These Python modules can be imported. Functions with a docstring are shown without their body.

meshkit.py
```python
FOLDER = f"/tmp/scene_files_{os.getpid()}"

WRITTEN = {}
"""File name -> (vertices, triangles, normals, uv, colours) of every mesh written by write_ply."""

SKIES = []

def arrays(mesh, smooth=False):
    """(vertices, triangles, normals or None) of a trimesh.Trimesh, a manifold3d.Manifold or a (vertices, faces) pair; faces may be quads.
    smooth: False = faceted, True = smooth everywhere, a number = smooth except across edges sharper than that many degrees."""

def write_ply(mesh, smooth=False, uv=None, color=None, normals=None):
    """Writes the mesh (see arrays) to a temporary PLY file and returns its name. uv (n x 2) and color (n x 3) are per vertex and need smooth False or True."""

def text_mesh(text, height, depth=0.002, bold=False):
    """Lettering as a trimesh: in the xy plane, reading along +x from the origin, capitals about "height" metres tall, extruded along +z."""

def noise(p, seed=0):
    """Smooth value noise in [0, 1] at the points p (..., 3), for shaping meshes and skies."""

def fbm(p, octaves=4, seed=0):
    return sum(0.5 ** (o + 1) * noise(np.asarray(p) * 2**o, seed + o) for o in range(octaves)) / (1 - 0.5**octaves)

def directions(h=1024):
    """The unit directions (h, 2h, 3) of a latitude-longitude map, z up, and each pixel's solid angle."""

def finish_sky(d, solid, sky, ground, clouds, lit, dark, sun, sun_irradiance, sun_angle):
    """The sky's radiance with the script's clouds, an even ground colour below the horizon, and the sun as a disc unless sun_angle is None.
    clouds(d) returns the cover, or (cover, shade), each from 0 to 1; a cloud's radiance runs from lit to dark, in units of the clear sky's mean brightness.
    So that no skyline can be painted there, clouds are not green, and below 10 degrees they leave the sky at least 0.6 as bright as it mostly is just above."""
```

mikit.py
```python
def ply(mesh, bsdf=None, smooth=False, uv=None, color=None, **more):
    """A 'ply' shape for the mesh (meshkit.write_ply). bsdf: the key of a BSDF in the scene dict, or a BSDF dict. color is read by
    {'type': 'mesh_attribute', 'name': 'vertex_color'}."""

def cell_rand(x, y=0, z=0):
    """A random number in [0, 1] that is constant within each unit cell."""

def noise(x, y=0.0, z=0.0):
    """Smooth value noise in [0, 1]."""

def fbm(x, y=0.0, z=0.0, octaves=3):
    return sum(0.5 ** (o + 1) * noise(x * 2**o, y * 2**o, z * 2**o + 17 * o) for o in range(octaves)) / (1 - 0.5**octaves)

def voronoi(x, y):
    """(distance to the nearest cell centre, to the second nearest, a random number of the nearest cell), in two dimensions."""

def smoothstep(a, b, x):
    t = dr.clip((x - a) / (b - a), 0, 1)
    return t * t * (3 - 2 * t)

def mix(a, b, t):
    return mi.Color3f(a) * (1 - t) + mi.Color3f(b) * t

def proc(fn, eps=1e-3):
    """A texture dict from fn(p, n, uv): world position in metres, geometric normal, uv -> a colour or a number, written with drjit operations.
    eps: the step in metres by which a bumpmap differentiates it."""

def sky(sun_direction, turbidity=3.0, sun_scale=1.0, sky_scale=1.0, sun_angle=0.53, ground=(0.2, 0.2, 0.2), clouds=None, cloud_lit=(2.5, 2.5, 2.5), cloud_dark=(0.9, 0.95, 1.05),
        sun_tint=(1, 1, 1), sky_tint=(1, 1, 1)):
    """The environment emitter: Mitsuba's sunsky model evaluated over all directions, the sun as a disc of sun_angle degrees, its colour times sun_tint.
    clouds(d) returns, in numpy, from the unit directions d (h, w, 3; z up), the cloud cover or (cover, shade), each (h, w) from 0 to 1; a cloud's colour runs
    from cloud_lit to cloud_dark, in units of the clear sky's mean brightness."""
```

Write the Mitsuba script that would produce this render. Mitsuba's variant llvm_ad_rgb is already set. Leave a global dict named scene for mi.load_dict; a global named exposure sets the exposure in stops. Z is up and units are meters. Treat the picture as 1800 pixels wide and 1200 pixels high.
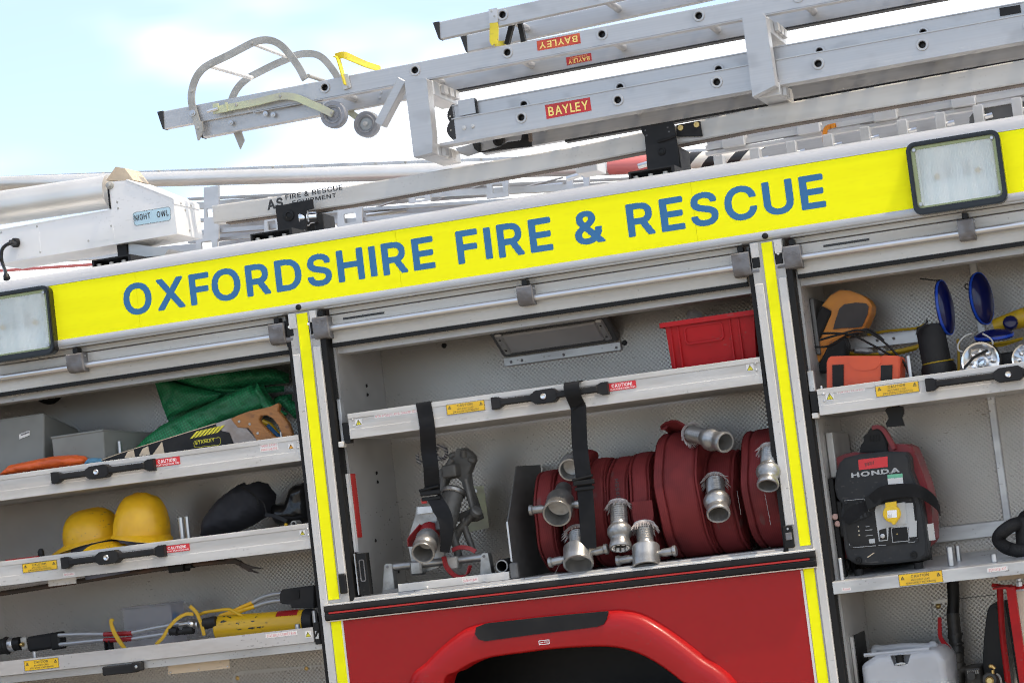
import math
import numpy as np, trimesh, manifold3d as m3
import shapely, shapely.geometry as sg, shapely.affinity as sa
import drjit as dr, mitsuba as mi
import mikit, meshkit

T = mi.ScalarTransform4f
scene, labels = {}, {}

# ------------------------------------------------------------------ camera, sky, exposure
CAM = np.array([2.16061, -7.08680, 1.53345])
VIEW = np.array([-0.290654, 0.953343, 0.081595])
UP = np.array([0.137199, -0.042870, 0.989615])
scene['camera'] = {'type': 'perspective', 'fov': math.degrees(2 * math.atan(900 / 4200)), 'fov_axis': 'x', 'near_clip': 0.05, 'far_clip': 3000.0,
                   'to_world': T().look_at(origin=CAM.tolist(), target=(CAM + VIEW).tolist(), up=UP.tolist())}
SUN = (0.45, -0.08, 0.89)


def clouds(d):
    """A thin high veil over the whole dome and broken fair-weather cumulus below it."""
    z = np.maximum(d[..., 2], 0.02)
    p = np.stack([d[..., 0] / (z + 0.25), d[..., 1] / (z + 0.25), z * 0], -1)
    q = d * np.array([1.0, 1.0, 2.2])
    n = meshkit.fbm(q * 3.1 + np.array([3.75, 1.9, 0.3]), 6, seed=4)
    az = np.arctan2(d[..., 0], d[..., 1])
    lean = 0.065 * np.tanh((az + 0.36) * 7.0)
    c = np.clip((n + lean - 0.462) / 0.12, 0, 1)
    c = c * c * (3 - 2 * c)
    veil = 0.09 + 0.16 * meshkit.fbm(q * 2.0 + 7.7, 4, seed=2)
    shade = np.clip(meshkit.fbm(q * 6.0 + 9.1, 4, seed=8) - 0.45, 0, 1) * 1.1
    return np.clip(veil + (1 - veil) * c * 0.95, 0, 1), shade * c


scene['sky'] = mikit.sky(SUN, turbidity=3.5, sun_scale=0.5, sky_scale=1.2, clouds=clouds, cloud_lit=(2.5, 2.5, 2.5), cloud_dark=(1.45, 1.52, 1.68), sky_tint=(0.98, 1.01, 1.0), ground=(0.26, 0.24, 0.205))
exposure = 2.45


# ------------------------------------------------------------------ helpers: meshes
def cat(*ms):
    out = []
    for m in ms:
        out += list(m) if isinstance(m, (list, tuple)) else [m]
    return trimesh.util.concatenate(out)


def box(x0, x1, y0, y1, z0, z1, b=0.0):
    """A box, its edges chamfered by b."""
    x0, x1 = min(x0, x1), max(x0, x1)
    y0, y1 = min(y0, y1), max(y0, y1)
    z0, z1 = min(z0, z1), max(z0, z1)
    if b <= 0:
        return trimesh.creation.box(bounds=[[x0, y0, z0], [x1, y1, z1]])
    b = min(b, 0.45 * min(x1 - x0, y1 - y0, z1 - z0))
    pts = []
    for sx in (0, 1):
        for sy in (0, 1):
            for sz in (0, 1):
                c = np.array([(x0, x1)[sx], (y0, y1)[sy], (z0, z1)[sz]])
                s = np.array([1 - 2 * sx, 1 - 2 * sy, 1 - 2 * sz]) * b
                for k in range(3):
                    q = c + s
                    q[k] = c[k]
                    pts.append(q)
    return trimesh.convex.convex_hull(np.array(pts))


def obox(c, ax, ay, az, sx, sy, sz, b=0.0):
    """A box of size sx, sy, sz about c with axes ax, ay, az."""
    m = box(-sx / 2, sx / 2, -sy / 2, sy / 2, -sz / 2, sz / 2, b)
    M = np.eye(4)
    M[:3, 0], M[:3, 1], M[:3, 2], M[:3, 3] = ax, ay, az, c
    m.apply_transform(M)
    return m


def frame(d):
    d = np.asarray(d, float)
    d = d / np.linalg.norm(d)
    a = np.cross(d, [0, 0, 1.0] if abs(d[2]) < 0.9 else [1.0, 0, 0])
    a /= np.linalg.norm(a)
    return a, np.cross(d, a), d


def lathe(profile, o, d, n=28):
    """profile: (radius, height) pairs turned about the axis d from o."""
    a, b, d = frame(d)
    pr = np.array(profile, float)
    t = np.arange(n) * 2 * np.pi / n
    ring = np.cos(t)[:, None] * a + np.sin(t)[:, None] * b
    v = np.asarray(o) + pr[:, 0, None, None] * ring[None] + pr[:, 1, None, None] * d
    k = len(pr)
    i, j = np.meshgrid(np.arange(k - 1), np.arange(n), indexing='ij')
    q = np.stack([i * n + j, i * n + (j + 1) % n, (i + 1) * n + (j + 1) % n, (i + 1) * n + j], -1).reshape(-1, 4)
    f = np.vstack([q[:, [0, 1, 2]], q[:, [0, 2, 3]]])
    m = trimesh.Trimesh(v.reshape(-1, 3), f, process=False)
    m.merge_vertices()
    m.update_faces(m.nondegenerate_faces())
    return m


def cyl(p, q, r, n=20, r2=None, b=0.0):
    p, q = np.asarray(p, float), np.asarray(q, float)
    h = np.linalg.norm(q - p)
    r2 = r if r2 is None else r2
    if b > 0:
        pr = [(0, 0), (r - b, 0), (r, b), (r2, h - b), (r2 - b, h), (0, h)]
    else:
        pr = [(0, 0), (r, 0), (r2, h), (0, h)]
    return lathe(pr, p, q - p, n)


def ring_tube(p, q, ro, ri, n=24, b=0.001):
    """An open pipe with a wall."""
    h = np.linalg.norm(np.asarray(q, float) - np.asarray(p, float))
    return lathe([(ri, 0), (ro - b, 0), (ro, b), (ro, h - b), (ro - b, h), (ri, h), (ri, 0)], p, np.asarray(q, float) - np.asarray(p, float), n)


def spline(pts, n=12):
    """Catmull-Rom through the points."""
    p = np.asarray(pts, float)
    p = np.vstack([2 * p[0] - p[1], p, 2 * p[-1] - p[-2]])
    out = []
    for i in range(1, len(p) - 2):
        for t in np.arange(n) / n:
            a, b, c, d = p[i - 1:i + 3]
            out.append(0.5 * (2 * b + (c - a) * t + (2 * a - 5 * b + 4 * c - d) * t * t + (3 * b - a - 3 * c + d) * t ** 3))
    out.append(p[-2])
    return np.array(out)


def tube(pts, r, n=10, smooth=8, closed=False):
    p = spline(pts, smooth) if smooth else np.asarray(pts, float)
    r = np.broadcast_to(r, (len(p),)) if np.ndim(r) == 0 else np.interp(np.linspace(0, 1, len(p)), np.linspace(0, 1, len(r)), r)
    t = np.gradient(p, axis=0)
    t /= np.linalg.norm(t, axis=1, keepdims=True) + 1e-12
    a = np.cross(t[0], [0, 0, 1.0] if abs(t[0][2]) < 0.9 else [1.0, 0, 0])
    rows = []
    for i in range(len(p)):
        a = a - t[i] * (a @ t[i])
        a /= np.linalg.norm(a)
        bb = np.cross(t[i], a)
        g = np.arange(n) * 2 * np.pi / n
        rows.append(p[i] + r[i] * (np.cos(g)[:, None] * a + np.sin(g)[:, None] * bb))
    v = np.array(rows)
    i, j = np.meshgrid(np.arange(len(p) - 1), np.arange(n), indexing='ij')
    q = np.stack([i * n + j, i * n + (j + 1) % n, (i + 1) * n + (j + 1) % n, (i + 1) * n + j], -1).reshape(-1, 4)
    f = np.vstack([q[:, [0, 1, 2]], q[:, [0, 2, 3]]])
    vv = np.vstack([v.reshape(-1, 3), p[:1], p[-1:]])
    k, L = np.arange(n), len(p)
    f = np.vstack([f, np.stack([(k + 1) % n, k, k * 0 + L * n], 1), np.stack([(L - 1) * n + k, (L - 1) * n + (k + 1) % n, k * 0 + L * n + 1], 1)])
    return trimesh.Trimesh(vv, f, process=False)


def strip(pts, wdir, width, thick, smooth=8):
    """A flat strap along pts: width along wdir, thick across."""
    p = spline(pts, smooth) if smooth else np.asarray(pts, float)
    t = np.gradient(p, axis=0)
    t /= np.linalg.norm(t, axis=1, keepdims=True) + 1e-12
    w = np.broadcast_to(np.asarray(wdir, float), p.shape)
    w = w - t * (w * t).sum(1, keepdims=True)
    w = w / np.linalg.norm(w, axis=1, keepdims=True)
    nn = np.cross(t, w)
    wd = np.interp(np.linspace(0, 1, len(p)), np.linspace(0, 1, len(np.atleast_1d(width))), np.atleast_1d(width))[:, None] / 2
    c = thick / 2
    v = np.stack([p - w * wd - nn * c, p + w * wd - nn * c, p + w * wd + nn * c, p - w * wd + nn * c], 1)
    L = len(p)
    i, j = np.meshgrid(np.arange(L - 1), np.arange(4), indexing='ij')
    q = np.stack([i * 4 + j, i * 4 + (j + 1) % 4, (i + 1) * 4 + (j + 1) % 4, (i + 1) * 4 + j], -1).reshape(-1, 4)
    f = np.vstack([q[:, [0, 1, 2]], q[:, [0, 2, 3]], [[1, 0, 2], [2, 0, 3]], np.array([[0, 1, 2], [0, 2, 3]]) + (L - 1) * 4])
    m = trimesh.Trimesh(v.reshape(-1, 3), f, process=False)
    if m.volume < 0:
        m.invert()
    return m


def prism(poly, y0, y1, bevel=0.0, holes=()):
    """The outline poly of (x, z) points as a solid from y0 (front) to y1 (back), its front edge bevelled."""
    g = poly if hasattr(poly, 'geom_type') else sg.Polygon(poly, [h for h in holes])
    g = g.buffer(0)
    M = np.array([[1, 0, 0, 0], [0, 0, -1, 0], [0, 1, 0, 0], [0, 0, 0, 1.0]])

    def ext(gg, a, b):
        out = []
        for s in getattr(gg, 'geoms', [gg]):
            if s.is_empty or s.area < 1e-9:
                continue
            m = trimesh.creation.extrude_polygon(s, b - a, engine='earcut')
            m.apply_transform(M)
            m.apply_translation([0, b, 0])
            out.append(m)
        return out
    if bevel > 0:
        steps = []
        for k in range(3):
            a = k / 3
            inset = bevel * (1 - math.sin(math.acos(1 - (a + 0.17)))) if True else 0
            steps += ext(g.buffer(-inset, join_style='mitre', mitre_limit=2), y0 + bevel * k / 3, y0 + bevel * (k + 1) / 3)
        return cat(steps + ext(g, y0 + bevel, y1))
    return cat(ext(g, y0, y1))


def loft(sections):
    """Closed rings with the same number of points (k, n, 3), joined and capped."""
    v = np.array(sections, float)
    k, n = v.shape[:2]
    i, j = np.meshgrid(np.arange(k - 1), np.arange(n), indexing='ij')
    q = np.stack([i * n + j, i * n + (j + 1) % n, (i + 1) * n + (j + 1) % n, (i + 1) * n + j], -1).reshape(-1, 4)
    f = np.vstack([q[:, [0, 1, 2]], q[:, [0, 2, 3]]])
    vv = np.vstack([v.reshape(-1, 3), v[0].mean(0), v[-1].mean(0)])
    a = np.arange(n)
    f = np.vstack([f, np.stack([(a + 1) % n, a, a * 0 + k * n], 1), np.stack([(k - 1) * n + a, (k - 1) * n + (a + 1) % n, a * 0 + k * n + 1], 1)])
    m = trimesh.Trimesh(vv, f, process=False)
    if m.volume < 0:
        m.invert()
    return m


def extr_x(profile_yz, x0, x1):
    """A (y, z) profile drawn out along x."""
    p = np.array(profile_yz, float)
    g = sg.Polygon(p).buffer(0)
    m = trimesh.creation.extrude_polygon(g, x1 - x0, engine='earcut')
    m.apply_transform(np.array([[0, 0, 1, x0], [1, 0, 0, 0], [0, 1, 0, 0], [0, 0, 0, 1.0]]))
    return m


def puff(poly, y_base, height, power=0.5, step=0.006, reach=None, wrinkle=0.0, seed=0, front=-1, freq=25.0):
    """A soft body: the outline poly (x, z) with a front that swells from y_base by height with the distance from the edge."""
    g = sg.Polygon(poly).buffer(0)
    if g.geom_type != 'Polygon':
        g = max(g.geoms, key=lambda s: s.area)
    x0, z0, x1, z1 = g.bounds
    xs, zs = np.meshgrid(np.arange(x0, x1, step), np.arange(z0, z1, step))
    inner = np.stack([xs.ravel() + (np.arange(len(xs)) % 2 * step / 2).repeat(xs.shape[1]), zs.ravel()], 1)
    keep = shapely.contains_xy(g.buffer(-0.45 * step), inner[:, 0], inner[:, 1])
    rim = np.array(shapely.segmentize(g.exterior, step).coords)[:-1]
    p = np.vstack([rim, inner[keep]])
    from scipy.spatial import Delaunay
    tri = Delaunay(p).simplices
    c = p[tri].mean(1)
    tri = tri[shapely.contains_xy(g, c[:, 0], c[:, 1])]
    dist = shapely.distance(shapely.points(p), g.exterior)
    dist[:len(rim)] = 0
    reach = reach or dist.max()
    t = np.clip(dist / reach, 0, 1)
    hgt = height * np.power(1 - (1 - t) ** 2, power)
    if wrinkle:
        hgt = hgt + wrinkle * np.minimum(t * 4, 1) * (meshkit.fbm(np.stack([p[:, 0] * freq, p[:, 1] * freq, p[:, 0] * 0 + seed], 1), 3, seed) - 0.5) * 2
    n = len(p)
    v = np.vstack([np.stack([p[:, 0], y_base + front * hgt, p[:, 1]], 1), np.stack([p[:, 0], y_base - front * (0.002 + 0 * hgt), p[:, 1]], 1)])
    a, b2, c2 = p[tri[:, 0]], p[tri[:, 1]], p[tri[:, 2]]
    area = (b2 - a)[:, 0] * (c2 - a)[:, 1] - (b2 - a)[:, 1] * (c2 - a)[:, 0]
    tri = np.where(area[:, None] > 0, tri, tri[:, ::-1])
    k = np.arange(len(rim))
    k2 = (k + 1) % len(rim)
    f = np.vstack([tri, tri[:, ::-1] + n, np.stack([k, k + n, k2 + n], 1), np.stack([k, k2 + n, k2], 1)])
    m = trimesh.Trimesh(v, f, process=False)
    m.fix_normals()
    return m


def sphere_hull(pts, rad, sub=2):
    """The hull of spheres: a rounded solid."""
    s = trimesh.creation.icosphere(subdivisions=sub, radius=1.0).vertices
    rad = np.broadcast_to(rad, (len(pts),))
    return trimesh.convex.convex_hull(np.vstack([np.asarray(p) + s * r for p, r in zip(pts, rad)]))


def rbox(x0, x1, y0, y1, z0, z1, r, sub=2):
    return sphere_hull([(x, y, z) for x in (x0 + r, x1 - r) for y in (y0 + r, y1 - r) for z in (z0 + r, z1 - r)], r, sub)


def rrect(x0, x1, z0, z1, r):
    return sg.box(x0 + r, z0 + r, x1 - r, z1 - r).buffer(r, quad_segs=6)


def xz(shape_pts, rot=0.0):
    return sa.rotate(sg.Polygon(shape_pts), rot)


_GLYPH = {}


def glyph(c, bold):
    if (c, bold) not in _GLYPH:
        if c == 'I':
            w = 0.019 if bold else 0.013
            m = trimesh.creation.box(bounds=[[0, 0, 0], [w, 0.1, 0.01]])
        else:
            m = meshkit.text_mesh(c, 0.1, 0.01, bold)
            m.apply_translation([-m.bounds[0][0], 0, -m.bounds[0][2]])
        _GLYPH[c, bold] = m
    return _GLYPH[c, bold]


def text(txt, x0, x1, z0, z1, y, depth=0.0008, bold=True, flip=False, gap=0.022, heavy=0.0):
    """Lettering that fills x0..x1, z0..z1 and faces the camera's side at the plane y."""
    out, at = [], 0.0
    for k, c in enumerate(txt):
        if c == ' ':
            at += 0.045
            continue
        m = glyph(c, bold).copy()
        m.apply_translation([at, 0, 0])
        at += m.bounds[1][0] - m.bounds[0][0] + gap
        if txt[k:k + 2] in ('AY', 'LE', 'AL', 'FO', 'RT', 'AT', 'TA', 'LT'):
            at -= 0.012
        out.append(m)
    m = cat(out)
    lo, hi = m.bounds
    m.apply_translation(-lo)
    s = hi - lo
    m.apply_scale([(x1 - x0) / s[0], (z1 - z0) / s[1], depth / s[2]])
    if flip:
        m.apply_transform(trimesh.transformations.rotation_matrix(math.pi, [0, 0, 1], [(x1 - x0) / 2, (z1 - z0) / 2, 0]))
    if heavy:
        e = heavy * (z1 - z0)
        ms = [m]
        for k, (dx, dz) in enumerate(((e, 0), (-e, 0), (0, e), (0, -e), (0.7 * e, 0.7 * e), (-0.7 * e, 0.7 * e), (0.7 * e, -0.7 * e), (-0.7 * e, -0.7 * e))):
            q = m.copy()
            q.apply_translation([dx, dz, -0.00004 * (k + 1)])
            ms.append(q)
        m = cat(ms)
    m.apply_transform(np.array([[1, 0, 0, x0], [0, 0, -1, y], [0, 1, 0, z0], [0, 0, 0, 1.0]]))
    return m


# ------------------------------------------------------------------ helpers: scene entries
def numbered(key):
    if key not in scene and key not in labels:
        return key
    i = 1
    while f'{key}_{i:03d}' in scene or f'{key}_{i:03d}' in labels:
        i += 1
    return f'{key}_{i:03d}'


def thing(name, label, category, group=None):
    key = numbered(name)
    labels[key] = {'label': label, 'category': category}
    if group:
        labels[key]['group'] = group
    return key


def part(parent, name, mesh, mat, smooth=35, label=None, **more):
    key = numbered(f'{parent}__{name}')
    scene[key] = mikit.ply(mesh, mat, smooth=smooth)
    if label or more:
        labels[key] = ({'label': label} if label else {}) | more
    return key


def solo(name, mesh, mat, label, category, smooth=35, group=None):
    key = thing(name, label, category, group)
    scene[key] = mikit.ply(mesh, mat, smooth=smooth)
    return key


# ------------------------------------------------------------------ materials
def rgb(*c):
    return {'type': 'rgb', 'value': list(c if len(c) == 3 else c * 3)}


def mat(name, color, rough=0.5, metal=0.0, bump=None, bscale=1.0, two=True, **k):
    base = color if isinstance(color, dict) else rgb(*np.atleast_1d(color).tolist())
    b = {'type': 'principled', 'base_color': base, 'roughness': rough if isinstance(rough, dict) else float(rough), 'metallic': float(metal), **k}
    if bump is not None:
        b = {'type': 'bumpmap', 'tex': mikit.proc(bump[0], bump[1]), 'bsdf': b, 'scale': float(bscale)}
    scene[name] = {'type': 'twosided', 'bsdf': b} if two else b
    return name


N, F, SS, MIX = mikit.noise, mikit.fbm, mikit.smoothstep, mikit.mix


def worn(c, c2, sx=3.0, sz=3.0, amount=0.35, speck=0.0, c3=(0.15, 0.13, 0.11)):
    """Two tones in soft patches, with streaks of wear and specks of dirt."""
    def fn(p, n, uv):
        a = SS(0.35, 0.75, F(p.x * sx + 5.0, p.y * 4.0, p.z * sz, 4)) * amount
        col = MIX(c, c2, a)
        if speck:
            col = MIX(col, c3, SS(0.80, 0.90, N(p.x * 140.0, p.y * 140.0, p.z * 140.0)) * SS(0.45, 0.7, N(p.x * 9.0, p.y * 9.0, p.z * 9.0)) * speck)
        return col
    return mikit.proc(fn)


def brushed(c, c2, freq=900.0):
    def fn(p, n, uv):
        a = F(p.x * 2.5, p.y * freq * 0.3, p.z * freq * 0.3, 2)
        b = SS(0.55, 0.8, F(p.x * 11.0, p.y * 9.0, p.z * 16.0, 3))
        return MIX(MIX(c, c2, a * 0.55), tuple(0.75 * v for v in c2), b * 0.45)
    return mikit.proc(fn)


mat('mat_rail', worn((0.44, 0.448, 0.456), (0.385, 0.39, 0.40), 2.0, 8.0, 0.5), 0.32, 0.25, specular=0.5)
mat('mat_post', worn((0.58, 0.57, 0.55), (0.50, 0.48, 0.45), 6.0, 3.0, 0.6, 0.5), 0.42)
mat('mat_post_dull', worn((0.40, 0.395, 0.38), (0.34, 0.33, 0.31), 6.0, 3.0, 0.6, 0.5), 0.45)
mat('mat_shutter', worn((0.50, 0.49, 0.46), (0.40, 0.37, 0.32), 1.6, 22.0, 0.8, 0.4), 0.45, 0.1)
mat('mat_lip', worn((0.53, 0.52, 0.50), (0.44, 0.42, 0.39), 5.0, 30.0, 0.8, 0.3), 0.5)
mat('mat_lip_steel', worn((0.47, 0.45, 0.43), (0.40, 0.37, 0.34), 7.0, 30.0, 0.7, 0.5), 0.42, 0.2)
mat('mat_seal', 0.010, 0.6, specular=0.25)
mat('mat_black', 0.008, 0.45, specular=0.25)
mat('mat_black_soft', worn((0.010, 0.010, 0.011), (0.022, 0.021, 0.020), 14.0, 14.0, 0.7), 0.55, specular=0.28)
mat('mat_black_gloss', 0.008, 0.2, specular=0.45)
mat('mat_rubber', worn((0.012, 0.012, 0.013), (0.028, 0.026, 0.024), 9.0, 9.0, 0.6), 0.7, specular=0.25)
mat('mat_grey_cast', worn((0.17, 0.17, 0.18), (0.11, 0.10, 0.095), 30.0, 30.0, 0.9), 0.5, 0.2, bump=(lambda p, n, uv: F(p.x * 90.0, p.y * 90.0, p.z * 90.0, 3), 0.002), bscale=0.0015)
mat('mat_bar', 0.62, 0.28, 0.85)
mat('mat_tube', worn((0.68, 0.67, 0.64), (0.58, 0.57, 0.53), 4.0, 4.0, 0.8), 0.38, 0.6)
mat('mat_chrome', 0.72, 0.12, 1.0)
mat('mat_zinc', worn((0.55, 0.55, 0.56), (0.40, 0.40, 0.40), 30.0, 30.0, 0.8), 0.32, 0.9)
mat('mat_brass', (0.6, 0.42, 0.16), 0.35, 0.9)


def weave_yellow(p, n, uv):
    a = F(p.x * 3.0, p.y, p.z * 26.0, 4)
    b = SS(0.70, 0.82, N(p.x * 45.0, p.y, p.z * 160.0)) * 0.12
    return MIX(MIX((0.94, 0.92, 0.016), (0.91, 0.885, 0.015), SS(0.35, 0.75, a)), (0.80, 0.76, 0.03), b)


scene['mat_yellow_band'] = {'type': 'diffuse', 'reflectance': mikit.proc(weave_yellow)}
mat('mat_blue_print', worn((0.018, 0.130, 0.31), (0.025, 0.148, 0.335), 8.0, 8.0, 0.7), 0.45)
mat('mat_red_paint', worn((0.34, 0.008, 0.009), (0.30, 0.008, 0.009), 1.2, 1.4, 0.6, 0.15, (0.2, 0.1, 0.08)), 0.34, specular=0.15, clearcoat=0.35, clearcoat_gloss=0.95)
mat('mat_red_stripe', (0.48, 0.02, 0.015), 0.35)
mat('mat_white_line', (0.62, 0.60, 0.56), 0.4)


mat('mat_dimple', worn((0.42, 0.395, 0.36), (0.31, 0.285, 0.25), 2.6, 2.6, 0.95, 0.6), 0.32, 0.8)
mat('mat_alu_inner', worn((0.48, 0.47, 0.45), (0.36, 0.35, 0.33), 4.0, 4.0, 0.8, 0.8), 0.42, 0.45)
mat('mat_alu_shelf', worn((0.52, 0.52, 0.51), (0.36, 0.36, 0.36), 8.0, 25.0, 0.8, 0.8), 0.36, 0.55)
mat('mat_alu', brushed((0.47, 0.47, 0.472), (0.38, 0.38, 0.382)), 0.36, 0.5)
mat('mat_alu_bright', worn((0.53, 0.53, 0.53), (0.44, 0.435, 0.415), 6.0, 16.0, 0.8), 0.36, 0.45)
mat('mat_beam', worn((0.53, 0.52, 0.495), (0.45, 0.43, 0.395), 3.0, 20.0, 0.8, 0.15), 0.40, 0.15)
mat('mat_white', worn((0.72, 0.72, 0.72), (0.65, 0.645, 0.62), 3.0, 6.0, 0.7, 0.1), 0.42)
mat('mat_galv', worn((0.40, 0.39, 0.36), (0.30, 0.29, 0.26), 25.0, 25.0, 0.8), 0.5, 0.4)
mat('mat_olive', worn((0.50, 0.52, 0.34), (0.42, 0.41, 0.33), 14.0, 20.0, 0.8), 0.45, 0.25)
mat('mat_yellow_strap', worn((0.74, 0.62, 0.03), (0.55, 0.43, 0.03), 20.0, 20.0, 0.6, 0.8), 0.5)
mat('mat_sticker_yellow', worn((0.72, 0.45, 0.015), (0.64, 0.38, 0.015), 20.0, 20.0, 0.6), 0.4)
mat('mat_sticker_warn', (0.62, 0.56, 0.03), 0.45)
mat('mat_sticker_orange', (0.72, 0.33, 0.02), 0.45)
mat('mat_sticker_red', (0.58, 0.025, 0.03), 0.4)
mat('mat_sticker_white', (0.66, 0.645, 0.62), 0.5)
mat('mat_print_black', 0.025, 0.5)
mat('mat_print_red', (0.62, 0.16, 0.16), 0.5)
mat('mat_print_white', 0.8, 0.5)
mat('mat_print_gold', (0.78, 0.62, 0.18), 0.45)
mat('mat_pale_blue', (0.42, 0.58, 0.66), 0.45)
mat('mat_dark_alu', worn((0.13, 0.13, 0.13), (0.09, 0.088, 0.085), 10.0, 10.0, 0.8, 0.6), 0.42, 0.4)
mat('mat_ground', worn((0.29, 0.265, 0.225), (0.235, 0.215, 0.18), 0.7, 0.7, 0.9), 0.9)
mat('mat_roof', 0.45, 0.6)
mat('mat_concrete', worn((0.3, 0.29, 0.27), (0.25, 0.24, 0.22), 1.0, 1.0, 0.8), 0.9)


# ------------------------------------------------------------------ ground
scene['ground'] = mikit.ply(trimesh.Trimesh([[-400, -400, 0], [400, -400, 0], [400, 400, 0], [-400, 400, 0]], [[0, 1, 2], [0, 2, 3]], process=False), 'mat_ground')
labels['ground'] = {'label': 'pale tarmac yard the fire engine stands on', 'category': 'ground', 'kind': 'structure'}

# ------------------------------------------------------------------ the fire engine: shell
FE = thing('fire_engine', 'red and yellow fire engine seen from the side with its three lockers open', 'fire engine')
XL, XR = -2.85, 2.55          # ends of the body that carries the lockers
arc = [(0.04 - 0.043 * math.cos(a), 2.545 + 0.043 * math.sin(a)) for a in np.linspace(0.0, math.pi / 2, 9)]
part(FE, 'roof_rail', extr_x([(0.0, 2.5435), (-0.004, 2.5435)] + arc + [(0.12, 2.5885), (0.12, 2.56), (0.03, 2.55), (0.03, 2.5435)], XL, XR), 'mat_rail', 25)
part(FE, 'fascia_panel', box(XL, XR, 0.001, 0.03, 2.352, 2.543), 'mat_rail')
part(FE, 'drip_rail', extr_x([(0.0, 2.3515), (-0.003, 2.3595), (-0.006, 2.3545), (-0.0075, 2.347), (-0.006, 2.339), (0.0, 2.3335), (0.01, 2.331), (0.05, 2.331), (0.05, 2.3515)], XL, XR), 'mat_rail', 30)
band = part(FE, 'reflective_band', box(-2.3, -1.2556, -0.0022, 0.001, 2.3597, 2.5425), 'mat_yellow_band', label='bright yellow reflective band along the roof edge')
for bx0, bx1 in ((-1.2548, -0.3404), (-0.3396, 0.6246), (0.6254, 1.93)):
    part(band, 'sheet', box(bx0, bx1, -0.0022, 0.001, 2.3597, 2.5425), 'mat_yellow_band')
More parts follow.
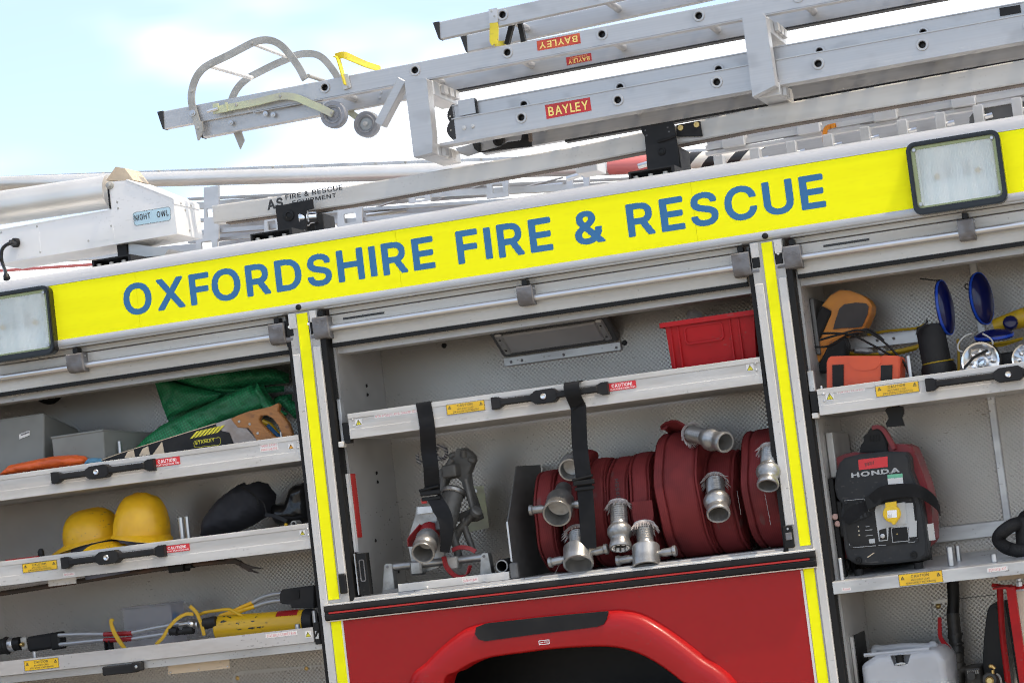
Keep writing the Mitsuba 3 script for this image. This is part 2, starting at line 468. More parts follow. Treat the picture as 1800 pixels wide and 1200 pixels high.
for k, (w, px0, px1) in enumerate([('OXFORDSHIRE', [(-1.3037, 2.4337), (-0.2204, 2.4418)][0][0], [(-1.3037, 2.4337), (-0.2204, 2.4418)][1][0]),
                                   ('FIRE', [(-0.1415, 2.4481), (0.1688, 2.4551)][0][0], [(-0.1415, 2.4481), (0.1688, 2.4551)][1][0]),
                                   ('&', [(0.2450, 2.4435), (0.3372, 2.4472)][0][0], [(0.2450, 2.4435), (0.3372, 2.4472)][1][0]),
                                   ('RESCUE', [(0.4145, 2.4530), (1.0270, 2.4452)][0][0], [(0.4145, 2.4530), (1.0270, 2.4452)][1][0])]):
    part(band, 'lettering', text(w, px0, px1, 2.4045, 2.5065, -0.0022, 0.0008, heavy=0.013), 'mat_blue_print', False, label=f'blue lettering {w} on the yellow band')
for c in ((-0.6933, -0.0060, 2.3462), (0.8334, -0.0060, 2.3448)):
    part(FE, 'rail_plug', lathe([(0.0095, 0.0), (0.0095, 0.003), (0.006, 0.0055), (0, 0.006)], (c[0], -0.0065, c[2]), (0, -1, 0), 16), 'mat_black')
part(FE, 'roof', cat(box(XL, XR, 0.1205, 2.38, 2.54, 2.575)), 'mat_roof')
part(FE, 'far_side', cat(box(XL, XR, 2.38, 2.4, 0.6, 2.575), box(XL, XL + 0.02, 0.06, 2.38, 0.6, 2.54), box(XR - 0.02, XR, 0.06, 2.38, 0.6, 2.54)), 'mat_red_paint')

# left post
P1 = part(FE, 'locker_post', cat(box(-0.735, -0.6362, 0.0, 0.05, 0.62, 2.331), box(-0.6655, -0.663, -0.003, 0.0, 1.41, 2.325)), 'mat_post_dull')
part(P1, 'reflective_strip', box(-0.7055, -0.6685, -0.0025, 0.0, 1.41, 2.326), 'mat_yellow_band')
part(P1, 'reflective_strip', box(-0.7055, -0.6705, -0.0025, 0.0, 0.7, 1.341), 'mat_yellow_band')
part(P1, 'cover_strip', box(-0.6615, -0.637, -0.005, 0.0, 1.487, 2.214, 0.002), 'mat_post')
part(P1, 'cover_strip', box(-0.734, -0.7085, -0.004, 0.0, 0.7, 2.198, 0.002), 'mat_post')
part(P1, 'cover_strip', box(-0.7345, -0.709, -0.004, 0.0, 2.281, 2.3295, 0.001), 'mat_post')
part(P1, 'cover_strip', box(-0.6605, -0.6395, -0.005, 0.0, 2.293, 2.3295, 0.001), 'mat_post')
part(P1, 'seal', box(-0.6355, -0.618, 0.004, 0.06, 1.40, 2.30), 'mat_seal')
part(P1, 'seal', box(-0.747, -0.736, 0.004, 0.06, 0.62, 2.30), 'mat_seal')
# right post
P2 = part(FE, 'locker_post', cat(box(0.7815, 0.8805, 0.0, 0.05, 0.62, 2.331), box(0.8515, 0.8535, -0.003, 0.0, 0.7, 2.325)), 'mat_post_dull')
part(P2, 'reflective_strip', box(0.8175, 0.8505, -0.0025, 0.0, 1.41, 2.326), 'mat_yellow_band')
part(P2, 'reflective_strip', box(0.8185, 0.8505, -0.0025, 0.0, 0.7, 1.341), 'mat_yellow_band')
part(P2, 'cover_strip', box(0.7825, 0.8085, -0.005, 0.0, 1.475, 2.205, 0.002), 'mat_post')
part(P2, 'cover_strip', box(0.8555, 0.8795, -0.005, 0.0, 0.7, 2.214, 0.002), 'mat_post')
part(P2, 'cover_strip', box(0.7835, 0.8075, -0.004, 0.0, 2.285, 2.3295, 0.001), 'mat_post')
part(P2, 'cover_strip', box(0.856, 0.8785, -0.005, 0.0, 2.288, 2.3295, 0.001), 'mat_post')
part(P2, 'seal', box(0.767, 0.7808, 0.004, 0.06, 1.40, 2.30), 'mat_seal')
part(P2, 'seal', box(0.8812, 0.899, 0.004, 0.06, 0.62, 2.30), 'mat_seal')

def dimples(x0, x1, z0, z1, y, pitch=0.0100, r=0.0046, h=0.0023):
    """Pressed studs of the wall sheet, in diagonal rows."""
    a = pitch / math.sqrt(2)
    i, j = np.meshgrid(np.arange(int((x1 - x0) / a)), np.arange(int((z1 - z0) / a)), indexing='ij')
    on = (i + j) % 2 == 0
    cx, cz = x0 + (i[on] + 0.5) * a, z0 + (j[on] + 0.5) * a
    g = np.arange(6) * np.pi / 3
    unit = [(math.cos(t) * r, 0.0005, math.sin(t) * r) for t in g] + [(math.cos(t) * r * 0.55, -h * 0.75, math.sin(t) * r * 0.55) for t in g] + [(0, -h, 0)]
    f = []
    for k in range(6):
        k2 = (k + 1) % 6
        f += [[k, k2, k2 + 6], [k, k2 + 6, k + 6], [k + 6, k2 + 6, 12]]
    v = np.stack([cx, cx * 0 + y, cz], 1)[:, None] + np.array(unit)[None]
    ff = np.array(f)[None] + (np.arange(len(cx)) * 13)[:, None, None]
    return trimesh.Trimesh(v.reshape(-1, 3), ff.reshape(-1, 3), process=False)


# lockers: back, sides, ceiling, floor
YB = 0.47
for (x0, x1, z0, name) in ((-2.3, -0.7475, 0.72, 'left'), (-0.6175, 0.7665, 1.385, 'middle'), (0.8995, 2.3, 0.72, 'right')):
    bk = part(FE, 'locker_back', box(x0 - 0.02, x1 + 0.02, YB, YB + 0.01, z0, 2.33), 'mat_dimple', label=f'dimpled aluminium back wall of the {name} locker')
    part(bk, 'dimple', dimples(max(x0, -2.13), min(x1, 1.6), max(z0, 0.95), 2.30, YB), 'mat_dimple', True, kind='stuff')
    part(FE, 'locker_side', box(x0, x0 + 0.008, 0.061, YB - 0.001, z0, 2.33), 'mat_alu_inner')
    part(FE, 'locker_side', box(x1 - 0.008, x1, 0.061, YB - 0.001, z0, 2.33), 'mat_alu_inner')
    part(FE, 'locker_ceiling', box(x0 + 0.0085, x1 - 0.0085, 0.0, YB - 0.001, 2.331, 2.338), 'mat_alu_inner')
    if name != 'middle':
        part(FE, 'locker_floor', box(x0 + 0.0085, x1 - 0.0085, 0.0, YB - 0.001, z0, z0 + 0.012), 'mat_alu_shelf')
    part(FE, 'header', cat(box(x0 + 0.0085, x1 - 0.0085, 0.075, 0.16, 2.187, 2.3305)), 'mat_alu_inner')
    xs0, xs1 = x0 + 0.01, x1 - 0.012
    sh = part(FE, 'roller_shutter', cat(box(xs0, xs1, 0.034, 0.046, 2.3122, 2.3295, 0.001), box(xs0, xs1, 0.032, 0.046, 2.2185, 2.3085, 0.0015)), 'mat_shutter', label=f'rolled up grey shutter of the {name} locker')
    part(sh, 'bottom_seal', box(xs0, xs1, 0.030, 0.047, 2.2065, 2.2183), 'mat_seal')
    part(sh, 'lift_bar', cyl((xs0, 0.012, 2.266), (xs1, 0.012, 2.266), 0.0105, 18), 'mat_bar')


def clamp(x0, x1, z0, z1, end=0):
    """A cast clamp that holds the lift bar; end = -1 or 1: the outermost one, with a roller towards that side."""
    prof = [(-0.012, z1 - 0.002), (-0.016, z1 - 0.006), (-0.016, z0 + 0.026), (-0.013, z0 + 0.012), (-0.005, z0 + 0.003), (0.008, z0), (0.031, z0), (0.031, z1 - 0.002)]
    c = part(FE, 'bar_clamp', cat(extr_x(prof, x0, x1)), 'mat_grey_cast')
    xm = (x0 + x1) / 2
    part(c, 'stem', cat(box(xm - 0.008, xm + 0.009, -0.004, 0.03, z1 - 0.001, z1 + 0.018, 0.002)), 'mat_black')
    if end:
        e = x1 if end > 0 else x0
        part(c, 'roller', cyl((e, 0.008, z0 + 0.011), (e + end * 0.026, 0.008, z0 + 0.011), 0.0095, 16, b=0.0015), 'mat_grey_cast')
        part(c, 'emblem', text('AS', x0 + 0.008, x1 - 0.008, z1 - 0.03, z1 - 0.012, -0.0158, 0.0016), 'mat_grey_cast', False, label='raised letters AS on the clamp')
        # black guide block with its screw
        g0, g1 = sorted((e + end * 0.006, e + end * 0.030))
        gb = part(FE, 'guide_block', cat(box(g0, g1, -0.002, 0.03, z0 + 0.020, z1 - 0.010, 0.002), box(min(e, e + end * 0.012), max(e, e + end * 0.012), 0.006, 0.03, z0 - 0.012, z1 + 0.004, 0.001)), 'mat_black')
        part(gb, 'screw', lathe([(0.0025, 0), (0.0045, 0.0), (0.0045, 0.0012), (0.002, 0.0016), (0.0018, 0.0008), (0, 0.0008)], ((g0 + g1) / 2, -0.002, z1 - 0.018), (0, -1, 0), 12), 'mat_print_white')
    else:
        part(c, 'bolt', cyl((x1, 0.006, z1 - 0.012), (x1 + 0.004, 0.006, z1 - 0.012), 0.004, 10), 'mat_zinc')


def span(a, b):
    return a[0][0], a[1][0], b[0][1], b[1][1]


clamp(*span([(-0.8025, 2.2764), (-0.7527, 2.2749)], [(-0.7813, 2.2384), (-0.7731, 2.3064)]), 1)
clamp(*span([(-0.6498, 2.2752), (-0.5994, 2.2718)], [(-0.6278, 2.2346), (-0.6190, 2.3075)]), -1)
clamp(*span([(-1.5288, 2.2755), (-1.4724, 2.2804)], [(-1.5043, 2.2457), (-1.4970, 2.3090)]))
clamp(*span([(0.0377, 2.2769), (0.0863, 2.2788)], [(0.0586, 2.2453), (0.0663, 2.3067)]))
clamp(*span([(0.7239, 2.2763), (0.7765, 2.2743)], [(0.7449, 2.2338), (0.7545, 2.3077)]), 1)
clamp(*span([(0.8828, 2.2792), (0.9332, 2.2769)], [(0.9032, 2.2356), (0.9124, 2.3059)]), -1)
clamp(*span([(1.4054, 2.2710), (1.4524, 2.2695)], [(1.4255, 2.2426), (1.4340, 2.3062)]))
for (x0, x1, z0, z1) in (span([(-0.5610, 1.9842), (-0.3800, 1.9834)], [(-0.4660, 2.2865), (-0.4649, 2.2955)]), span([(0.9980, 2.2911), (1.1377, 2.2902)], [(1.0654, 2.2856), (1.0665, 2.2940)])):
    part(FE, 'shutter_plate', box(x0 if x0 > -0.7 else -0.555, x1 if x0 > 0 else -0.42, 0.0305, 0.0325, 2.2885, 2.2955), 'mat_print_black', label='thin black maker strip on the shutter slat')

# sill trim across the wheel arch panel
TR = part(FE, 'sill_trim', cat(extr_x([(-0.004, 1.3445), (-0.014, 1.3455), (-0.022, 1.350), (-0.024, 1.362), (-0.0195, 1.3655), (-0.0195, 1.3725), (-0.024, 1.376), (-0.024, 1.384), (-0.022, 1.392), (-0.012, 1.395), (0.01, 1.395), (0.01, 1.3445)], -0.716, 0.862)), 'mat_rubber', 25, label='black rubber trim strip below the middle locker')
part(TR, 'red_stripe', cat(box(-0.702, 0.845, -0.0225, -0.0195, 1.3662, 1.3722, 0.001)), 'mat_red_stripe')
part(TR, 'edge_line', cat(extr_x([(-0.004, 1.3412), (-0.016, 1.342), (-0.019, 1.3452), (-0.004, 1.3443)], -0.716, 0.862), extr_x([(-0.02, 1.3925), (-0.020, 1.397), (-0.012, 1.3985), (-0.004, 1.3955)], -0.716, 0.862)), 'mat_white_line')
part(FE, 'sill_plate', cat(extr_x([(-0.012, 1.396), (-0.012, 1.402), (-0.004, 1.404), (0.0, 1.4085), (0.06, 1.4085), (0.46, 1.4085), (0.46, 1.399), (0.012, 1.399), (0.012, 1.3955)], -0.617, 0.766)), 'mat_alu_shelf')

# red panel with the wheel arch
outer = [(-0.4650, 1.1240), (-0.4007, 1.1830), (-0.3380, 1.2301), (-0.2701, 1.2705), (-0.2184, 1.2841), (-0.1431, 1.2875), (-0.0441, 1.2878), (0.0785, 1.2862), (0.1997, 1.2834), (0.2594, 1.2789), (0.3168, 1.2579), (0.3716, 1.2193), (0.4251, 1.1731), (0.4777, 1.1225), (0.5766, 1.0245)]
inner = [(-0.3358, 1.1164), (-0.2914, 1.1462), (-0.2389, 1.1674), (-0.1816, 1.1788), (-0.1194, 1.1820), (-0.0701, 1.1829), (-0.0086, 1.1849), (0.0524, 1.1846), (0.1127, 1.1821), (0.1962, 1.1749), (0.2544, 1.1610), (0.3108, 1.1347), (0.3651, 1.0951), (0.4179, 1.0460), (0.4334, 1.0292)]
outer = [(outer[0][0] - 0.06, 0.78)] + [(outer[0][0] - 0.035, 0.9)] + outer + [(outer[-1][0] + 0.03, 0.86), (outer[-1][0] + 0.06, 0.7)]
inner = [(inner[0][0] - 0.05, 0.78)] + [(inner[0][0] - 0.03, 0.92)] + inner + [(inner[-1][0] + 0.05, 0.86), (inner[-1][0] + 0.075, 0.7)]
mid = [((a[0] + b[0]) / 2, (a[1] + b[1]) / 2) for a, b in zip(outer, inner)]
arch_hole = sg.Polygon(mid + [(mid[-1][0], 0.4), (mid[0][0], 0.4)])
panel = sg.box(-0.664, 0.55, 0.8165, 1.3405).difference(arch_hole.buffer(0))
RP = part(FE, 'side_panel', prism(panel, -0.0014, 0.01), 'mat_red_paint', label='red painted panel over the wheel arch')
part(RP, 'edge_bead', box(-0.6705, -0.6645, -0.003, 0.006, 0.55, 1.3405), 'mat_white_line')
part(RP, 'edge_bead', box(0.8095, 0.8165, -0.003, 0.0, 0.55, 1.338), 'mat_white_line')
oo, ii = spline([(a[0], a[1], 0) for a in outer], 4)[:, :2], spline([(a[0], a[1], 0) for a in inner], 4)[:, :2]
rows = []
for t, y in ((-0.004, -0.0012), (0.0, -0.008), (0.06, -0.026), (0.16, -0.037), (0.30, -0.042), (0.5, -0.043), (0.93, -0.044), (1.0, -0.040), (1.0, 0.06)):
    q = oo * (1 - t) + ii * t
    rows.append(np.stack([q[:, 0], q[:, 0] * 0 + y, q[:, 1]], 1))
v = np.array(rows)
k, n_ = v.shape[:2]
i, j = np.meshgrid(np.arange(k - 1), np.arange(n_ - 1), indexing='ij')
qd = np.stack([i * n_ + j, (i + 1) * n_ + j, (i + 1) * n_ + j + 1, i * n_ + j + 1], -1).reshape(-1, 4)
WA = part(FE, 'wheel_arch', trimesh.Trimesh(v.reshape(-1, 3), np.vstack([qd[:, [0, 1, 2]], qd[:, [0, 2, 3]]]), process=False), 'mat_red_paint', 50, label='red moulded wheel arch flare')
pad = sg.Polygon([(-0.2104, 1.2762), (-0.1795, 1.2848), (-0.0315, 1.2852), (0.0904, 1.2842), (0.2139, 1.2817), (0.2080, 1.2593), (0.1971, 1.2442), (0.1753, 1.2384), (-0.0378, 1.2352), (-0.1862, 1.2310), (-0.2069, 1.2390), (-0.2166, 1.2563)])
part(WA, 'grip_pad', prism(pad.buffer(-0.004).buffer(0.004), -0.0475, -0.03), 'mat_rubber')
lb = [(-0.0157, 1.2156), (0.0185, 1.2162), (0.0162, 1.1978), (-0.0178, 1.1989)]
x0, x1, z0, z1 = lb[0][0], lb[1][0], lb[3][1] + 0.003, lb[0][1]
plate = prism(sg.box(x0, z0, x1, z1).difference(sg.box(x0 + 0.0018, z0 + 0.0018, x1 - 0.0018, z1 - 0.0018)), -0.0452, -0.0435)
part(WA, 'pressure_label', cat(plate, text('80 PSI', x0 + 0.005, x1 - 0.005, z0 + 0.005, z1 - 0.005, -0.0435, 0.0015)), 'mat_print_white', False, label='small white label reading 80 PSI')
# wheel and its housing
WX = 0.12
TY = part(FE, 'wheel', lathe([(0.29, 0.0), (0.30, -0.02), (0.44, -0.02), (0.485, 0.0), (0.50, 0.04), (0.50, 0.22), (0.485, 0.27), (0.30, 0.28), (0.29, 0.26)], (WX, 0.06, 0.50), (0, 1, 0), 48), 'mat_rubber')
part(TY, 'rim', lathe([(0.295, 0.0), (0.28, 0.0), (0.27, 0.03), (0.20, 0.06), (0.12, 0.05), (0.11, -0.01), (0, -0.01)], (WX, 0.06, 0.50), (0, 1, 0), 40), 'mat_grey_cast')
part(FE, 'wheel_housing', prism(sg.box(-0.66, 0.35, 0.81, 1.335).difference(sg.box(-0.645, 0.3, 0.795, 1.32)), 0.03, 0.46), 'mat_black')
part(FE, 'wheel_housing_back', box(-0.66, 0.81, 0.4605, 0.475, 0.35, 1.335), 'mat_black')
for a_, b_ in ((-2.3, -0.745), (0.9, 2.3)):
    part(FE, 'skirt_panel', box(a_, b_, 0.0, 0.02, 0.45, 0.715), 'mat_red_paint')
for a_, b_ in ((XL, -2.3), (2.3, XR)):
    part(FE, 'body_corner', box(a_, b_, 0.0, 0.05, 0.45, 2.331), 'mat_red_paint')
for wx in (WX,):
    tw = part(FE, 'wheel', lathe([(0.05, -0.01), (0.30, -0.02), (0.44, -0.02), (0.485, 0.0), (0.50, 0.04), (0.50, 0.22), (0.485, 0.27), (0.05, 0.27)], (wx, 2.36, 0.50), (0, -1, 0), 40), 'mat_rubber')
part(FE, 'chassis', box(XL, XR, 0.8, 1.6, 0.55, 0.85), 'mat_black')

# ------------------------------------------------------------------ an unseen dark van, added on the left to darken the left locker
PVN = thing('added_van', 'unseen dark van added out of frame to darken the left locker', 'van')
mat('mat_added_van', (0.012, 0.014, 0.022), 0.25, clearcoat=0.5)
side = sg.Polygon([(-9.2, 0.35), (-4.0, 0.35), (-4.0, 2.2), (-4.2, 2.45), (-7.4, 2.45), (-8.2, 1.5), (-9.1, 1.25), (-9.25, 0.8)])
part(PVN, 'body', prism(side.buffer(-0.05).buffer(0.05), -4.3, -2.3, 0.08), 'mat_added_van', 40)
for vx in (-8.3, -5.0):
    for vy in (-4.25, -2.55):
        part(PVN, 'wheel', lathe([(0, 0), (0.25, 0), (0.33, 0.02), (0.34, 0.06), (0.34, 0.16), (0.32, 0.2), (0, 0.2)], (vx, vy, 0.34), (0, 1, 0), 28), 'mat_rubber')

# ------------------------------------------------------------------ floodlights in the band
mat('mat_reflector', worn((0.70, 0.74, 0.73), (0.56, 0.62, 0.62), 40.0, 2.0, 0.8), 0.25, 0.8)
mat('mat_reflector_side', (0.30, 0.33, 0.17), 0.35, 0.4)
mat('mat_bulb', (0.42, 0.44, 0.43), 0.3)
mat('mat_bulb_end', (0.45, 0.30, 0.08), 0.4)
scene['mat_lens'] = {'type': 'principledthin', 'base_color': mikit.proc(lambda p, n, uv: MIX((0.94, 0.96, 0.96), (0.88, 0.92, 0.93), SS(0.35, 0.7, F(p.x * 70.0, 0.0, p.z * 5.0, 3)))), 'roughness': 0.28, 'spec_trans': 0.35, 'diff_trans': 1.15, 'eta': 1.5}


def floodlight(x0, x1, z0, z1):
    fr = rrect(x0, x1, z0, z1, 0.026)
    hole = rrect(x0 + 0.013, x1 - 0.013, z0 + 0.020, z1 - 0.013, 0.014)
    yf = -0.036
    fl = part(FE, 'floodlight', cat(prism(fr.difference(hole), yf, 0.0, 0.008)), 'mat_black_gloss', 40, label='square floodlight in a rounded black frame')
    hx0, hz0, hx1, hz1 = hole.bounds
    inn = rrect(hx0 + 0.012, hx1 - 0.010, hz0 + 0.006, hz1 - 0.010, 0.012)
    part(fl, 'bezel', prism(hole.buffer(0.0005).difference(inn), yf + 0.012, yf + 0.020, 0.004), 'mat_reflector_side', 30, label='olive inner rim of the floodlight')
    ix0, iz0, ix1, iz1 = inn.bounds
    # reflector: a shallow fluted trough behind the lens, two bulbs in it
    nx, nz = 120, 14
    X, Zz = np.meshgrid(np.linspace(ix0, ix1, nx), np.linspace(iz0, iz1, nz))
    w = (Zz - Zz.mean()) / (iz1 - iz0) * 2
    Yy = -0.004 - 0.014 * w ** 2 + 0.0008 * np.cos(X * 2 * math.pi / 0.0085)
    a, b = np.meshgrid(np.arange(nz - 1), np.arange(nx - 1), indexing='ij')
    qd = np.stack([a * nx + b, a * nx + b + 1, (a + 1) * nx + b + 1, (a + 1) * nx + b], -1).reshape(-1, 4)
    part(fl, 'reflector', trimesh.Trimesh(np.stack([X, Yy, Zz], -1).reshape(-1, 3), np.vstack([qd[:, [0, 1, 2]], qd[:, [0, 2, 3]]]), process=False), 'mat_reflector', True)
    xm, zm = (ix0 + ix1) / 2, (iz0 + iz1) / 2 + 0.012
    for s in (-1, 1):
        c = xm + s * 0.026
        part(fl, 'bulb', sphere_hull([(c, -0.010, zm - 0.014), (c, -0.010, zm + 0.018)], 0.009, 2), 'mat_bulb', True)
        part(fl, 'bulb_end', sphere_hull([(c + s * 0.034, -0.012, zm - 0.014)], 0.009, 2), 'mat_bulb_end', True)
    # fluted lens sheet
    nx = 240
    X, Zz = np.meshgrid(np.linspace(ix0, ix1, nx), np.linspace(iz0, iz1, 8))
    Yy = yf + 0.015 - 0.003 * (1 - ((X - xm) / (ix1 - ix0) * 2) ** 4) + 0.00055 * np.cos(X * 2 * math.pi / 0.0046)
    a, b = np.meshgrid(np.arange(7), np.arange(nx - 1), indexing='ij')
    qd = np.stack([a * nx + b, a * nx + b + 1, (a + 1) * nx + b + 1, (a + 1) * nx + b], -1).reshape(-1, 4)
    part(fl, 'lens', trimesh.Trimesh(np.stack([X, Yy, Zz], -1).reshape(-1, 3), np.vstack([qd[:, [0, 1, 2]], qd[:, [0, 2, 3]]]), process=False), 'mat_lens', True, label='ribbed clear lens of the floodlight')
    for sx in (hx0 + 0.010, hx1 - 0.010):
        for sz in (hz0 + 0.012, hz1 - 0.010):
            part(fl, 'screw', lathe([(0.0062, 0.0), (0.0062, 0.004), (0.0048, 0.006), (0.0022, 0.006), (0.002, 0.004), (0, 0.004)], (sx, yf + 0.012, sz), (0, -1, 0), 14), 'mat_zinc')
    return fl


floodlight(*span([(1.2872, 2.4861), (1.5623, 2.3742)], [(1.4261, 2.3332), (1.4467, 2.5503)]))
floodlight([(-1.5460, 2.4285), (-1.5460, 2.4285)][0][0] - 0.276, [(-1.5460, 2.4285), (-1.5460, 2.4285)][0][0] - 0.011, [(-1.6325, 2.3173), (-1.6325, 2.3173)][0][1] - 0.003, [(-1.5747, 2.5447), (-1.5747, 2.5447)][0][1])


# ------------------------------------------------------------------ drop-down trays with their fronts
def caution_label(parent, tl, br, y, kg='30KG'):
    x0, x1, z0, z1 = tl[0], br[0], br[1], tl[1]
    w, h = x1 - x0, z1 - z0
    part(parent, 'caution_label', box(x0, x1, y - 0.0008, y, z0, z1), 'mat_sticker_yellow', False, label='yellow caution label about the shelf load')
    yy = y - 0.0008
    edge = prism(sg.box(x0, z0, x1, z1).difference(sg.box(x0 + 0.0012, z0 + 0.0012, x1 - 0.0012, z1 - 0.0012)), yy - 0.0003, yy + 0.0002)
    tri = []
    for c in (x0 + 0.09 * w, x1 - 0.09 * w):
        t = sg.Polygon([(c - 0.045 * w, z0 + 0.52 * h), (c + 0.045 * w, z0 + 0.52 * h), (c, z0 + 0.85 * h)])
        tri.append(prism(t.difference(t.buffer(-0.0018)), yy - 0.0003, yy + 0.0002))
        tri.append(box(c - 0.0006, c + 0.0006, yy - 0.0003, yy, z0 + 0.58 * h, z0 + 0.70 * h))
    part(parent, 'caution_print', cat(edge, tri, text('CAUTION', x0 + 0.29 * w, x1 - 0.31 * w, z0 + 0.64 * h, z0 + 0.87 * h, yy, 0.0003),
                                      text('MAX SHELF LOAD', x0 + 0.28 * w, x1 - 0.30 * w, z0 + 0.36 * h, z0 + 0.52 * h, yy, 0.0003),
                                      text(kg + ' EVENLY DISTRIBUTED', x0 + 0.16 * w, x1 - 0.16 * w, z0 + 0.12 * h, z0 + 0.28 * h, yy, 0.0003)), 'mat_print_black', False)


def heavy_label(parent, tl, br, y):
    x0, x1, z0, z1 = tl[0], br[0], br[1], tl[1]
    w, h = x1 - x0, z1 - z0
    part(parent, 'tray_label', box(x0, x1, y - 0.0008, y, z0, z1), 'mat_sticker_red', False, label='red label reading CAUTION! HEAVY DROP DOWN TRAY')
    part(parent, 'tray_print', cat(text('CAUTION!', x0 + 0.1 * w, x1 - 0.14 * w, z0 + 0.42 * h, z0 + 0.86 * h, y - 0.0008, 0.0003),
                                   text('HEAVY DROP DOWN TRAY', x0 + 0.03 * w, x1 - 0.03 * w, z0 + 0.1 * h, z0 + 0.30 * h, y - 0.0008, 0.0003)), 'mat_print_white', False)


def warn_label(parent, c, y, s=0.020, orange=False):
    x, z = c
    part(parent, 'warning_label', box(x - s / 2, x + s / 2, y - 0.0008, y, z - s / 2, z + s / 2), 'mat_sticker_white', False, label='small square warning label with a triangle')
    t = sg.Polygon([(x - 0.45 * s, z - 0.38 * s), (x + 0.45 * s, z - 0.38 * s), (x, z + 0.42 * s)])
    part(parent, 'warning_triangle', prism(t, y - 0.0011, y - 0.0008), 'mat_sticker_orange' if orange else 'mat_sticker_warn', False)
    part(parent, 'warning_print', cat(prism(t.difference(t.buffer(-0.0012)), y - 0.0014, y - 0.0011), box(x - 0.0009, x + 0.0009, y - 0.0014, y - 0.0011, z - 0.1 * s, z + 0.2 * s), box(x - 0.0009, x + 0.0009, y - 0.0014, y - 0.0011, z - 0.28 * s, z - 0.19 * s)), 'mat_print_black', False)


def name_label(parent, x0, x1, z0, z1, y, lines, gone=False):
    """A thin white strip with faded red capitals."""
    part(parent, 'name_label', box(x0, x1, y - 0.0005, y, z0, z1), 'mat_sticker_white', False, label='white strip with faded red lettering')
    h = (z1 - z0) / len(lines)
    part(parent, 'name_print', cat([text(t, x0 + 0.004, x1 - 0.004, z1 - h * (k + 0.82), z1 - h * (k + 0.2), y - 0.0005, 0.0003, False) for k, t in enumerate(lines)]), 'mat_print_red', False)


def handle(parent, x0, x1, zc, y=0.0):
    """A black pull bar: two tapered feet, a bar, a lock block with a bright button."""
    xm = x0 + (x1 - x0) * 0.462
    foot = lambda a, s: sg.Polygon([(a, zc - 0.019), (a + s * 0.020, zc - 0.019), (a + s * 0.036, zc - 0.011), (a + s * 0.036, zc + 0.011), (a + s * 0.020, zc + 0.019), (a, zc + 0.019)])
    part(parent, 'handle', cat(prism(foot(x0, 1), y - 0.024, y - 0.0005, 0.004), prism(foot(x1, -1), y - 0.024, y - 0.0005, 0.004),
                               box(x0 + 0.030, x1 - 0.030, y - 0.030, y - 0.016, zc - 0.0105, zc + 0.0105, 0.004),
                               prism(sg.Polygon([(xm - 0.042, zc - 0.011), (xm - 0.028, zc - 0.021), (xm + 0.030, zc - 0.021), (xm + 0.042, zc - 0.012), (xm + 0.042, zc + 0.012), (xm + 0.030, zc + 0.022), (xm - 0.026, zc + 0.021), (xm - 0.042, zc + 0.011)]), y - 0.034, y - 0.0005, 0.005)), 'mat_black_soft', 30)
    part(parent, 'lock_button', lathe([(0.0095, 0), (0.0095, 0.004), (0.0075, 0.0065), (0.005, 0.0055), (0.0, 0.005)], (xm, y - 0.034, zc), (0, -1, 0), 20), 'mat_chrome')


def tray(x0, x1, z0, z1, where, steel=False, depth=0.42):
    h = z1 - z0
    g = z1 - 0.016
    if steel:
        prof = [(0.0, z0), (0.0, z1), (0.004, z1), (0.004, z0 + 0.004), (0.03, z0 + 0.004), (0.03, z0)]
    else:
        m = z0 + 0.36 * h
        prof = [(0.0, z0), (0.0, m), (0.0012, m + 0.001), (0.0012, g - 0.0012), (0.0026, g - 0.0012), (0.0026, g), (-0.001, g + 0.0006), (-0.001, z1 - 0.001), (0.0, z1), (0.014, z1), (0.014, z0 + 0.004), (0.03, z0 + 0.004), (0.03, z0)]
    t = part(FE, 'drop_down_tray', extr_x(prof, x0, x1), 'mat_lip_steel' if steel else 'mat_lip', 20, label=f'{where} tray with a pale metal front')
    part(t, 'tray_floor', box(x0, x1, 0.031, depth, z0 + 0.002, z0 + 0.007), 'mat_alu_shelf')
    part(t, 'tray_side', box(x0, x0 + 0.003, 0.031, depth, z0 + 0.008, z1 - 0.012), 'mat_alu_inner')
    part(t, 'tray_side', box(x1 - 0.003, x1, 0.031, depth, z0 + 0.008, z1 - 0.012), 'mat_alu_inner')
    return t


def screw_pair(parent, pts, y=-0.0005, r=0.0036):
    for x, z in pts:
        part(parent, 'screw', lathe([(r, 0), (r, 0.0008), (r * 0.7, 0.002), (0, 0.0024)], (x, y, z), (0, -1, 0), 12), 'mat_zinc')


def pin(parent, p, z0, r=0.008, m='mat_zinc'):
    """An upright locating pin that stands on a tray at (x, y) and reaches up to p's height."""
    part(parent, 'locating_pin', lathe([(0, 0), (r, 0), (r, p[2] - z0 - 0.002), (r - 0.002, p[2] - z0), (0, p[2] - z0)], (p[0], p[1], z0), (0, 0, 1), 16), m)


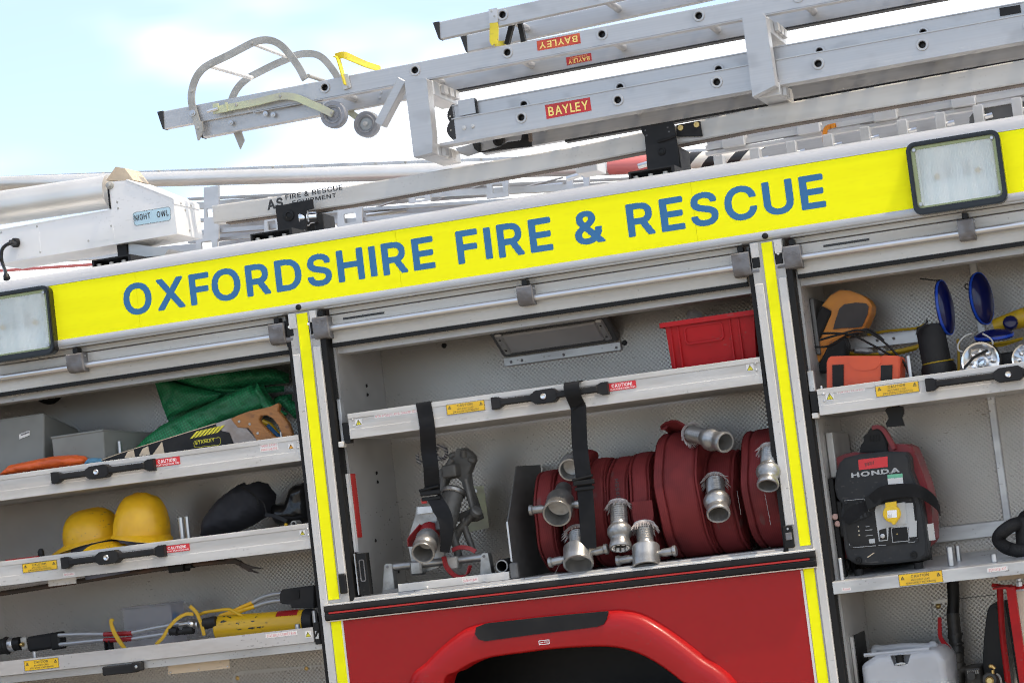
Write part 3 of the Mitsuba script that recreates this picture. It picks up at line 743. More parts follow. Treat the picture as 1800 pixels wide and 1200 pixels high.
TZ = {1: (1.860, 1.9425), 2: (1.579, 1.6595), 3: (1.284, 1.331)}
t1 = tray(-2.28, -0.7465, *TZ[1], 'upper left')
h_ = [(-1.6249, 1.9101), (-1.2517, 1.9094)]
handle(t1, h_[0][0], h_[1][0], (h_[0][1] + h_[1][1]) / 2)
heavy_label(t1, *[(-1.2533, 1.9263), (-1.1664, 1.9007)], -0.0001)
name_label(t1, *[v for v in ([(-0.8828, 1.9301), (-0.8197, 1.9258)][0][0], [(-0.8828, 1.9301), (-0.8197, 1.9258)][1][0])], [(-0.8541, 1.9037), (-0.8541, 1.9037)][0][1], [(-0.8512, 1.9280), (-0.8512, 1.9280)][0][1], 0.0008, ['HAND SAWS', 'HAND SHEERS'])
warn_label(t1, [(-0.7754, 1.9085), (-0.7754, 1.9085)][0], 0.0008, 0.019, True)
screw_pair(t1, [(-0.7525, 1.9218), (-0.7525, 1.9020)])
for c in ((-1.4411, 0.1300, 2.0112),):
    pin(t1, c, 1.868, 0.0072)
t2 = tray(-2.28, -0.7465, *TZ[2], 'middle left')
h_ = [(-1.6210, 1.6279), (-1.2465, 1.6296)]
handle(t2, h_[0][0], h_[1][0], (h_[0][1] + h_[1][1]) / 2)
heavy_label(t2, *[(-1.2511, 1.6427), (-1.1650, 1.6201)], -0.0001)
caution_label(t2, *[(-1.7746, 1.6425), (-1.6464, 1.6125)], 0.0)
name_label(t2, [(-1.6286, 1.5892), (-1.5861, 1.5915)][0][0], [(-1.6286, 1.5892), (-1.5861, 1.5915)][1][0], [(-1.6080, 1.5852), (-1.6069, 1.5944)][0][1], [(-1.6080, 1.5852), (-1.6068, 1.5954)][1][1], 0.0, ['CROW BAR'])
warn_label(t2, [(-0.7690, 1.6310), (-0.7690, 1.6310)][0], 0.0008, 0.0185)
screw_pair(t2, [(-0.7505, 1.6416), (-0.7505, 1.6216)])
for c in ((-1.2337, 0.1000, 1.7333), (-1.2216, 0.1200, 1.7344)):
    pin(t2, c, 1.587, 0.0082)
t3 = tray(-2.28, -0.7705, *TZ[3], 'lower left', True)
caution_label(t3, *[(-1.8044, 1.3251), (-1.6770, 1.2914)], 0.0)
a_, b_ = [(-0.9338, 1.3157), (-0.8251, 1.3228)]
name_label(t3, a_[0], b_[0], [(-0.8796, 1.3121), (-0.8781, 1.3243)][0][1], [(-0.8796, 1.3121), (-0.8780, 1.3253)][1][1], 0.0, ['STATWELD CORNET RAM'])
warn_label(t3, [(-0.7881, 1.3100), (-0.7881, 1.3100)][0], 0.0, 0.021)
part(FE, 'tray_runner', box(-2.28, -0.7475, 0.012, 0.04, 1.258, 1.2825), 'mat_alu_inner', label='dull rail under the lowest left tray')
a_, b_ = [(-0.7564, 1.3393), (-0.7401, 1.2799)]
part(FE, 'tray_latch', cat(box(-0.768, -0.749, 0.0, 0.02, 1.275, 1.345, 0.002), cyl((-0.762, -0.002, 1.30), (-0.752, -0.002, 1.32), 0.004)), 'mat_black')
part(FE, 'tray_latch', box(-0.763, -0.752, -0.004, 0.0, 1.292, 1.318, 0.001), 'mat_zinc')
a_, b_ = [(-1.5174, 1.2766), (-1.3745, 1.2574)][0][0], [(-1.5174, 1.2766), (-1.3745, 1.2574)][1][0]
z_ = [(-1.4473, 1.2487), (-1.4438, 1.2781)]
lt = part(FE, 'latch_lever', cat(box(a_, b_ - 0.02, -0.012, 0.012, z_[0][1], z_[1][1], 0.003), rbox(b_ - 0.035, b_, -0.016, 0.012, z_[0][1] + 0.004, z_[1][1] + 0.004, 0.006)), 'mat_black_soft', label='black lever under the lowest left tray')
part(lt, 'bolt', lathe([(0.005, 0), (0.005, 0.002), (0.0, 0.003)], (b_ - 0.017, -0.016, (z_[0][1] + z_[1][1]) / 2 + 0.004), (0, -1, 0), 12), 'mat_zinc')
bp = [(-1.3132, 1.2291), (-1.3106, 1.2622), (-1.2838, 1.2633), (-1.2720, 1.2599), (-1.2228, 1.2618), (-1.2163, 1.2648), (-1.1899, 1.2648), (-1.1822, 1.2615), (-1.1294, 1.2625), (-1.1189, 1.2655), (-1.0921, 1.2636), (-1.0939, 1.2278)]
mat('mat_tan', worn((0.56, 0.45, 0.32), (0.50, 0.39, 0.27), 12.0, 12.0, 0.6, 0.4), 0.5)
tp = part(FE, 'tan_plate', prism(bp, 0.05, 0.054), 'mat_tan', label='tan notched plate below the lowest left tray')
screw_pair(tp, [(-1.3036, 1.2345), (-1.2024, 1.2346), (-1.1005, 1.2339)], 0.0495, 0.003)
# riveted cover low on the left back wall
cv = sg.Polygon([(-1.2841, 1.1276), (-1.2760, 1.1773), (-1.2660, 1.1900), (-1.2418, 1.1962), (-0.7504, 1.1839), (-0.7637, 1.0747)]).buffer(0)
cp = part(FE, 'cover_plate', prism(cv, 0.4655, 0.4695), 'mat_alu_inner', label='flat cover plate low on the left locker wall')
part(cp, 'dimple', dimples(cv.bounds[0] + 0.02, -0.76, 0.95, cv.bounds[1] + 0.11, 0.4655), 'mat_dimple', True, kind='stuff')
for c in [(-1.2579, 0.4655, 1.1737), (-1.0018, 0.4655, 1.1818)]:
    part(cp, 'rivet', lathe([(0.0075, 0), (0.0075, 0.002), (0.005, 0.0035), (0.0035, 0.002), (0, 0.002)], c, (0, -1, 0), 16), 'mat_brass')

# middle tray
t4 = tray(-0.571, 0.768, 1.907, 1.9865, 'middle locker')
h_ = [(-0.0848, 1.9558), (0.2923, 1.9556)]
handle(t4, h_[0][0], h_[1][0], (h_[0][1] + h_[1][1]) / 2)
heavy_label(t4, *[(0.2923, 1.9684), (0.3777, 1.9448)], -0.0001)
caution_label(t4, *[(-0.2397, 1.9731), (-0.1130, 1.9400)], 0.0)
a_ = [(-0.4819, 1.9607), (-0.3024, 1.9696)]
name_label(t4, a_[0][0], a_[1][0], [(-0.4125, 1.9606), (-0.4112, 1.9709)][0][1], [(-0.4127, 1.9590), (-0.4111, 1.9720)][1][1], 0.0008, ['RTA HOSES. RTA SHARP EDGE KIT'])
warn_label(t4, [(-0.5368, 1.9556), (-0.5368, 1.9556)][0], 0.0008, 0.0225)
warn_label(t4, [(0.7352, 1.9583), (0.7352, 1.9583)][0], 0.0008, 0.0225)
screw_pair(t4, [(-0.5559, 1.9670), (-0.5553, 1.9459)] + [(0.7528, 1.9681), (0.7531, 1.9478)])
part(FE, 'tray_arm', box(-0.615, -0.603, 0.03, 0.06, 1.90, 2.04, 0.002), 'mat_alu_shelf')
part(FE, 'tray_arm', box(-0.602, -0.575, 0.02, 0.05, 1.905, 1.962, 0.002), 'mat_black')
part(FE, 'tray_foot', box(-0.614, -0.596, 0.0, 0.03, 1.885, 1.903, 0.002), 'mat_white_line')
part(FE, 'tray_stop', box(-0.59, -0.572, -0.001, 0.03, 1.895, 1.905), 'mat_black')
part(FE, 'tray_arm', box(0.769, 0.7795, 0.0, 0.03, 1.90, 1.95, 0.002), 'mat_black')

# right locker: upper tray and the fixed shelf
t5 = tray(0.9275, 2.28, 1.789, 1.8665, 'upper right')
h_ = [(1.2520, 1.8360), (1.7774, 1.8376)]
handle(t5, h_[0][0], h_[1][0], [(1.4367, 1.8357), (1.4367, 1.8357)][0][1])
caution_label(t5, *[(1.1015, 1.8544), (1.2301, 1.8205)], 0.0)
a_ = [(0.9857, 1.8468), (1.0716, 1.8534)]
name_label(t5, a_[0][0], a_[1][0], [(1.0275, 1.8443), (1.0285, 1.8521)][0][1], [(1.0274, 1.8437), (1.0288, 1.8541)][1][1], 0.0008, ['TORCHES EX/LEADS'])
warn_label(t5, [(0.9639, 1.8407), (0.9639, 1.8407)][0], 0.0008, 0.0245)
screw_pair(t5, [(0.9459, 1.8497), (0.9459, 1.8295)])
part(FE, 'tray_arm', box(0.901, 0.919, 0.02, 0.05, 1.862, 1.925, 0.002), 'mat_alu_shelf')
part(FE, 'tray_arm', box(0.901, 0.9265, 0.01, 0.05, 1.80, 1.860, 0.002), 'mat_black')
part(FE, 'tray_foot', box(0.902, 0.922, 0.005, 0.03, 1.782, 1.798, 0.002), 'mat_white_line')
sh = part(FE, 'fixed_shelf', cat(extr_x([(0.0, 1.257), (0.0, 1.291), (0.002, 1.293), (0.45, 1.324), (0.45, 1.320), (0.005, 1.288), (0.005, 1.257)], 0.8995, 2.28)), 'mat_alu_shelf', 20, label='bare aluminium shelf in the right locker')
caution_label(sh, *[(1.0965, 1.2940), (1.2257, 1.2588)], 0.0, '80KG')
a_ = [(0.9250, 1.2643), (0.9525, 1.2708)]
name_label(sh, a_[0][0], a_[1][0], [(0.9386, 1.2635), (0.9397, 1.2722)][0][1], [(0.9386, 1.2635), (0.9397, 1.2722)][1][1], 0.0, ['FOAM'])
a_ = [(1.3560, 1.2746), (1.4153, 1.2821)]
name_label(sh, a_[0][0], a_[1][0], [(1.3847, 1.2721), (1.3862, 1.2830)][0][1], [(1.3849, 1.2735), (1.3864, 1.2846)][1][1], 0.0, ['SERVICE KIT'])
for c, r in (((0.9242, 0.0350, 1.3611), 0.0075), ((1.2443, 0.0900, 1.3570), 0.0105), ((1.2543, 0.2000, 1.3550), 0.0085), ((1.3733, 0.0600, 1.3228), 0.0095)):
    pin(sh, c, 1.2935 + 0.069 * c[1], r)
# ribs and rails on the right back wall
a_ = [(1.3896, 2.2371), (1.4157, 2.2332)]
part(FE, 'wall_rib', box(1.374, 1.397, 0.4575, 0.469, 1.385, 2.31, 0.002), 'mat_alu_shelf')
part(FE, 'wall_rail', box(1.115, 1.62, 0.448, 0.4565, [(1.2827, 1.3635), (1.2890, 1.4107)][0][1], [(1.2827, 1.3635), (1.2890, 1.4107)][1][1], 0.002), 'mat_alu_shelf')
part(FE, 'wall_bracket', box(1.35, 1.62, 0.44, 0.4475, 1.30, 1.335, 0.002), 'mat_tan')
part(FE, 'wall_bracket', box(1.333, 1.62, 0.448, 0.4565, 1.226, 1.2565, 0.001), 'mat_tan')
part(FE, 'side_gusset', prism(sg.Polygon([(0.8622, 1.2318), (0.8631, 1.2387), (0.9081, 1.2461), (0.9066, 1.1681), (0.8630, 1.1170), (0.8543, 1.1179)]), 0.20, 0.215), 'mat_alu_inner')
part(FE, 'side_rail', box(0.9085, 0.9185, 0.12, 0.14, 0.735, 1.12, 0.001), 'mat_alu_inner')
part(FE, 'side_slot', box(0.9085, 0.910, 0.2, 0.40, 0.735, 1.12), 'mat_black')
# boxes on the inner left side of the right locker, above and below the tray
part(FE, 'side_box', rbox(0.909, 0.922, 0.18, 0.44, 1.98, 2.155, 0.004), 'mat_dark_alu', label='dull box on the side of the right locker')
part(FE, 'side_box', rbox(0.909, 0.932, 0.15, 0.44, 1.60, 1.74, 0.004), 'mat_alu_inner', label='dull box below the upper right tray')
part(FE, 'side_channel', box(0.909, 0.925, 0.10, 0.14, 1.30, 1.60, 0.002), 'mat_black')
part(FE, 'side_channel', box(0.909, 0.925, 0.30, 0.44, 1.30, 1.60, 0.002), 'mat_black')

# fittings of the middle locker
lamp_y0, lamp_y1 = 0.30, 0.455
lx0, lx1, lzb = -0.174, 0.224, [(0.0362, 2.1295), (0.0362, 2.1295)][0][1]
tilt = np.array([0, -(lamp_y1 - lamp_y0), 0.086])
ln = np.linalg.norm(tilt)
az_ = tilt / ln
ax_ = np.array([1.0, 0, 0])
ay_ = np.cross(az_, ax_)
c0 = np.array([(lx0 + lx1) / 2, lamp_y1, lzb]) + tilt / 2
il = part(FE, 'interior_lamp', obox(c0 + ay_ * 0.012, ax_, ay_, az_, lx1 - lx0, 0.024, ln, 0.004), 'mat_dark_alu', label='slanted locker lamp with a grey lens under the ceiling')
mat('mat_lamp_lens', worn((0.34, 0.33, 0.325), (0.40, 0.39, 0.385), 6.0, 6.0, 0.7), 0.3)
part(il, 'lens', obox(c0 - ay_ * 0.004 - az_ * 0.004, ax_, ay_, az_, 0.318, 0.012, ln * 0.60, 0.004), 'mat_lamp_lens')
for s in (-1, 1):
    ec = part(il, 'end_clip', obox(c0 - ay_ * 0.003 - az_ * 0.004 + ax_ * s * 0.172, ax_, ay_, az_, 0.026, 0.012, ln * 0.68, 0.005), 'mat_alu_inner')
    for w in (-0.033, 0.033):
        q = c0 - ay_ * 0.009 + ax_ * s * 0.172 + az_ * (w - 0.004)
        part(ec, 'screw', cyl(q, q - ay_ * 0.0015, 0.0035, 10), 'mat_black')
part(il, 'flange', cat(box(lx0 - 0.002, lx1 + 0.004, 0.4555, 0.467, lzb - 0.030, lzb - 0.001, 0.002)), 'mat_alu_shelf')
for c in [(-0.1504, 0.4550, 2.1121), (-0.1127, 0.4550, 2.1120), (0.0319, 0.4550, 2.1112), (0.2124, 0.4550, 2.1102)]:
    part(il, 'rivet', lathe([(0.005, 0), (0.004, 0.002), (0, 0.003)], (c[0], 0.4555, c[2]), (0, -1, 0), 10), 'mat_grey_cast')
for c in [(-0.3805, 0.4650, 2.1988), (0.2384, 0.4650, 2.1227)]:
    part(FE, 'wall_plug', lathe([(0.009, 0), (0.008, 0.003), (0, 0.004)], (c[0], 0.4685, c[2]), (0, -1, 0), 14), 'mat_black')
for c in ((-0.6085, 0.30, 1.80), (-0.6085, 0.30, 1.77), (-0.6085, 0.22, 1.58), (-0.6085, 0.40, 1.47), (-0.6085, 0.3, 2.09), (-0.6085, 0.3, 2.06)):
    part(FE, 'side_screw', lathe([(0.006, 0), (0.005, 0.003), (0, 0.004)], c, (1, 0, 0), 10), 'mat_black')

part(FE, 'wall_lamp', lathe([(0, 0), (0.062, 0), (0.060, -0.010), (0.045, -0.016), (0, -0.018)], np.array((-1.8587, 0.4685, 2.2557)), (0, 1, 0), 32), 'mat_black', label='black round lamp high on the left back wall, half hidden by the header')


# ------------------------------------------------------------------ left locker: what lies on the trays
mat('mat_tub', worn((0.20, 0.205, 0.19), (0.15, 0.15, 0.135), 6.0, 6.0, 0.8, 0.5), 0.5)


def weave(p, n, uv):
    return dr.sin(p.x * 620.0 + p.z * 90.0) * dr.sin(p.z * 620.0 - p.x * 90.0)


def tarp_col(p, n, uv):
    a = dr.abs(dr.sin(p.x * 300.0 + p.z * 130.0) * dr.sin(p.z * 300.0 - p.x * 130.0))
    return MIX(MIX((0.008, 0.115, 0.040), (0.018, 0.27, 0.095), a), (0.01, 0.10, 0.035), 0.7 * SS(0.45, 0.7, F(p.x * 9.0, p.y * 9.0, p.z * 12.0, 3)))


mat('mat_tarp', mikit.proc(tarp_col), 0.55, sheen=0.3)
mat('mat_orange_cloth', worn((0.62, 0.10, 0.015), (0.45, 0.07, 0.01), 14.0, 30.0, 0.9, 0.3), 0.4)
mat('mat_blue_cloth', worn((0.08, 0.22, 0.32), (0.05, 0.15, 0.24), 30.0, 30.0, 0.8), 0.6)
mat('mat_helmet', worn((0.82, 0.48, 0.010), (0.68, 0.36, 0.009), 12.0, 12.0, 0.8, 0.55), 0.38, clearcoat=0.25)
mat('mat_harness', (0.10, 0.11, 0.15), 0.6)
mat('mat_navy_cloth', worn((0.012, 0.013, 0.018), (0.022, 0.023, 0.028), 18.0, 18.0, 0.8), 0.8, sheen=0.4)
mat('mat_crowbar', worn((0.035, 0.028, 0.024), (0.085, 0.045, 0.03), 18.0, 40.0, 0.8), 0.5, 0.3)
mat('mat_saw_steel', worn((0.36, 0.33, 0.31), (0.25, 0.20, 0.17), 26.0, 26.0, 0.9, 0.6), 0.4, 0.6)


def wood(p, n, uv):
    g = F(p.x * 30.0, p.y * 60.0, p.z * 160.0 + p.x * 60.0, 3)
    return MIX(MIX((0.34, 0.145, 0.035), (0.22, 0.085, 0.02), g), (0.12, 0.05, 0.02), SS(0.6, 0.8, F(p.x * 40.0, p.y * 20.0, p.z * 40.0, 3)) * 0.7)


mat('mat_wood', mikit.proc(wood), 0.45)
mat('mat_tool_yellow', worn((0.52, 0.31, 0.008), (0.42, 0.235, 0.008), 10.0, 10.0, 0.6, 1.0, (0.02, 0.018, 0.015)), 0.35)
def chipped(p, n, uv):
    chip = SS(0.66, 0.70, F(p.x * 75.0, p.y * 75.0, p.z * 95.0, 3)) * SS(0.50, 0.58, N(p.x * 17.0, p.y * 17.0, p.z * 30.0 + 4.0))
    return MIX(MIX((0.56, 0.34, 0.008), (0.46, 0.265, 0.008), F(p.x * 14.0, p.y * 14.0, p.z * 14.0, 3)), (0.02, 0.019, 0.018), chip)


mat('mat_ram', mikit.proc(chipped), 0.36)
mat('mat_hose_silver', 0.36, 0.28, 0.5)
mat('mat_coupling_red', (0.24, 0.01, 0.012), 0.3)
scene['mat_clear_plastic'] = {'type': 'principledthin', 'base_color': rgb(0.86, 0.86, 0.9), 'roughness': 0.25, 'spec_trans': 0.85, 'diff_trans': 0.8, 'eta': 1.4}


def hull_box(front, back, r=0.008):
    """A rounded tub: 3D corner points of the front and of the back face."""
    return sphere_hull(list(front) + list(back), r, 1)


# grey tubs
F1 = [(-1.8815, 0.1400, 2.1290), (-1.7173, 0.1400, 2.1296), (-1.7437, 0.1400, 1.9979), (-1.8969, 0.1400, 1.9936)]
B1 = [(-2.0141, 0.3800, 2.1634), (-1.7376, 0.3800, 2.0812), (-1.7418, 0.3800, 2.0070), (-2.0310, 0.3800, 2.0148)]
F1 = [(F1[0][0] - 0.25, 0.14, F1[0][2]), F1[1], (F1[2][0], 0.14, 1.877), (F1[0][0] - 0.25, 0.14, 1.877)]
B1 = [(-2.2, 0.40, 1.99), (B1[1][0], 0.40, B1[1][2]), (B1[1][0] - 0.01, 0.40, 1.877), (-2.2, 0.40, 1.877)]
tb = solo('storage_tub', hull_box(F1, B1, 0.009), 'mat_tub', 'larger grey plastic tub at the left end of the upper left tray', 'tub', 30)
part(tb, 'rim', hull_box([(F1[0][0], 0.135, F1[0][2] + 0.006), (F1[1][0] + 0.003, 0.135, F1[1][2] + 0.006)], [(B1[1][0] + 0.004, 0.40, B1[1][2] + 0.006), (-2.2, 0.40, B1[1][2] + 0.004)], 0.004), 'mat_tub', 30)
lb = [(-1.8084, 2.0795), (-1.7685, 2.0873), (-1.7686, 2.0718), (-1.8085, 2.0633)]
part(tb, 'sticker', prism(lb, 0.1285, 0.1305), 'mat_sticker_white', False, label='small white sticker with a dark bar')
lb = [(-1.8013, 2.0786), (-1.7703, 2.0844), (-1.7700, 2.0797), (-1.8010, 2.0736)]
part(tb, 'sticker_print', prism(lb, 0.1275, 0.1285), 'mat_grey_cast', False)
F2 = [(-1.6580, 0.0900, 2.0430), (-1.4780, 0.0900, 2.0439), (-1.4830, 0.0900, 1.9581), (-1.6564, 0.0900, 1.9757)]
F2 = [F2[0], F2[1], (F2[2][0], 0.09, 1.877), (F2[3][0], 0.09, 1.877)]
B2 = [(F2[0][0] + 0.01, 0.40, F2[1][2] - 0.02), (F2[1][0] + 0.09, 0.40, F2[1][2] - 0.024), (F2[1][0] + 0.09, 0.40, 1.877), (F2[0][0] + 0.01, 0.40, 1.877)]
tb = solo('storage_tub', hull_box(F2, B2, 0.008), 'mat_tub', 'smaller grey plastic tub beside the larger one on the upper left tray', 'tub', 30)
part(tb, 'rim', tube([(F2[0][0] - 0.006, 0.083, F2[0][2] + 0.006), (F2[1][0] + 0.004, 0.083, F2[1][2] + 0.006), (B2[1][0] + 0.004, 0.398, B2[1][2] + 0.006)], 0.004, 8, 0), 'mat_tub')

# orange bag and blue cloth along the front of the tray
P = [(-1.8653, 1.9482), (-1.8354, 1.9656), (-1.8191, 1.9770), (-1.7716, 1.9799), (-1.7071, 1.9842), (-1.6559, 1.9862), (-1.6138, 1.9840), (-1.5720, 1.9803), (-1.5393, 1.9717), (-1.5291, 1.9584), (-1.5364, 1.9422), (-1.6019, 1.9408), (-1.7119, 1.9429), (-1.8405, 1.9395)]
solo('orange_bag', puff(P, 0.07, 0.035, 0.5, 0.005, 0.02, 0.006, 3, freq=60.0), 'mat_orange_cloth', 'orange plastic bag squeezed flat behind the upper left tray front', 'bag', True)
P = [(-1.5393, 1.9369), (-1.5350, 1.9522), (-1.5242, 1.9623), (-1.5053, 1.9622), (-1.4806, 1.9580), (-1.4648, 1.9496), (-1.4688, 1.9339)]
solo('blue_cloth', puff(P, 0.06, 0.02, 0.5, 0.004, 0.012, 0.003, 5, freq=90.0), 'mat_blue_cloth', 'scrap of blue cloth at the end of the orange bag', 'cloth', True)

# green tarpaulin: folded sheet, several layers
layers = [
    ([(-1.4081, 2.2362), (-1.2919, 2.1931), (-1.1596, 2.1599), (-1.0429, 2.1483), (-0.9747, 2.0890), (-0.9792, 2.0509), (-1.1826, 2.0384), (-1.3523, 2.0445), (-1.3717, 2.0803)], 0.37, 0.02, 0.5, 9),
    ([(-1.3979, 2.2389), (-1.3202, 2.2355), (-1.1520, 2.2183), (-1.0273, 2.2053), (-0.9534, 2.1945), (-0.9040, 2.1724), (-0.9058, 2.1403), (-0.9555, 2.1419), (-1.0761, 2.1483), (-1.1819, 2.1449), (-1.2430, 2.1666), (-1.3243, 2.2008), (-1.3691, 2.2205)], 0.36, 0.055, 0.5, 1),
    ([(-1.3816, 2.2328), (-1.3543, 2.2174), (-1.3058, 2.1942), (-1.2571, 2.1752), (-1.2001, 2.1560), (-1.1352, 2.1351), (-1.1498, 2.1185), (-1.2666, 2.0950), (-1.3432, 2.0758), (-1.3553, 2.1182), (-1.3679, 2.1744)], 0.31, 0.022, 0.7, 2),
    ([(-0.9849, 2.1355), (-0.9476, 2.1351), (-0.9141, 2.1314), (-0.9140, 2.1115), (-0.9504, 2.1117), (-1.0239, 2.1233), (-1.0982, 2.1312), (-1.1721, 2.1468), (-1.1622, 2.1590), (-1.0632, 2.1439)], 0.33, 0.03, 0.5, 3),
    ([(-0.9393, 2.0917), (-0.9179, 2.0984), (-0.8770, 2.0976), (-0.8777, 2.0741), (-0.8398, 2.0661), (-0.8377, 2.0158), (-0.8746, 2.0149), (-0.9103, 2.0594), (-0.9630, 2.0662)], 0.30, 0.035, 0.5, 4),
    ([(-1.4395, 1.9697), (-1.4285, 1.9913), (-1.3914, 2.0193), (-1.3284, 2.0534), (-1.2676, 2.0705), (-1.2158, 2.0837), (-1.1556, 2.0998), (-1.0952, 2.1186), (-1.0313, 2.1348), (-0.9796, 2.1477), (-0.9701, 2.1305), (-0.9526, 2.1403), (-0.9448, 2.1158), (-0.9231, 2.0789), (-0.9173, 2.0592), (-0.9598, 2.0459), (-1.0222, 2.0388), (-1.1066, 2.0231), (-1.2015, 1.9933), (-1.3015, 1.9601), (-1.3654, 1.9528)], 0.25, 0.075, 0.55, 6),
    ([(-0.9529, 2.1413), (-0.9352, 2.1021), (-0.9107, 2.0688), (-0.8815, 2.0425), (-0.8549, 2.0278), (-0.8810, 2.0124), (-0.9343, 2.0418), (-0.9539, 2.0820), (-0.9660, 2.1174)], 0.20, 0.02, 0.5, 7),
]
parts_ = [puff(p_, y_, h_ * 0.75, pw, 0.005, 0.028, 0.008, s_, freq=34.0) for p_, y_, h_, pw, s_ in layers]
solo('tarpaulin', cat(parts_), 'mat_tarp', 'green woven tarpaulin folded up at the back of the upper left tray', 'tarpaulin', True)

# hand saw
SW = thing('hand_saw', 'hand saw with a wooden handle and a black and yellow blade guard', 'saw')
YS = 0.055
part(SW, 'blade', prism([(-1.0582, 2.0175), (-0.9939, 2.0291), (-0.9749, 2.0013), (-0.9477, 1.9922), (-0.9146, 1.9490), (-0.9183, 1.9347), (-1.0200, 1.9288), (-1.0320, 1.9639)], YS - 0.0008, YS + 0.0008), 'mat_saw_steel', False)
gd = [(-1.4824, 1.9506), (-1.4053, 1.9656), (-1.3417, 1.9758), (-1.0530, 2.0195), (-1.0483, 2.0069), (-1.0311, 1.9913), (-1.0066, 1.9830), (-0.9965, 1.9482), (-0.9972, 1.9260), (-1.2494, 1.9162), (-1.3490, 1.9134)]
part(SW, 'blade_guard', prism(gd, YS - 0.005, YS + 0.005, 0.001), 'mat_black_soft', label='black cardboard blade guard with yellow marks')
def flat(polys, y):
    return cat([prism(q, y - 0.0004, y + 0.0004) for q in polys])
part(SW, 'guard_edge', prism([(-1.4809, 1.9504), (-1.4039, 1.9654), (-1.3402, 1.9756), (-1.0516, 2.0193), (-1.0507, 2.0169), (-1.3405, 1.9734), (-1.4041, 1.9632), (-1.4790, 1.9483)], YS - 0.0056, YS + 0.0052), 'mat_tan', False)
part(SW, 'guard_print', flat([[(-1.3352, 1.9475), (-1.3181, 1.9698), (-1.2980, 1.9756), (-1.2947, 1.9473), (-1.3147, 1.9461)], [(-1.2858, 1.9451), (-1.2462, 1.9841), (-1.2421, 1.9453)], [(-1.3871, 1.9483), (-1.3747, 1.9656), (-1.3513, 1.9702), (-1.3486, 1.9465), (-1.3687, 1.9452)]], YS - 0.0054), 'mat_tan', False, label='pale triangles printed on the guard')
UX = (np.array((-1.0367, 0.0500, 1.9905)) - np.array((-1.1458, 0.0500, 1.9819)))[[0, 2]]
ORG = np.array((-1.1460, 0.0500, 1.9801))[[0, 2]]
UPV = np.array((-1.1291, 0.0500, 2.0023))[[0, 2]] - ORG
hat = []
for k in range(7):
    s0 = k / 7.2
    b0, b1 = ORG + UX * s0, ORG + UX * (s0 + 0.09)
    top0, top1 = b0 + np.array([0.016, 0.013 - 0.004]) + UPV * 0.55, b1 + np.array([0.018, 0.013 - 0.004]) + UPV * 0.55
    hat.append([tuple(b0), tuple(b1), tuple(top1), tuple(top0)])
part(SW, 'guard_hatching', flat(hat, YS - 0.0054), 'mat_sticker_warn', False, label='yellow slanting bars above the maker name')
nm = text('STANLEY', 0, 0.0690, 0, 0.0110, 0, 0.0006)
ang = math.atan2(UX[1], UX[0]) - 0.02
nm.apply_transform(trimesh.transformations.rotation_matrix(-ang, [0, 1, 0]))
nm.apply_translation(np.array((-1.1282, 0.0500, 1.9580)) * [1, 0, 1] + [0, YS - 0.0054, 0])
part(SW, 'guard_name', nm, 'mat_sticker_warn', False, label='yellow lettering STANLEY')
fr_ = xz([(-1.1341, 1.9663), (-1.1306, 1.9718), (-1.0429, 1.9727), (-1.0382, 1.9676), (-1.0401, 1.9518), (-1.0447, 1.9475), (-1.1292, 1.9492), (-1.1348, 1.9536)])
part(SW, 'guard_frame', prism(fr_.difference(fr_.buffer(-0.0012)), YS - 0.0056, YS - 0.0048), 'mat_sticker_warn', False)
hd = sg.Polygon([(-0.9931, 2.0267), (-0.9646, 2.0353), (-0.9233, 2.0429), (-0.8828, 2.0451), (-0.8504, 2.0483), (-0.8243, 2.0553), (-0.8193, 2.0472), (-0.8253, 2.0302), (-0.8110, 2.0099), (-0.7975, 1.9896), (-0.7898, 1.9702), (-0.7858, 1.9475), (-0.7848, 1.9290), (-0.8407, 1.9286), (-0.9109, 1.9448), (-0.9206, 1.9646), (-0.9359, 1.9881), (-0.9733, 1.9958), (-0.9820, 2.0077)])
ho = sg.Polygon([(-0.8927, 2.0130), (-0.8857, 2.0214), (-0.8657, 2.0206), (-0.8473, 2.0071), (-0.8320, 1.9848), (-0.8245, 1.9635), (-0.8285, 1.9474), (-0.8482, 1.9499), (-0.8639, 1.9685), (-0.8815, 1.9893), (-0.8918, 2.0036)])
part(SW, 'handle', prism(hd.buffer(0.002).buffer(-0.002).difference(ho.buffer(0.001)), YS - 0.011, YS + 0.011, 0.006), 'mat_wood', 30)
for c in [(-0.9637, 0.0440, 2.0135), (-0.9278, 0.0440, 2.0004), (-0.9036, 0.0440, 1.9676)]:
    part(SW, 'handle_bolt', lathe([(0.0045, 0), (0.0042, 0.0016), (0.0, 0.0024)], (c[0], YS - 0.011, c[2]), (0, -1, 0), 14), 'mat_galv')
solo('screwdriver', cat(tube([(-0.9306, 0.1600, 2.0117), (-0.9043, 0.1600, 1.9932), (-0.8799, 0.1600, 1.9601)], 0.008, 10)), 'mat_tool_yellow', 'yellow handled tool seen through the grip of the hand saw', 'screwdriver')
solo('screwdriver', cat(tube([(-0.9036, 0.1300, 1.9929), (-0.8859, 0.1300, 1.9719), (-0.8644, 0.1300, 1.9486)], 0.008, 10)), 'mat_blue_print', 'dark blue handled tool seen through the grip of the hand saw', 'screwdriver')
pin(t1, (-0.8178, 0.0300, 1.9618), 1.868, 0.003)


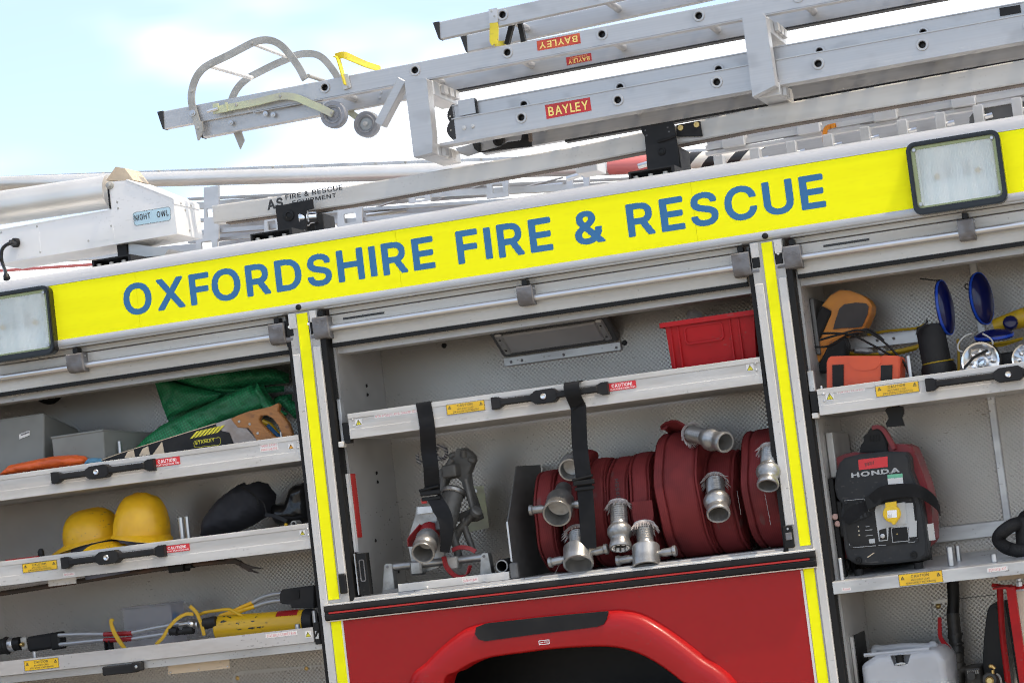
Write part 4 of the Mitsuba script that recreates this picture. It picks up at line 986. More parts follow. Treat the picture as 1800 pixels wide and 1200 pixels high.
def helmet(name, label, c, W, Lx, H, yaw, tilt, roll=0.0):
    """A safety helmet: domed shell with three ridges, rim, peak, inner harness. Its peak points along +x before yaw."""
    nu, nv = 40, 16
    rows = []
    for j in range(nv + 1):
        t = j / nv
        ph = t * math.pi / 2
        row = []
        for i in range(nu):
            a = 2 * math.pi * i / nu
            ca, sa_ = math.cos(a), math.sin(a)
            rr = math.cos(ph) ** 0.66
            x, y, z = Lx / 2 * rr * ca, W / 2 * rr * sa_, H * math.sin(ph) ** 0.95
            q = abs(y) / (W / 2)
            ridge = 0.005 * math.exp(-((q - 0.0) / 0.22) ** 4) * min(1, t * 2.2) + 0.005 * math.exp(-((q - 0.50) / 0.08) ** 2) * min(1, t * 2.2) * (1 - t)
            row.append((x, y, z + ridge))
        rows.append(row)
    shell = loft(rows)
    rim, rim2 = [], []
    ring = []
    for i in range(nu):
        a = 2 * math.pi * i / nu
        ca, sa_ = math.cos(a), math.sin(a)
        out = 0.007 + 0.045 * max(0, ca) ** 3
        drop = -0.012 - 0.010 * max(0, ca) ** 2
        ring.append([(Lx / 2 * ca * 0.97, W / 2 * sa_ * 0.97, 0.004), ((Lx / 2 + out) * ca, (W / 2 + 0.007) * sa_, drop + 0.004), ((Lx / 2 + out) * ca, (W / 2 + 0.007) * sa_, drop), (Lx / 2 * ca * 0.95, W / 2 * sa_ * 0.95, -0.006)])
    ring.append(ring[0])
    brim = loft(np.array(ring))
    M = trimesh.transformations.translation_matrix(c) @ trimesh.transformations.rotation_matrix(yaw, [0, 0, 1]) @ trimesh.transformations.rotation_matrix(tilt, [0, 1, 0]) @ trimesh.transformations.rotation_matrix(roll, [1, 0, 0])
    for m in (shell, brim):
        m.apply_transform(M)
    key = solo(name, cat(shell, brim), 'mat_helmet', label, 'helmet', 40, 'hard hats on the middle left tray')
    har = [ring_tube((0, 0, -0.004), (0, 0, -0.026), W * 0.40, W * 0.40 - 0.003, 28)]
    for m in har:
        m.apply_scale([Lx / W, 1, 1])
        m.apply_transform(M)
    part(key, 'harness', cat(har), 'mat_harness')
    return key


ca_ = np.array((-1.6463, 0.2000, 1.6976))
helmet('hard_hat', 'left yellow hard hat, lower one leaning on its dark harness', ca_ + [0.012, 0.05, -0.002], 0.19, 0.205, 0.105, math.radians(196), math.radians(6))
cb_ = np.array((-1.4137, 0.1500, 1.6870))
helmet('hard_hat', 'right yellow hard hat, taller one with curved ridges beside the pins', cb_ + [0, 0.02, 0.006], 0.19, 0.20, 0.136, math.radians(-42), math.radians(6), math.radians(-4))
cc_ = np.array((-1.5225, 0.1100, 1.6555))
helmet('hard_hat', 'third yellow hard hat lying low under the other two', cc_ + [0.0, 0.0, -0.060], 0.16, 0.19, 0.082, math.radians(30), math.radians(-3))
# red torch
a_, b_ = np.array((-1.8882, 0.1000, 1.6617)), np.array((-1.7675, 0.1000, 1.6641))
solo('red_tool', cat(box(a_[0], b_[0], 0.09, 0.12, 1.588, b_[2] + 0.0005, 0.003)), 'mat_red_stripe', 'bright red flat tool at the left end of the middle left tray', 'tool')
k_ = np.array((-1.7660, 0.1200, 1.6807))
solo('clip_knob', lathe([(0, 0), (0.008, 0), (0.008, 0.06), (0.011, 0.075), (0.011, k_[2] - 1.588 - 0.004), (0.007, k_[2] - 1.588 + 0.006), (0, k_[2] - 1.588 + 0.008)], (k_[0], 0.12, 1.588), (0, 0, 1), 14), 'mat_black', 'small black knob behind the red tool', 'knob')
# dark pouch and mask
P = [(-1.2167, 1.6534), (-1.2094, 1.6980), (-1.1983, 1.7214), (-1.1718, 1.7524), (-1.1350, 1.7840), (-1.0910, 1.8071), (-1.0552, 1.8243), (-1.0489, 1.8152), (-1.0322, 1.8170), (-1.0070, 1.8223), (-0.9717, 1.8097), (-0.9580, 1.7874), (-0.9453, 1.7708), (-0.9535, 1.7399), (-0.9676, 1.7077), (-0.9973, 1.6980), (-1.0405, 1.6786), (-1.0659, 1.6721), (-1.1252, 1.6581), (-1.1799, 1.6493)]
pc = solo('cloth_pouch', puff(P, 0.24, 0.10, 0.5, 0.006, 0.045, 0.012, 11, freq=26.0), 'mat_navy_cloth', 'dark navy cloth bag between the pins and the right end of the middle left tray', 'bag', True)
part(pc, 'seam', tube([(-1.0210, 0.1300, 1.8107), (-0.9930, 0.1300, 1.7886), (-0.9696, 0.1300, 1.7634), (-0.9661, 0.1300, 1.7424)], 0.0025, 6), 'mat_black')
part(pc, 'seam', tube([(-0.9646, 0.1400, 1.7570), (-0.9504, 0.1400, 1.7404), (-0.9444, 0.1400, 1.7060)], 0.0025, 6), 'mat_black')
P = [(-0.9621, 1.7404), (-0.9353, 1.7429), (-0.9183, 1.7420), (-0.9087, 1.7604), (-0.8958, 1.7833), (-0.8758, 1.7971), (-0.8492, 1.7992), (-0.8144, 1.8025), (-0.8186, 1.6673), (-0.8722, 1.6586), (-0.9524, 1.6678), (-0.9730, 1.7003)]
mk = solo('face_mask', puff(P, 0.26, 0.07, 0.5, 0.006, 0.035, 0.005, 13, freq=30.0), 'mat_black_gloss', 'glossy black face mask at the right end of the middle left tray', 'mask', True)
part(mk, 'strap', strip([(-0.9417, 0.1200, 1.7063), (-0.9143, 0.1200, 1.6993), (-0.8913, 0.1200, 1.6892), (-0.8688, 0.1200, 1.6755)], (0, 0.3, 1), 0.012, 0.003), 'mat_black')
cg = np.array((-0.8192, 0.0700, 1.6638))
part(mk, 'valve', ring_tube((cg[0], 0.055, cg[2]), (cg[0], 0.10, cg[2]), 0.0105, 0.007, 20), 'mat_galv')
cg = np.array((-0.8537, 0.0600, 1.6637))
solo('yellow_tin', sphere_hull([(cg[0] - 0.006, 0.06, 1.592), (cg[0] + 0.006, 0.06, cg[2])], 0.006, 1), 'mat_tool_yellow', 'small yellow tin beside the black mask', 'tin')

# crowbar clipped under the tray
pc_ = [(-1.9850, 0.1300, 1.5531), (-1.3437, 0.1300, 1.5734), (-1.1783, 0.1300, 1.5728), (-1.0965, 0.1300, 1.5712), (-1.0723, 0.1300, 1.5686), (-1.0491, 0.1300, 1.5578), (-1.0188, 0.1300, 1.5395), (-0.9879, 0.1300, 1.5261)]
CB = solo('crowbar', cat(tube(pc_[:3] + pc_[3:4], 0.0085, 8, 4), loft([[(p_[0], p_[1] - w_, p_[2] + h_), (p_[0], p_[1] + w_, p_[2] + h_), (p_[0], p_[1] + w_, p_[2] - h_), (p_[0], p_[1] - w_, p_[2] - h_)] for p_, w_, h_ in zip(pc_[3:6], (0.009, 0.010, 0.011), (0.0085, 0.0085, 0.0075))])), 'mat_crowbar', 'rusty black crowbar clipped under the middle left tray', 'crowbar', 30)
for e, (q0, q1) in enumerate((([(-1.0469, 0.1250, 1.5578), (-1.0162, 0.1250, 1.5425), (-0.9748, 0.1250, 1.5331)], 0.0), ([(-1.0561, 0.1400, 1.5536), (-1.0278, 0.1400, 1.5344), (-0.9969, 0.1400, 1.5210)], 0.0))):
    part(CB, 'claw', loft([[(p_[0], p_[1] - 0.005, p_[2] + h_), (p_[0], p_[1] + 0.005, p_[2] + h_), (p_[0], p_[1] + 0.005, p_[2] - h_), (p_[0], p_[1] - 0.005, p_[2] - h_)] for p_, h_ in zip(q0, (0.006, 0.005, 0.001))]), 'mat_crowbar', 30)
a_ = [(-1.7125, 1.5554), (-1.6108, 1.5756)]
part(t2, 'tool_clip', box(a_[0][0], a_[1][0], 0.05, 0.054, a_[0][1] + 0.003, 1.5785), 'mat_post', label='pale bent clip plate under the middle left tray')
a_ = [(-1.2981, 1.5548), (-1.2443, 1.5740)]
part(t2, 'tool_clip', rbox(a_[0][0], a_[1][0], 0.10, 0.16, a_[0][1], 1.578, 0.003, 1), 'mat_black')
part(t2, 'tool_clip', rbox(a_[1][0], a_[1][0] + 0.025, 0.11, 0.15, a_[0][1] + 0.008, 1.575, 0.003, 1), 'mat_black')

# lowest tray: hydraulic cutter with its twin hoses, yellow ram
HC = thing('hydraulic_coupling_set', 'black and steel hydraulic tool with twin grey hoses in the lowest left tray', 'hydraulic tool')
zc_ = np.array((-1.9137, 0.1400, 1.3791))
part(HC, 'tool_body', lathe([(0, 0), (0.026, 0.0), (0.026, 0.05), (0.030, 0.055), (0.030, 0.062), (0.023, 0.066), (0, 0.066)], (zc_[0] - 0.085, 0.14, zc_[2] - 0.004), (1, 0, 0.06), 24), 'mat_black_soft')
part(HC, 'steel_collar', lathe([(0, 0), (0.0215, 0), (0.024, 0.004), (0.024, 0.016), (0.0215, 0.020), (0, 0.020)], (zc_[0] - 0.018, 0.14, zc_[2]), (1, 0, 0.06), 24), 'mat_zinc')
part(HC, 'black_collar', lathe([(0, 0), (0.0225, 0), (0.0225, 0.026), (0.019, 0.028), (0, 0.028)], (zc_[0] + 0.002, 0.14, zc_[2] + 0.001), (1, 0, 0.06), 20), 'mat_black')
q_ = np.array((-1.8685, 0.1100, 1.3777))
part(HC, 'valve_block', obox((q_[0] + 0.002, 0.14, q_[2] + 0.002), (1, 0, 0.06), (0, 1, 0), (-0.06, 0, 1), 0.022, 0.04, 0.042, 0.003), 'mat_galv')
part(HC, 'brass_knob', sphere_hull([(q_[0], 0.115, q_[2]), (q_[0], 0.108, q_[2])], [0.008, 0.006], 1), 'mat_brass')
q_ = np.array((-1.7988, 0.1300, 1.3738))
part(HC, 'grip_block', obox((q_[0], 0.14, q_[2] + 0.003), (1, 0, 0.04), (0, 1, 0), (-0.04, 0, 1), 0.108, 0.05, 0.052, 0.008), 'mat_rubber')
q_ = np.array((-1.7463, 0.1300, 1.3732))
part(HC, 'grip_block', obox((q_[0], 0.14, q_[2] + 0.003), (1, 0, 0.04), (0, 1, 0), (-0.04, 0, 1), 0.036, 0.056, 0.058, 0.006), 'mat_black')
part(HC, 'hose', tube([(-1.7325, 0.1200, 1.3941), (-1.6468, 0.1200, 1.3883), (-1.5639, 0.1200, 1.3802)], 0.0072, 10), 'mat_hose_silver')
part(HC, 'hose', tube([(-1.7361, 0.1200, 1.3629), (-1.6738, 0.1200, 1.3624), (-1.6138, 0.1200, 1.3620), (-1.5662, 0.1200, 1.3608)], 0.0072, 10), 'mat_hose_silver')
part(HC, 'hose_sleeve', tube([(-1.5648, 0.1200, 1.3796), (-1.5127, 0.1200, 1.3761), (-1.4609, 0.1200, 1.3730)], 0.0078, 10), 'mat_coupling_red', label='dark red hose sleeve')
part(HC, 'hose_sleeve', tube([(-1.5670, 0.1200, 1.3602), (-1.5150, 0.1200, 1.3567), (-1.4630, 0.1200, 1.3550)], 0.0078, 10), 'mat_coupling_red', label='dark red hose sleeve')
part(HC, 'hose', tube([(-1.4615, 0.1200, 1.3744), (-1.3939, 0.1200, 1.3800), (-1.3306, 0.1200, 1.3841), (-1.2756, 0.1200, 1.3873)], 0.0076, 10), 'mat_hose_silver')
part(HC, 'hose', tube([(-1.4639, 0.1200, 1.3540), (-1.3966, 0.1200, 1.3565), (-1.3337, 0.1200, 1.3579), (-1.2791, 0.1200, 1.3576)], 0.0076, 10), 'mat_hose_silver')
q_ = np.array((-1.5557, 0.1200, 1.3483))
part(HC, 'hose_stand', cat(box(q_[0] - 0.008, q_[0] - 0.004, 0.11, 0.14, 1.292, q_[2] + 0.01), box(q_[0] + 0.008, q_[0] + 0.012, 0.11, 0.14, 1.292, q_[2] + 0.01)), 'mat_black')
RM = thing('hydraulic_ram', 'yellow hydraulic ram with a red plate in the lowest left tray', 'hydraulic ram')
e0, e1 = np.array((-1.1522, 0.1200, 1.3561)), np.array((-0.8396, 0.1200, 1.3462))
ax = (e1 - e0) / np.linalg.norm(e1 - e0)
R_ = 0.0415
part(RM, 'cylinder', lathe([(0, 0), (R_ - 0.003, 0), (R_, 0.003), (R_, np.linalg.norm(e1 - e0) - 0.002), (0, np.linalg.norm(e1 - e0) - 0.002)], e0, ax, 36), 'mat_ram')
part(RM, 'end_cap', lathe([(0, 0), (R_ + 0.001, 0.0), (R_ + 0.0015, 0.018), (R_ - 0.003, 0.03), (0, 0.032)], e1, ax, 30), 'mat_black_soft')
q_ = np.array((-1.1601, 0.0900, 1.3802))
part(RM, 'valve_grip', lathe([(0, 0), (0.016, 0), (0.0185, 0.004), (0.0185, 0.040), (0.017, 0.048), (0, 0.048)], q_ + [-0.028, 0, -0.003], (1, 0, 0.10), 22), 'mat_black_soft')
pl = []
nr = 10
for k in range(nr + 1):
    th = math.radians(38 + k * 5)
    o = (np.array([0, -math.cos(th), math.sin(th)]) * (R_ + 0.0006))
    pl.append([e0 + ax * 0.222 + o, e0 + ax * 0.296 + o])
v_ = np.array(pl).reshape(-1, 3)
f_ = []
for k in range(nr):
    f_ += [[2 * k, 2 * k + 1, 2 * k + 3], [2 * k, 2 * k + 3, 2 * k + 2]]
part(RM, 'red_plate', trimesh.Trimesh(v_, f_, process=False), 'mat_coupling_red', True, label='red maker plate on the yellow ram')
part(RM, 'carry_handle', tube([(-1.2043, 0.1000, 1.4083), (-1.1832, 0.1000, 1.4143), (-1.1421, 0.1000, 1.4159), (-1.1014, 0.1000, 1.4161), (-1.0858, 0.1000, 1.4101), (-1.0670, 0.1000, 1.3977), (-1.0499, 0.1000, 1.3885)], 0.0052, 10), 'mat_tool_yellow')
part(RM, 'hose_sleeve', tube([(-1.1597, 0.1600, 1.3952), (-1.1134, 0.1600, 1.4053), (-1.0709, 0.1600, 1.4185), (-1.0364, 0.1600, 1.4272)], 0.0068, 10), 'mat_helmet', label='orange hose sleeve')
part(RM, 'hose_sleeve', tube([(-1.1435, 0.1500, 1.3893), (-1.1015, 0.1500, 1.3988), (-1.0595, 0.1500, 1.4086), (-1.0255, 0.1500, 1.4143)], 0.0068, 10), 'mat_helmet', label='orange hose sleeve')
part(RM, 'hose', tube([(-1.0373, 0.1600, 1.4272), (-1.0033, 0.1600, 1.4393), (-0.9619, 0.1600, 1.4461), (-0.9248, 0.1600, 1.4451)], 0.0070, 10), 'mat_hose_silver')
part(RM, 'hose', tube([(-1.0272, 0.1500, 1.4134), (-0.9931, 0.1500, 1.4202), (-0.9562, 0.1500, 1.4237), (-0.9233, 0.1500, 1.4221)], 0.0070, 10), 'mat_hose_silver')
BK = [(-0.9234, 1.4444), (-0.9116, 1.4591), (-0.7989, 1.4607), (-0.8078, 1.3877), (-0.8870, 1.3960), (-0.8896, 1.4074), (-0.9172, 1.4122), (-0.9245, 1.4185)]
part(RM, 'pump_block', prism(BK, 0.12, 0.20, 0.006), 'mat_black_soft', 30)
part(RM, 'pump_face', prism([(-0.8816, 1.4520), (-0.8515, 1.4524), (-0.8537, 1.4242), (-0.8829, 1.4248)], 0.116, 0.121), 'mat_rubber')
part(RM, 'fitting', cat(cyl((-1.2819, 0.1100, 1.3828), (-1.2478, 0.1100, 1.3860), 0.009, 16), cyl((-1.2434, 0.1000, 1.3832), (-1.2208, 0.1000, 1.3802), 0.017, 20, b=0.003), cyl((-1.2210, 0.1000, 1.3783), (-1.2101, 0.1000, 1.3772), 0.013, 18)), 'mat_zinc')
part(RM, 'fitting', cat(cyl((-1.3092, 0.0900, 1.3676), (-1.2830, 0.0900, 1.3630), 0.014, 16), cyl((-1.2793, 0.0900, 1.3589), (-1.2466, 0.0900, 1.3582), 0.008, 16), cyl((-1.2604, 0.0900, 1.3626), (-1.2255, 0.0900, 1.3627), 0.013, 16)), 'mat_black_soft')
part(RM, 'fitting', sphere_hull([np.array((-1.2271, 0.0850, 1.3819))], 0.012, 2), 'mat_chrome')
pin(t3, (-0.8425, 0.0500, 1.3454), 1.29, 0.0085)
pin(t3, (-0.7844, 0.0600, 1.3818), 1.29, 0.0075)
pin(t3, (-1.7960, 0.0600, 1.3521), 1.29, 0.0065)
YST = thing('yellow_strap', 'ribbed yellow strap looped over the grey hoses by the ram', 'strap')
part(YST, 'webbing', strip([(-1.3605, 0.0800, 1.3287), (-1.3334, 0.0800, 1.3484), (-1.3096, 0.0800, 1.3758), (-1.2777, 0.0800, 1.4023), (-1.2433, 0.0800, 1.4155), (-1.2148, 0.0800, 1.4137)], (0.25, 0, 1), 0.011, 0.003), 'mat_tool_yellow', 20)
part(YST, 'webbing', strip([(-1.2223, 0.0750, 1.4408), (-1.2034, 0.0750, 1.4210), (-1.1939, 0.0750, 1.3977), (-1.1869, 0.0750, 1.3710), (-1.1823, 0.0750, 1.3409)], (1, 0, 0.45), 0.0115, 0.003), 'mat_tool_yellow', 20)
solo('yellow_strap', strip([(-1.5052, 0.0850, 1.4241), (-1.5164, 0.0850, 1.4224), (-1.5139, 0.0850, 1.4001), (-1.5051, 0.0850, 1.3743), (-1.4904, 0.0850, 1.3480), (-1.4753, 0.0850, 1.3252)], (1, 0, 0.1), [0.008, 0.012, 0.0145, 0.0145, 0.012], 0.0025), 'mat_tool_yellow', 'plain yellow strap hanging over the dark red hose sleeves', 'strap', 20)
CX = [(-1.5491, 1.4468), (-1.5626, 1.3314), (-1.4129, 1.3200), (-1.3700, 1.4462)]
b0 = (CX[0][0], CX[3][0], 0.24, 0.34, 1.292, CX[0][1] + 0.004)
bxm = box(*b0)
lid = box(b0[0] - 0.003, b0[1] + 0.004, 0.236, 0.344, b0[5] + 0.0005, b0[5] + 0.007, 0.001)
cb = solo('clear_box', bxm, 'mat_clear_plastic', 'cloudy clear plastic box behind the hoses in the lowest left tray', 'box', False)
part(cb, 'lid', lid, 'mat_clear_plastic', False)
q_ = np.array((-1.3828, 0.2800, 1.4090))
part(cb, 'blue_packet', puff([(q_[0] + 0.012 * math.cos(a), q_[2] + 0.016 * math.sin(a)) for a in np.linspace(0, 2 * math.pi, 16)[:-1]], 0.29, 0.01, 0.5, 0.004), 'mat_blue_print', True)


# ------------------------------------------------------------------ middle locker
def hose_weave(c, c2):
    """Woven jacket: ribs along the hose, darker worn bands and scuffs."""
    def fn(p, n, uv):
        rib = dr.sin(p.x * (2 * math.pi / 0.0062)) * 0.5 + 0.5
        a = F(p.x * 12.0, p.y * 9.0, p.z * 9.0, 4)
        col = MIX(c, c2, 0.35 * rib + 0.75 * SS(0.4, 0.75, a))
        return MIX(col, (0.10, 0.07, 0.065), 0.5 * SS(0.72, 0.85, N(p.x * 60.0, p.y * 22.0, p.z * 22.0)) * SS(0.45, 0.7, N(p.x * 8.0, p.y * 8.0, p.z * 8.0 + 3.0)))
    return mikit.proc(fn)


mat('mat_hose_red', hose_weave((0.175, 0.024, 0.025), (0.105, 0.016, 0.017)), 0.7, specular=0.25)
mat('mat_fitting', worn((0.36, 0.36, 0.355), (0.22, 0.215, 0.205), 26.0, 26.0, 0.95, 0.6), 0.33, 0.75)
mat('mat_iron', worn((0.13, 0.127, 0.12), (0.075, 0.073, 0.068), 14.0, 14.0, 0.9, 0.4), 0.5, 0.3)
mat('mat_crate_red', worn((0.40, 0.009, 0.012), (0.33, 0.008, 0.011), 7.0, 7.0, 0.7, 0.3), 0.4, specular=0.22)
mat('mat_webbing', worn((0.009, 0.0095, 0.0105), (0.014, 0.014, 0.016), 30.0, 30.0, 0.7), 0.7, specular=0.2)
mat('mat_fringe', worn((0.40, 0.37, 0.36), (0.28, 0.24, 0.23), 60.0, 60.0, 0.9), 0.9)
mat('mat_red_hose_bright', (0.24, 0.015, 0.018), 0.5)

ZF = 1.409


def hose_roll(label, x0, x1, ztop, y0, split=None):
    """A lay-flat hose rolled into a disc that stands on its rim; ribs run round the band, the turns show on its sides."""
    R = (ztop - ZF) / 2
    w = x1 - x0
    side = [(0.03 + (R - 0.036) * k / 26, 0.0026 * (k % 2)) for k in range(27)]
    cuts = [0.0] + list(split or (0.14, 0.88)) + [1.0]
    bands = [(w * a_, w * b_) for a_, b_ in zip(cuts[:-1], cuts[1:])]
    top = []
    for a, b in bands:
        nn = max(3, int((b - a) / 0.0045))
        for k in range(2 * nn + 1):
            t = k / (2 * nn)
            e = min(t, 1 - t)
            crown = -0.006 * (1 - min(1, e * 9)) ** 2 + 0.0015 * math.sin(math.pi * t)
            top.append((R - 0.002 + crown + (0.0007 if k % 2 else 0.0) - (0.0022 if (b - a) < 0.3 * w else 0), a + 0.001 + (b - a - 0.002) * t))
    prof = side + top + [(r_, w - h_) for r_, h_ in side[::-1]]
    m = lathe(prof, (x0, y0 + R, ZF + R), (1, 0, 0), 96)
    v = m.vertices
    ang = np.arctan2(v[:, 2] - ZF - R, v[:, 1] - y0 - R)
    v[:, 0] += 0.0025 * np.sin(ang * 3 + x0 * 40) + 0.0015 * np.sin(ang * 7 + x0 * 90)
    rad = 1 + 0.007 * np.sin(ang * 2 + x0 * 31) + 0.0025 * np.sin(ang * 3 + x0 * 77)
    v[:, 1] = y0 + R + (v[:, 1] - y0 - R) * rad
    v[:, 2] = np.maximum(ZF + 0.0005, ZF + R + (v[:, 2] - ZF - R) * rad)
    m.vertices = v
    h = thing('fire_hose', label, 'fire hose', 'rolled red fire hoses in the middle locker')
    part(h, 'roll', m, 'mat_hose_red', 50)
    return h


def fringe(parent, o, d, r, ln, seed, flare=0.35):
    """The frayed end of the hose jacket under the binding."""
    rng = np.random.default_rng(seed)
    a, b, d = frame(d)
    v, f = [], []
    n = 60
    for k in range(n):
        t0, t1 = 2 * math.pi * k / n, 2 * math.pi * (k + 0.9) / n
        L = ln * rng.uniform(0.6, 1.15)
        rr = r * (1.06 + flare * rng.uniform(0.4, 1.3))
        tm = (t0 + t1) / 2 + rng.normal(0, 0.08)
        at = lambda t, q, h: np.asarray(o) + q * (math.cos(t) * a + math.sin(t) * b) + h * d
        s = len(v)
        v += [at(t0, r, 0), at(t1, r, 0), at(tm, rr, L), at(tm, r * 0.96, L * 0.3)]
        f += [[s, s + 1, s + 2], [s + 1, s + 3, s + 2], [s + 3, s, s + 2]]
    base = lathe([(r * 0.98, -0.004), (r * 1.02, 0.0), (r * 1.03, 0.004), (r * 0.98, 0.010)], o, d, 24)
    part(parent, 'frayed_binding', cat(trimesh.Trimesh(v, f, process=False), base), 'mat_fringe', False)


def male(parent, tail, mouth, r, teeth=False, bind=True, seed=0):
    """A metal hose coupling: bound ribbed tail, bulged shoulder, open mouth ring."""
    tail, mouth = np.array(tail), np.array(mouth)
    L = np.linalg.norm(mouth - tail)
    d = (mouth - tail) / L
    rib = []
    k = 9
    for i in range(k):
        rib += [(r * 0.74, L * 0.45 * i / k), (r * 0.79, L * 0.45 * (i + 0.5) / k)]
    prof = [(0, 0)] + rib + [(r * 0.80, L * 0.46), (r * 0.98, L * 0.50), (r * 1.12, L * 0.56), (r * 1.14, L * 0.63), (r * 1.06, L * 0.70), (r * 0.93, L * 0.745), (r * 0.86, L * 0.78), (r * 0.86, L * 0.82), (r * 0.94, L * 0.87), (r * 1.0, L * 0.93), (r * 1.0, L * 0.985), (r * 0.96, L), (r * 0.83, L), (r * 0.79, L * 0.98), (r * 0.76, L * 0.60), (0, L * 0.55)]
    c = part(parent, 'coupling', lathe(prof, tail, d, 36), 'mat_fitting', 40, label='dull metal coupling with an open mouth')
    if teeth:
        a, b, dd = frame(d)
        ms = []
        for i in range(10):
            t = 2 * math.pi * i / 10
            e = math.cos(t) * a + math.sin(t) * b
            ms.append(obox(mouth - d * 0.006 + e * r * 0.74, e, np.cross(d, e), d, 0.004, r * 0.28, 0.012))
        part(c, 'teeth', cat(ms), 'mat_print_white', False)
    if bind:
        fringe(parent, tail - d * 0.006, d, r * 0.90, 0.026, seed, 0.42)
    return d


def female(parent, tail, mouth, r, lug, lug_len=0.04, seed=0, bind=True):
    """A cup shaped coupling with two round lugs, bound on the hose."""
    tail, mouth = np.array(tail), np.array(mouth)
    L = np.linalg.norm(mouth - tail)
    d = (mouth - tail) / L
    rib = []
    for i in range(7):
        rib += [(r * 0.56, L * 0.42 * i / 7), (r * 0.60, L * 0.42 * (i + 0.5) / 7)]
    prof = [(0, 0)] + rib + [(r * 0.62, L * 0.43), (r * 0.90, L * 0.47), (r * 0.97, L * 0.50), (r * 0.97, L * 0.93), (r * 1.0, L * 0.94), (r * 1.0, L * 0.99), (r * 0.97, L), (r * 0.86, L), (r * 0.84, L * 0.98), (r * 0.82, L * 0.62), (r * 0.5, L * 0.58), (0, L * 0.58)]
    c = part(parent, 'coupling', lathe(prof, tail, d, 40), 'mat_fitting', 40, label='dull metal cup coupling with two round lugs')
    lug = np.array(lug, float)
    lug = lug - d * (lug @ d)
    lug /= np.linalg.norm(lug)
    o = tail + d * L * 0.72
    for s in (-1, 1):
        part(c, 'lug', lathe([(0.010, r * 0.9), (0.010, r + 0.004), (0.0125, r + 0.008), (0.0125, r + lug_len - 0.014), (0.0165, r + lug_len - 0.010), (0.0165, r + lug_len - 0.002), (0.0145, r + lug_len), (0, r + lug_len)], o, lug * s, 20), 'mat_fitting', 40)
    if bind:
        fringe(parent, tail - d * 0.006, d, r * 0.74, 0.028, seed, 0.40)
    return c


YH = 0.055
xa = lambda p: p[0][0]
h1 = hose_roll('leftmost rolled red fire hose next to the dark divider plate', [(-0.0231, 1.4819), (0.0421, 1.4746)][0][0], [(-0.0231, 1.4819), (0.0421, 1.4746)][1][0], 1.735, 0.075)
h2 = hose_roll('second rolled red fire hose from the divider, mostly behind the black strap', [(0.0614, 1.4724), (0.1295, 1.4701)][0][0], [(0.0614, 1.4724), (0.1263, 1.4705)][1][0], 1.735, 0.10)
h3 = hose_roll('narrow rolled red fire hose just right of the black strap', [(0.1460, 1.5695), (0.2125, 1.5697)][0][0], [(0.1460, 1.5695), (0.2125, 1.5697)][1][0], [(0.1610, 1.7529), (0.1610, 1.7529)][0][1], 0.080)
h4 = hose_roll('narrow rolled red fire hose with black letters on its band', [(0.2142, 1.5615), (0.2900, 1.5607)][0][0], [(0.2142, 1.5615), (0.2879, 1.5609)][1][0], [(0.2284, 1.7494), (0.2284, 1.7494)][0][1], 0.085)
h5 = hose_roll('narrow rolled red fire hose whose cup coupling hangs to the sill', [(0.2890, 1.5528), (0.3591, 1.5526)][0][0], [(0.2890, 1.5528), (0.3569, 1.5529)][1][0], [(0.3078, 1.7548), (0.3078, 1.7548)][0][1], 0.075)
h6 = hose_roll('largest rolled red fire hose with its coupling lying on top', [(0.3828, 1.5950), (0.5261, 1.5937)][0][0], [(0.3828, 1.5950), (0.5229, 1.5941)][1][0], [(0.4423, 1.8045), (0.4423, 1.8045)][0][1], 0.045, split=(0.22, 0.93))
h7 = hose_roll('rolled red fire hose set back between the two big ones', [(0.5136, 1.5259), (0.6217, 1.5291)][0][0], [(0.5168, 1.5255), (0.6175, 1.5296)][1][0], [(0.5650, 1.7281), (0.5650, 1.7281)][0][1], 0.105)
h8 = hose_roll('rightmost rolled red fire hose beside the locker post', [(0.6517, 1.5631), (0.7624, 1.5656)][0][0], [(0.6517, 1.5631), (0.7624, 1.5656)][1][0] + 0.012, [(0.7137, 1.7807), (0.7137, 1.7807)][0][1], 0.05, split=(0.2, 0.9))
male(h6, (0.5044, 0.1000, 1.7887), (0.6340, -0.0100, 1.7440), 0.0325, seed=1)
part(h6, 'hose_end', strip([(0.4076, 0.2200, 1.8017), (0.4228, 0.2200, 1.8122), (0.4628, 0.1700, 1.8152), (0.5050, 0.1100, 1.7992)], (0, 1, -0.3), [0.10, 0.09, 0.06], 0.007), 'mat_hose_red', 40)
male(h7, (0.5628, 0.0950, 1.6338), (0.5838, -0.0050, 1.5315), 0.0365, seed=2)
male(h8, (0.7531, 0.0450, 1.7048), (0.7507, -0.0350, 1.5989), 0.0335, seed=3)
male(h4, (0.2558, 0.0750, 1.5969), (0.2621, 0.0150, 1.4646), 0.0345, teeth=True, seed=4)
part(h4, 'hose_print', text('0955H', 0, 0.062, 0, 0.012, 0, 0.0006).apply_transform(trimesh.transformations.rotation_matrix(-math.pi / 2, [0, 1, 0])).apply_translation(np.array((0.2589, 0.0765, 1.6161)) * [1, 1, 1] + [0.006, 0, 0]), 'mat_print_black', False, label='small black characters stencilled up the hose')
female(h5, (0.3333, 0.0600, 1.5222), (0.3395, 0.0080, 1.3988), 0.0445, (1, 0, 0.10), 0.052, seed=5)
part(h5, 'hose_end', strip([(0.3342, 0.0660, 1.6010), (0.3335, 0.0660, 1.5694), (0.3323, 0.0660, 1.5432), (0.3332, 0.0580, 1.5170)], (1, 0, 0), [0.064, 0.066, 0.05], 0.006), 'mat_hose_red', 40)
female(h2, (0.1153, 0.0750, 1.5255), (0.1269, 0.0000, 1.4310), 0.0475, (1, -0.1, -0.02), 0.050, seed=6)
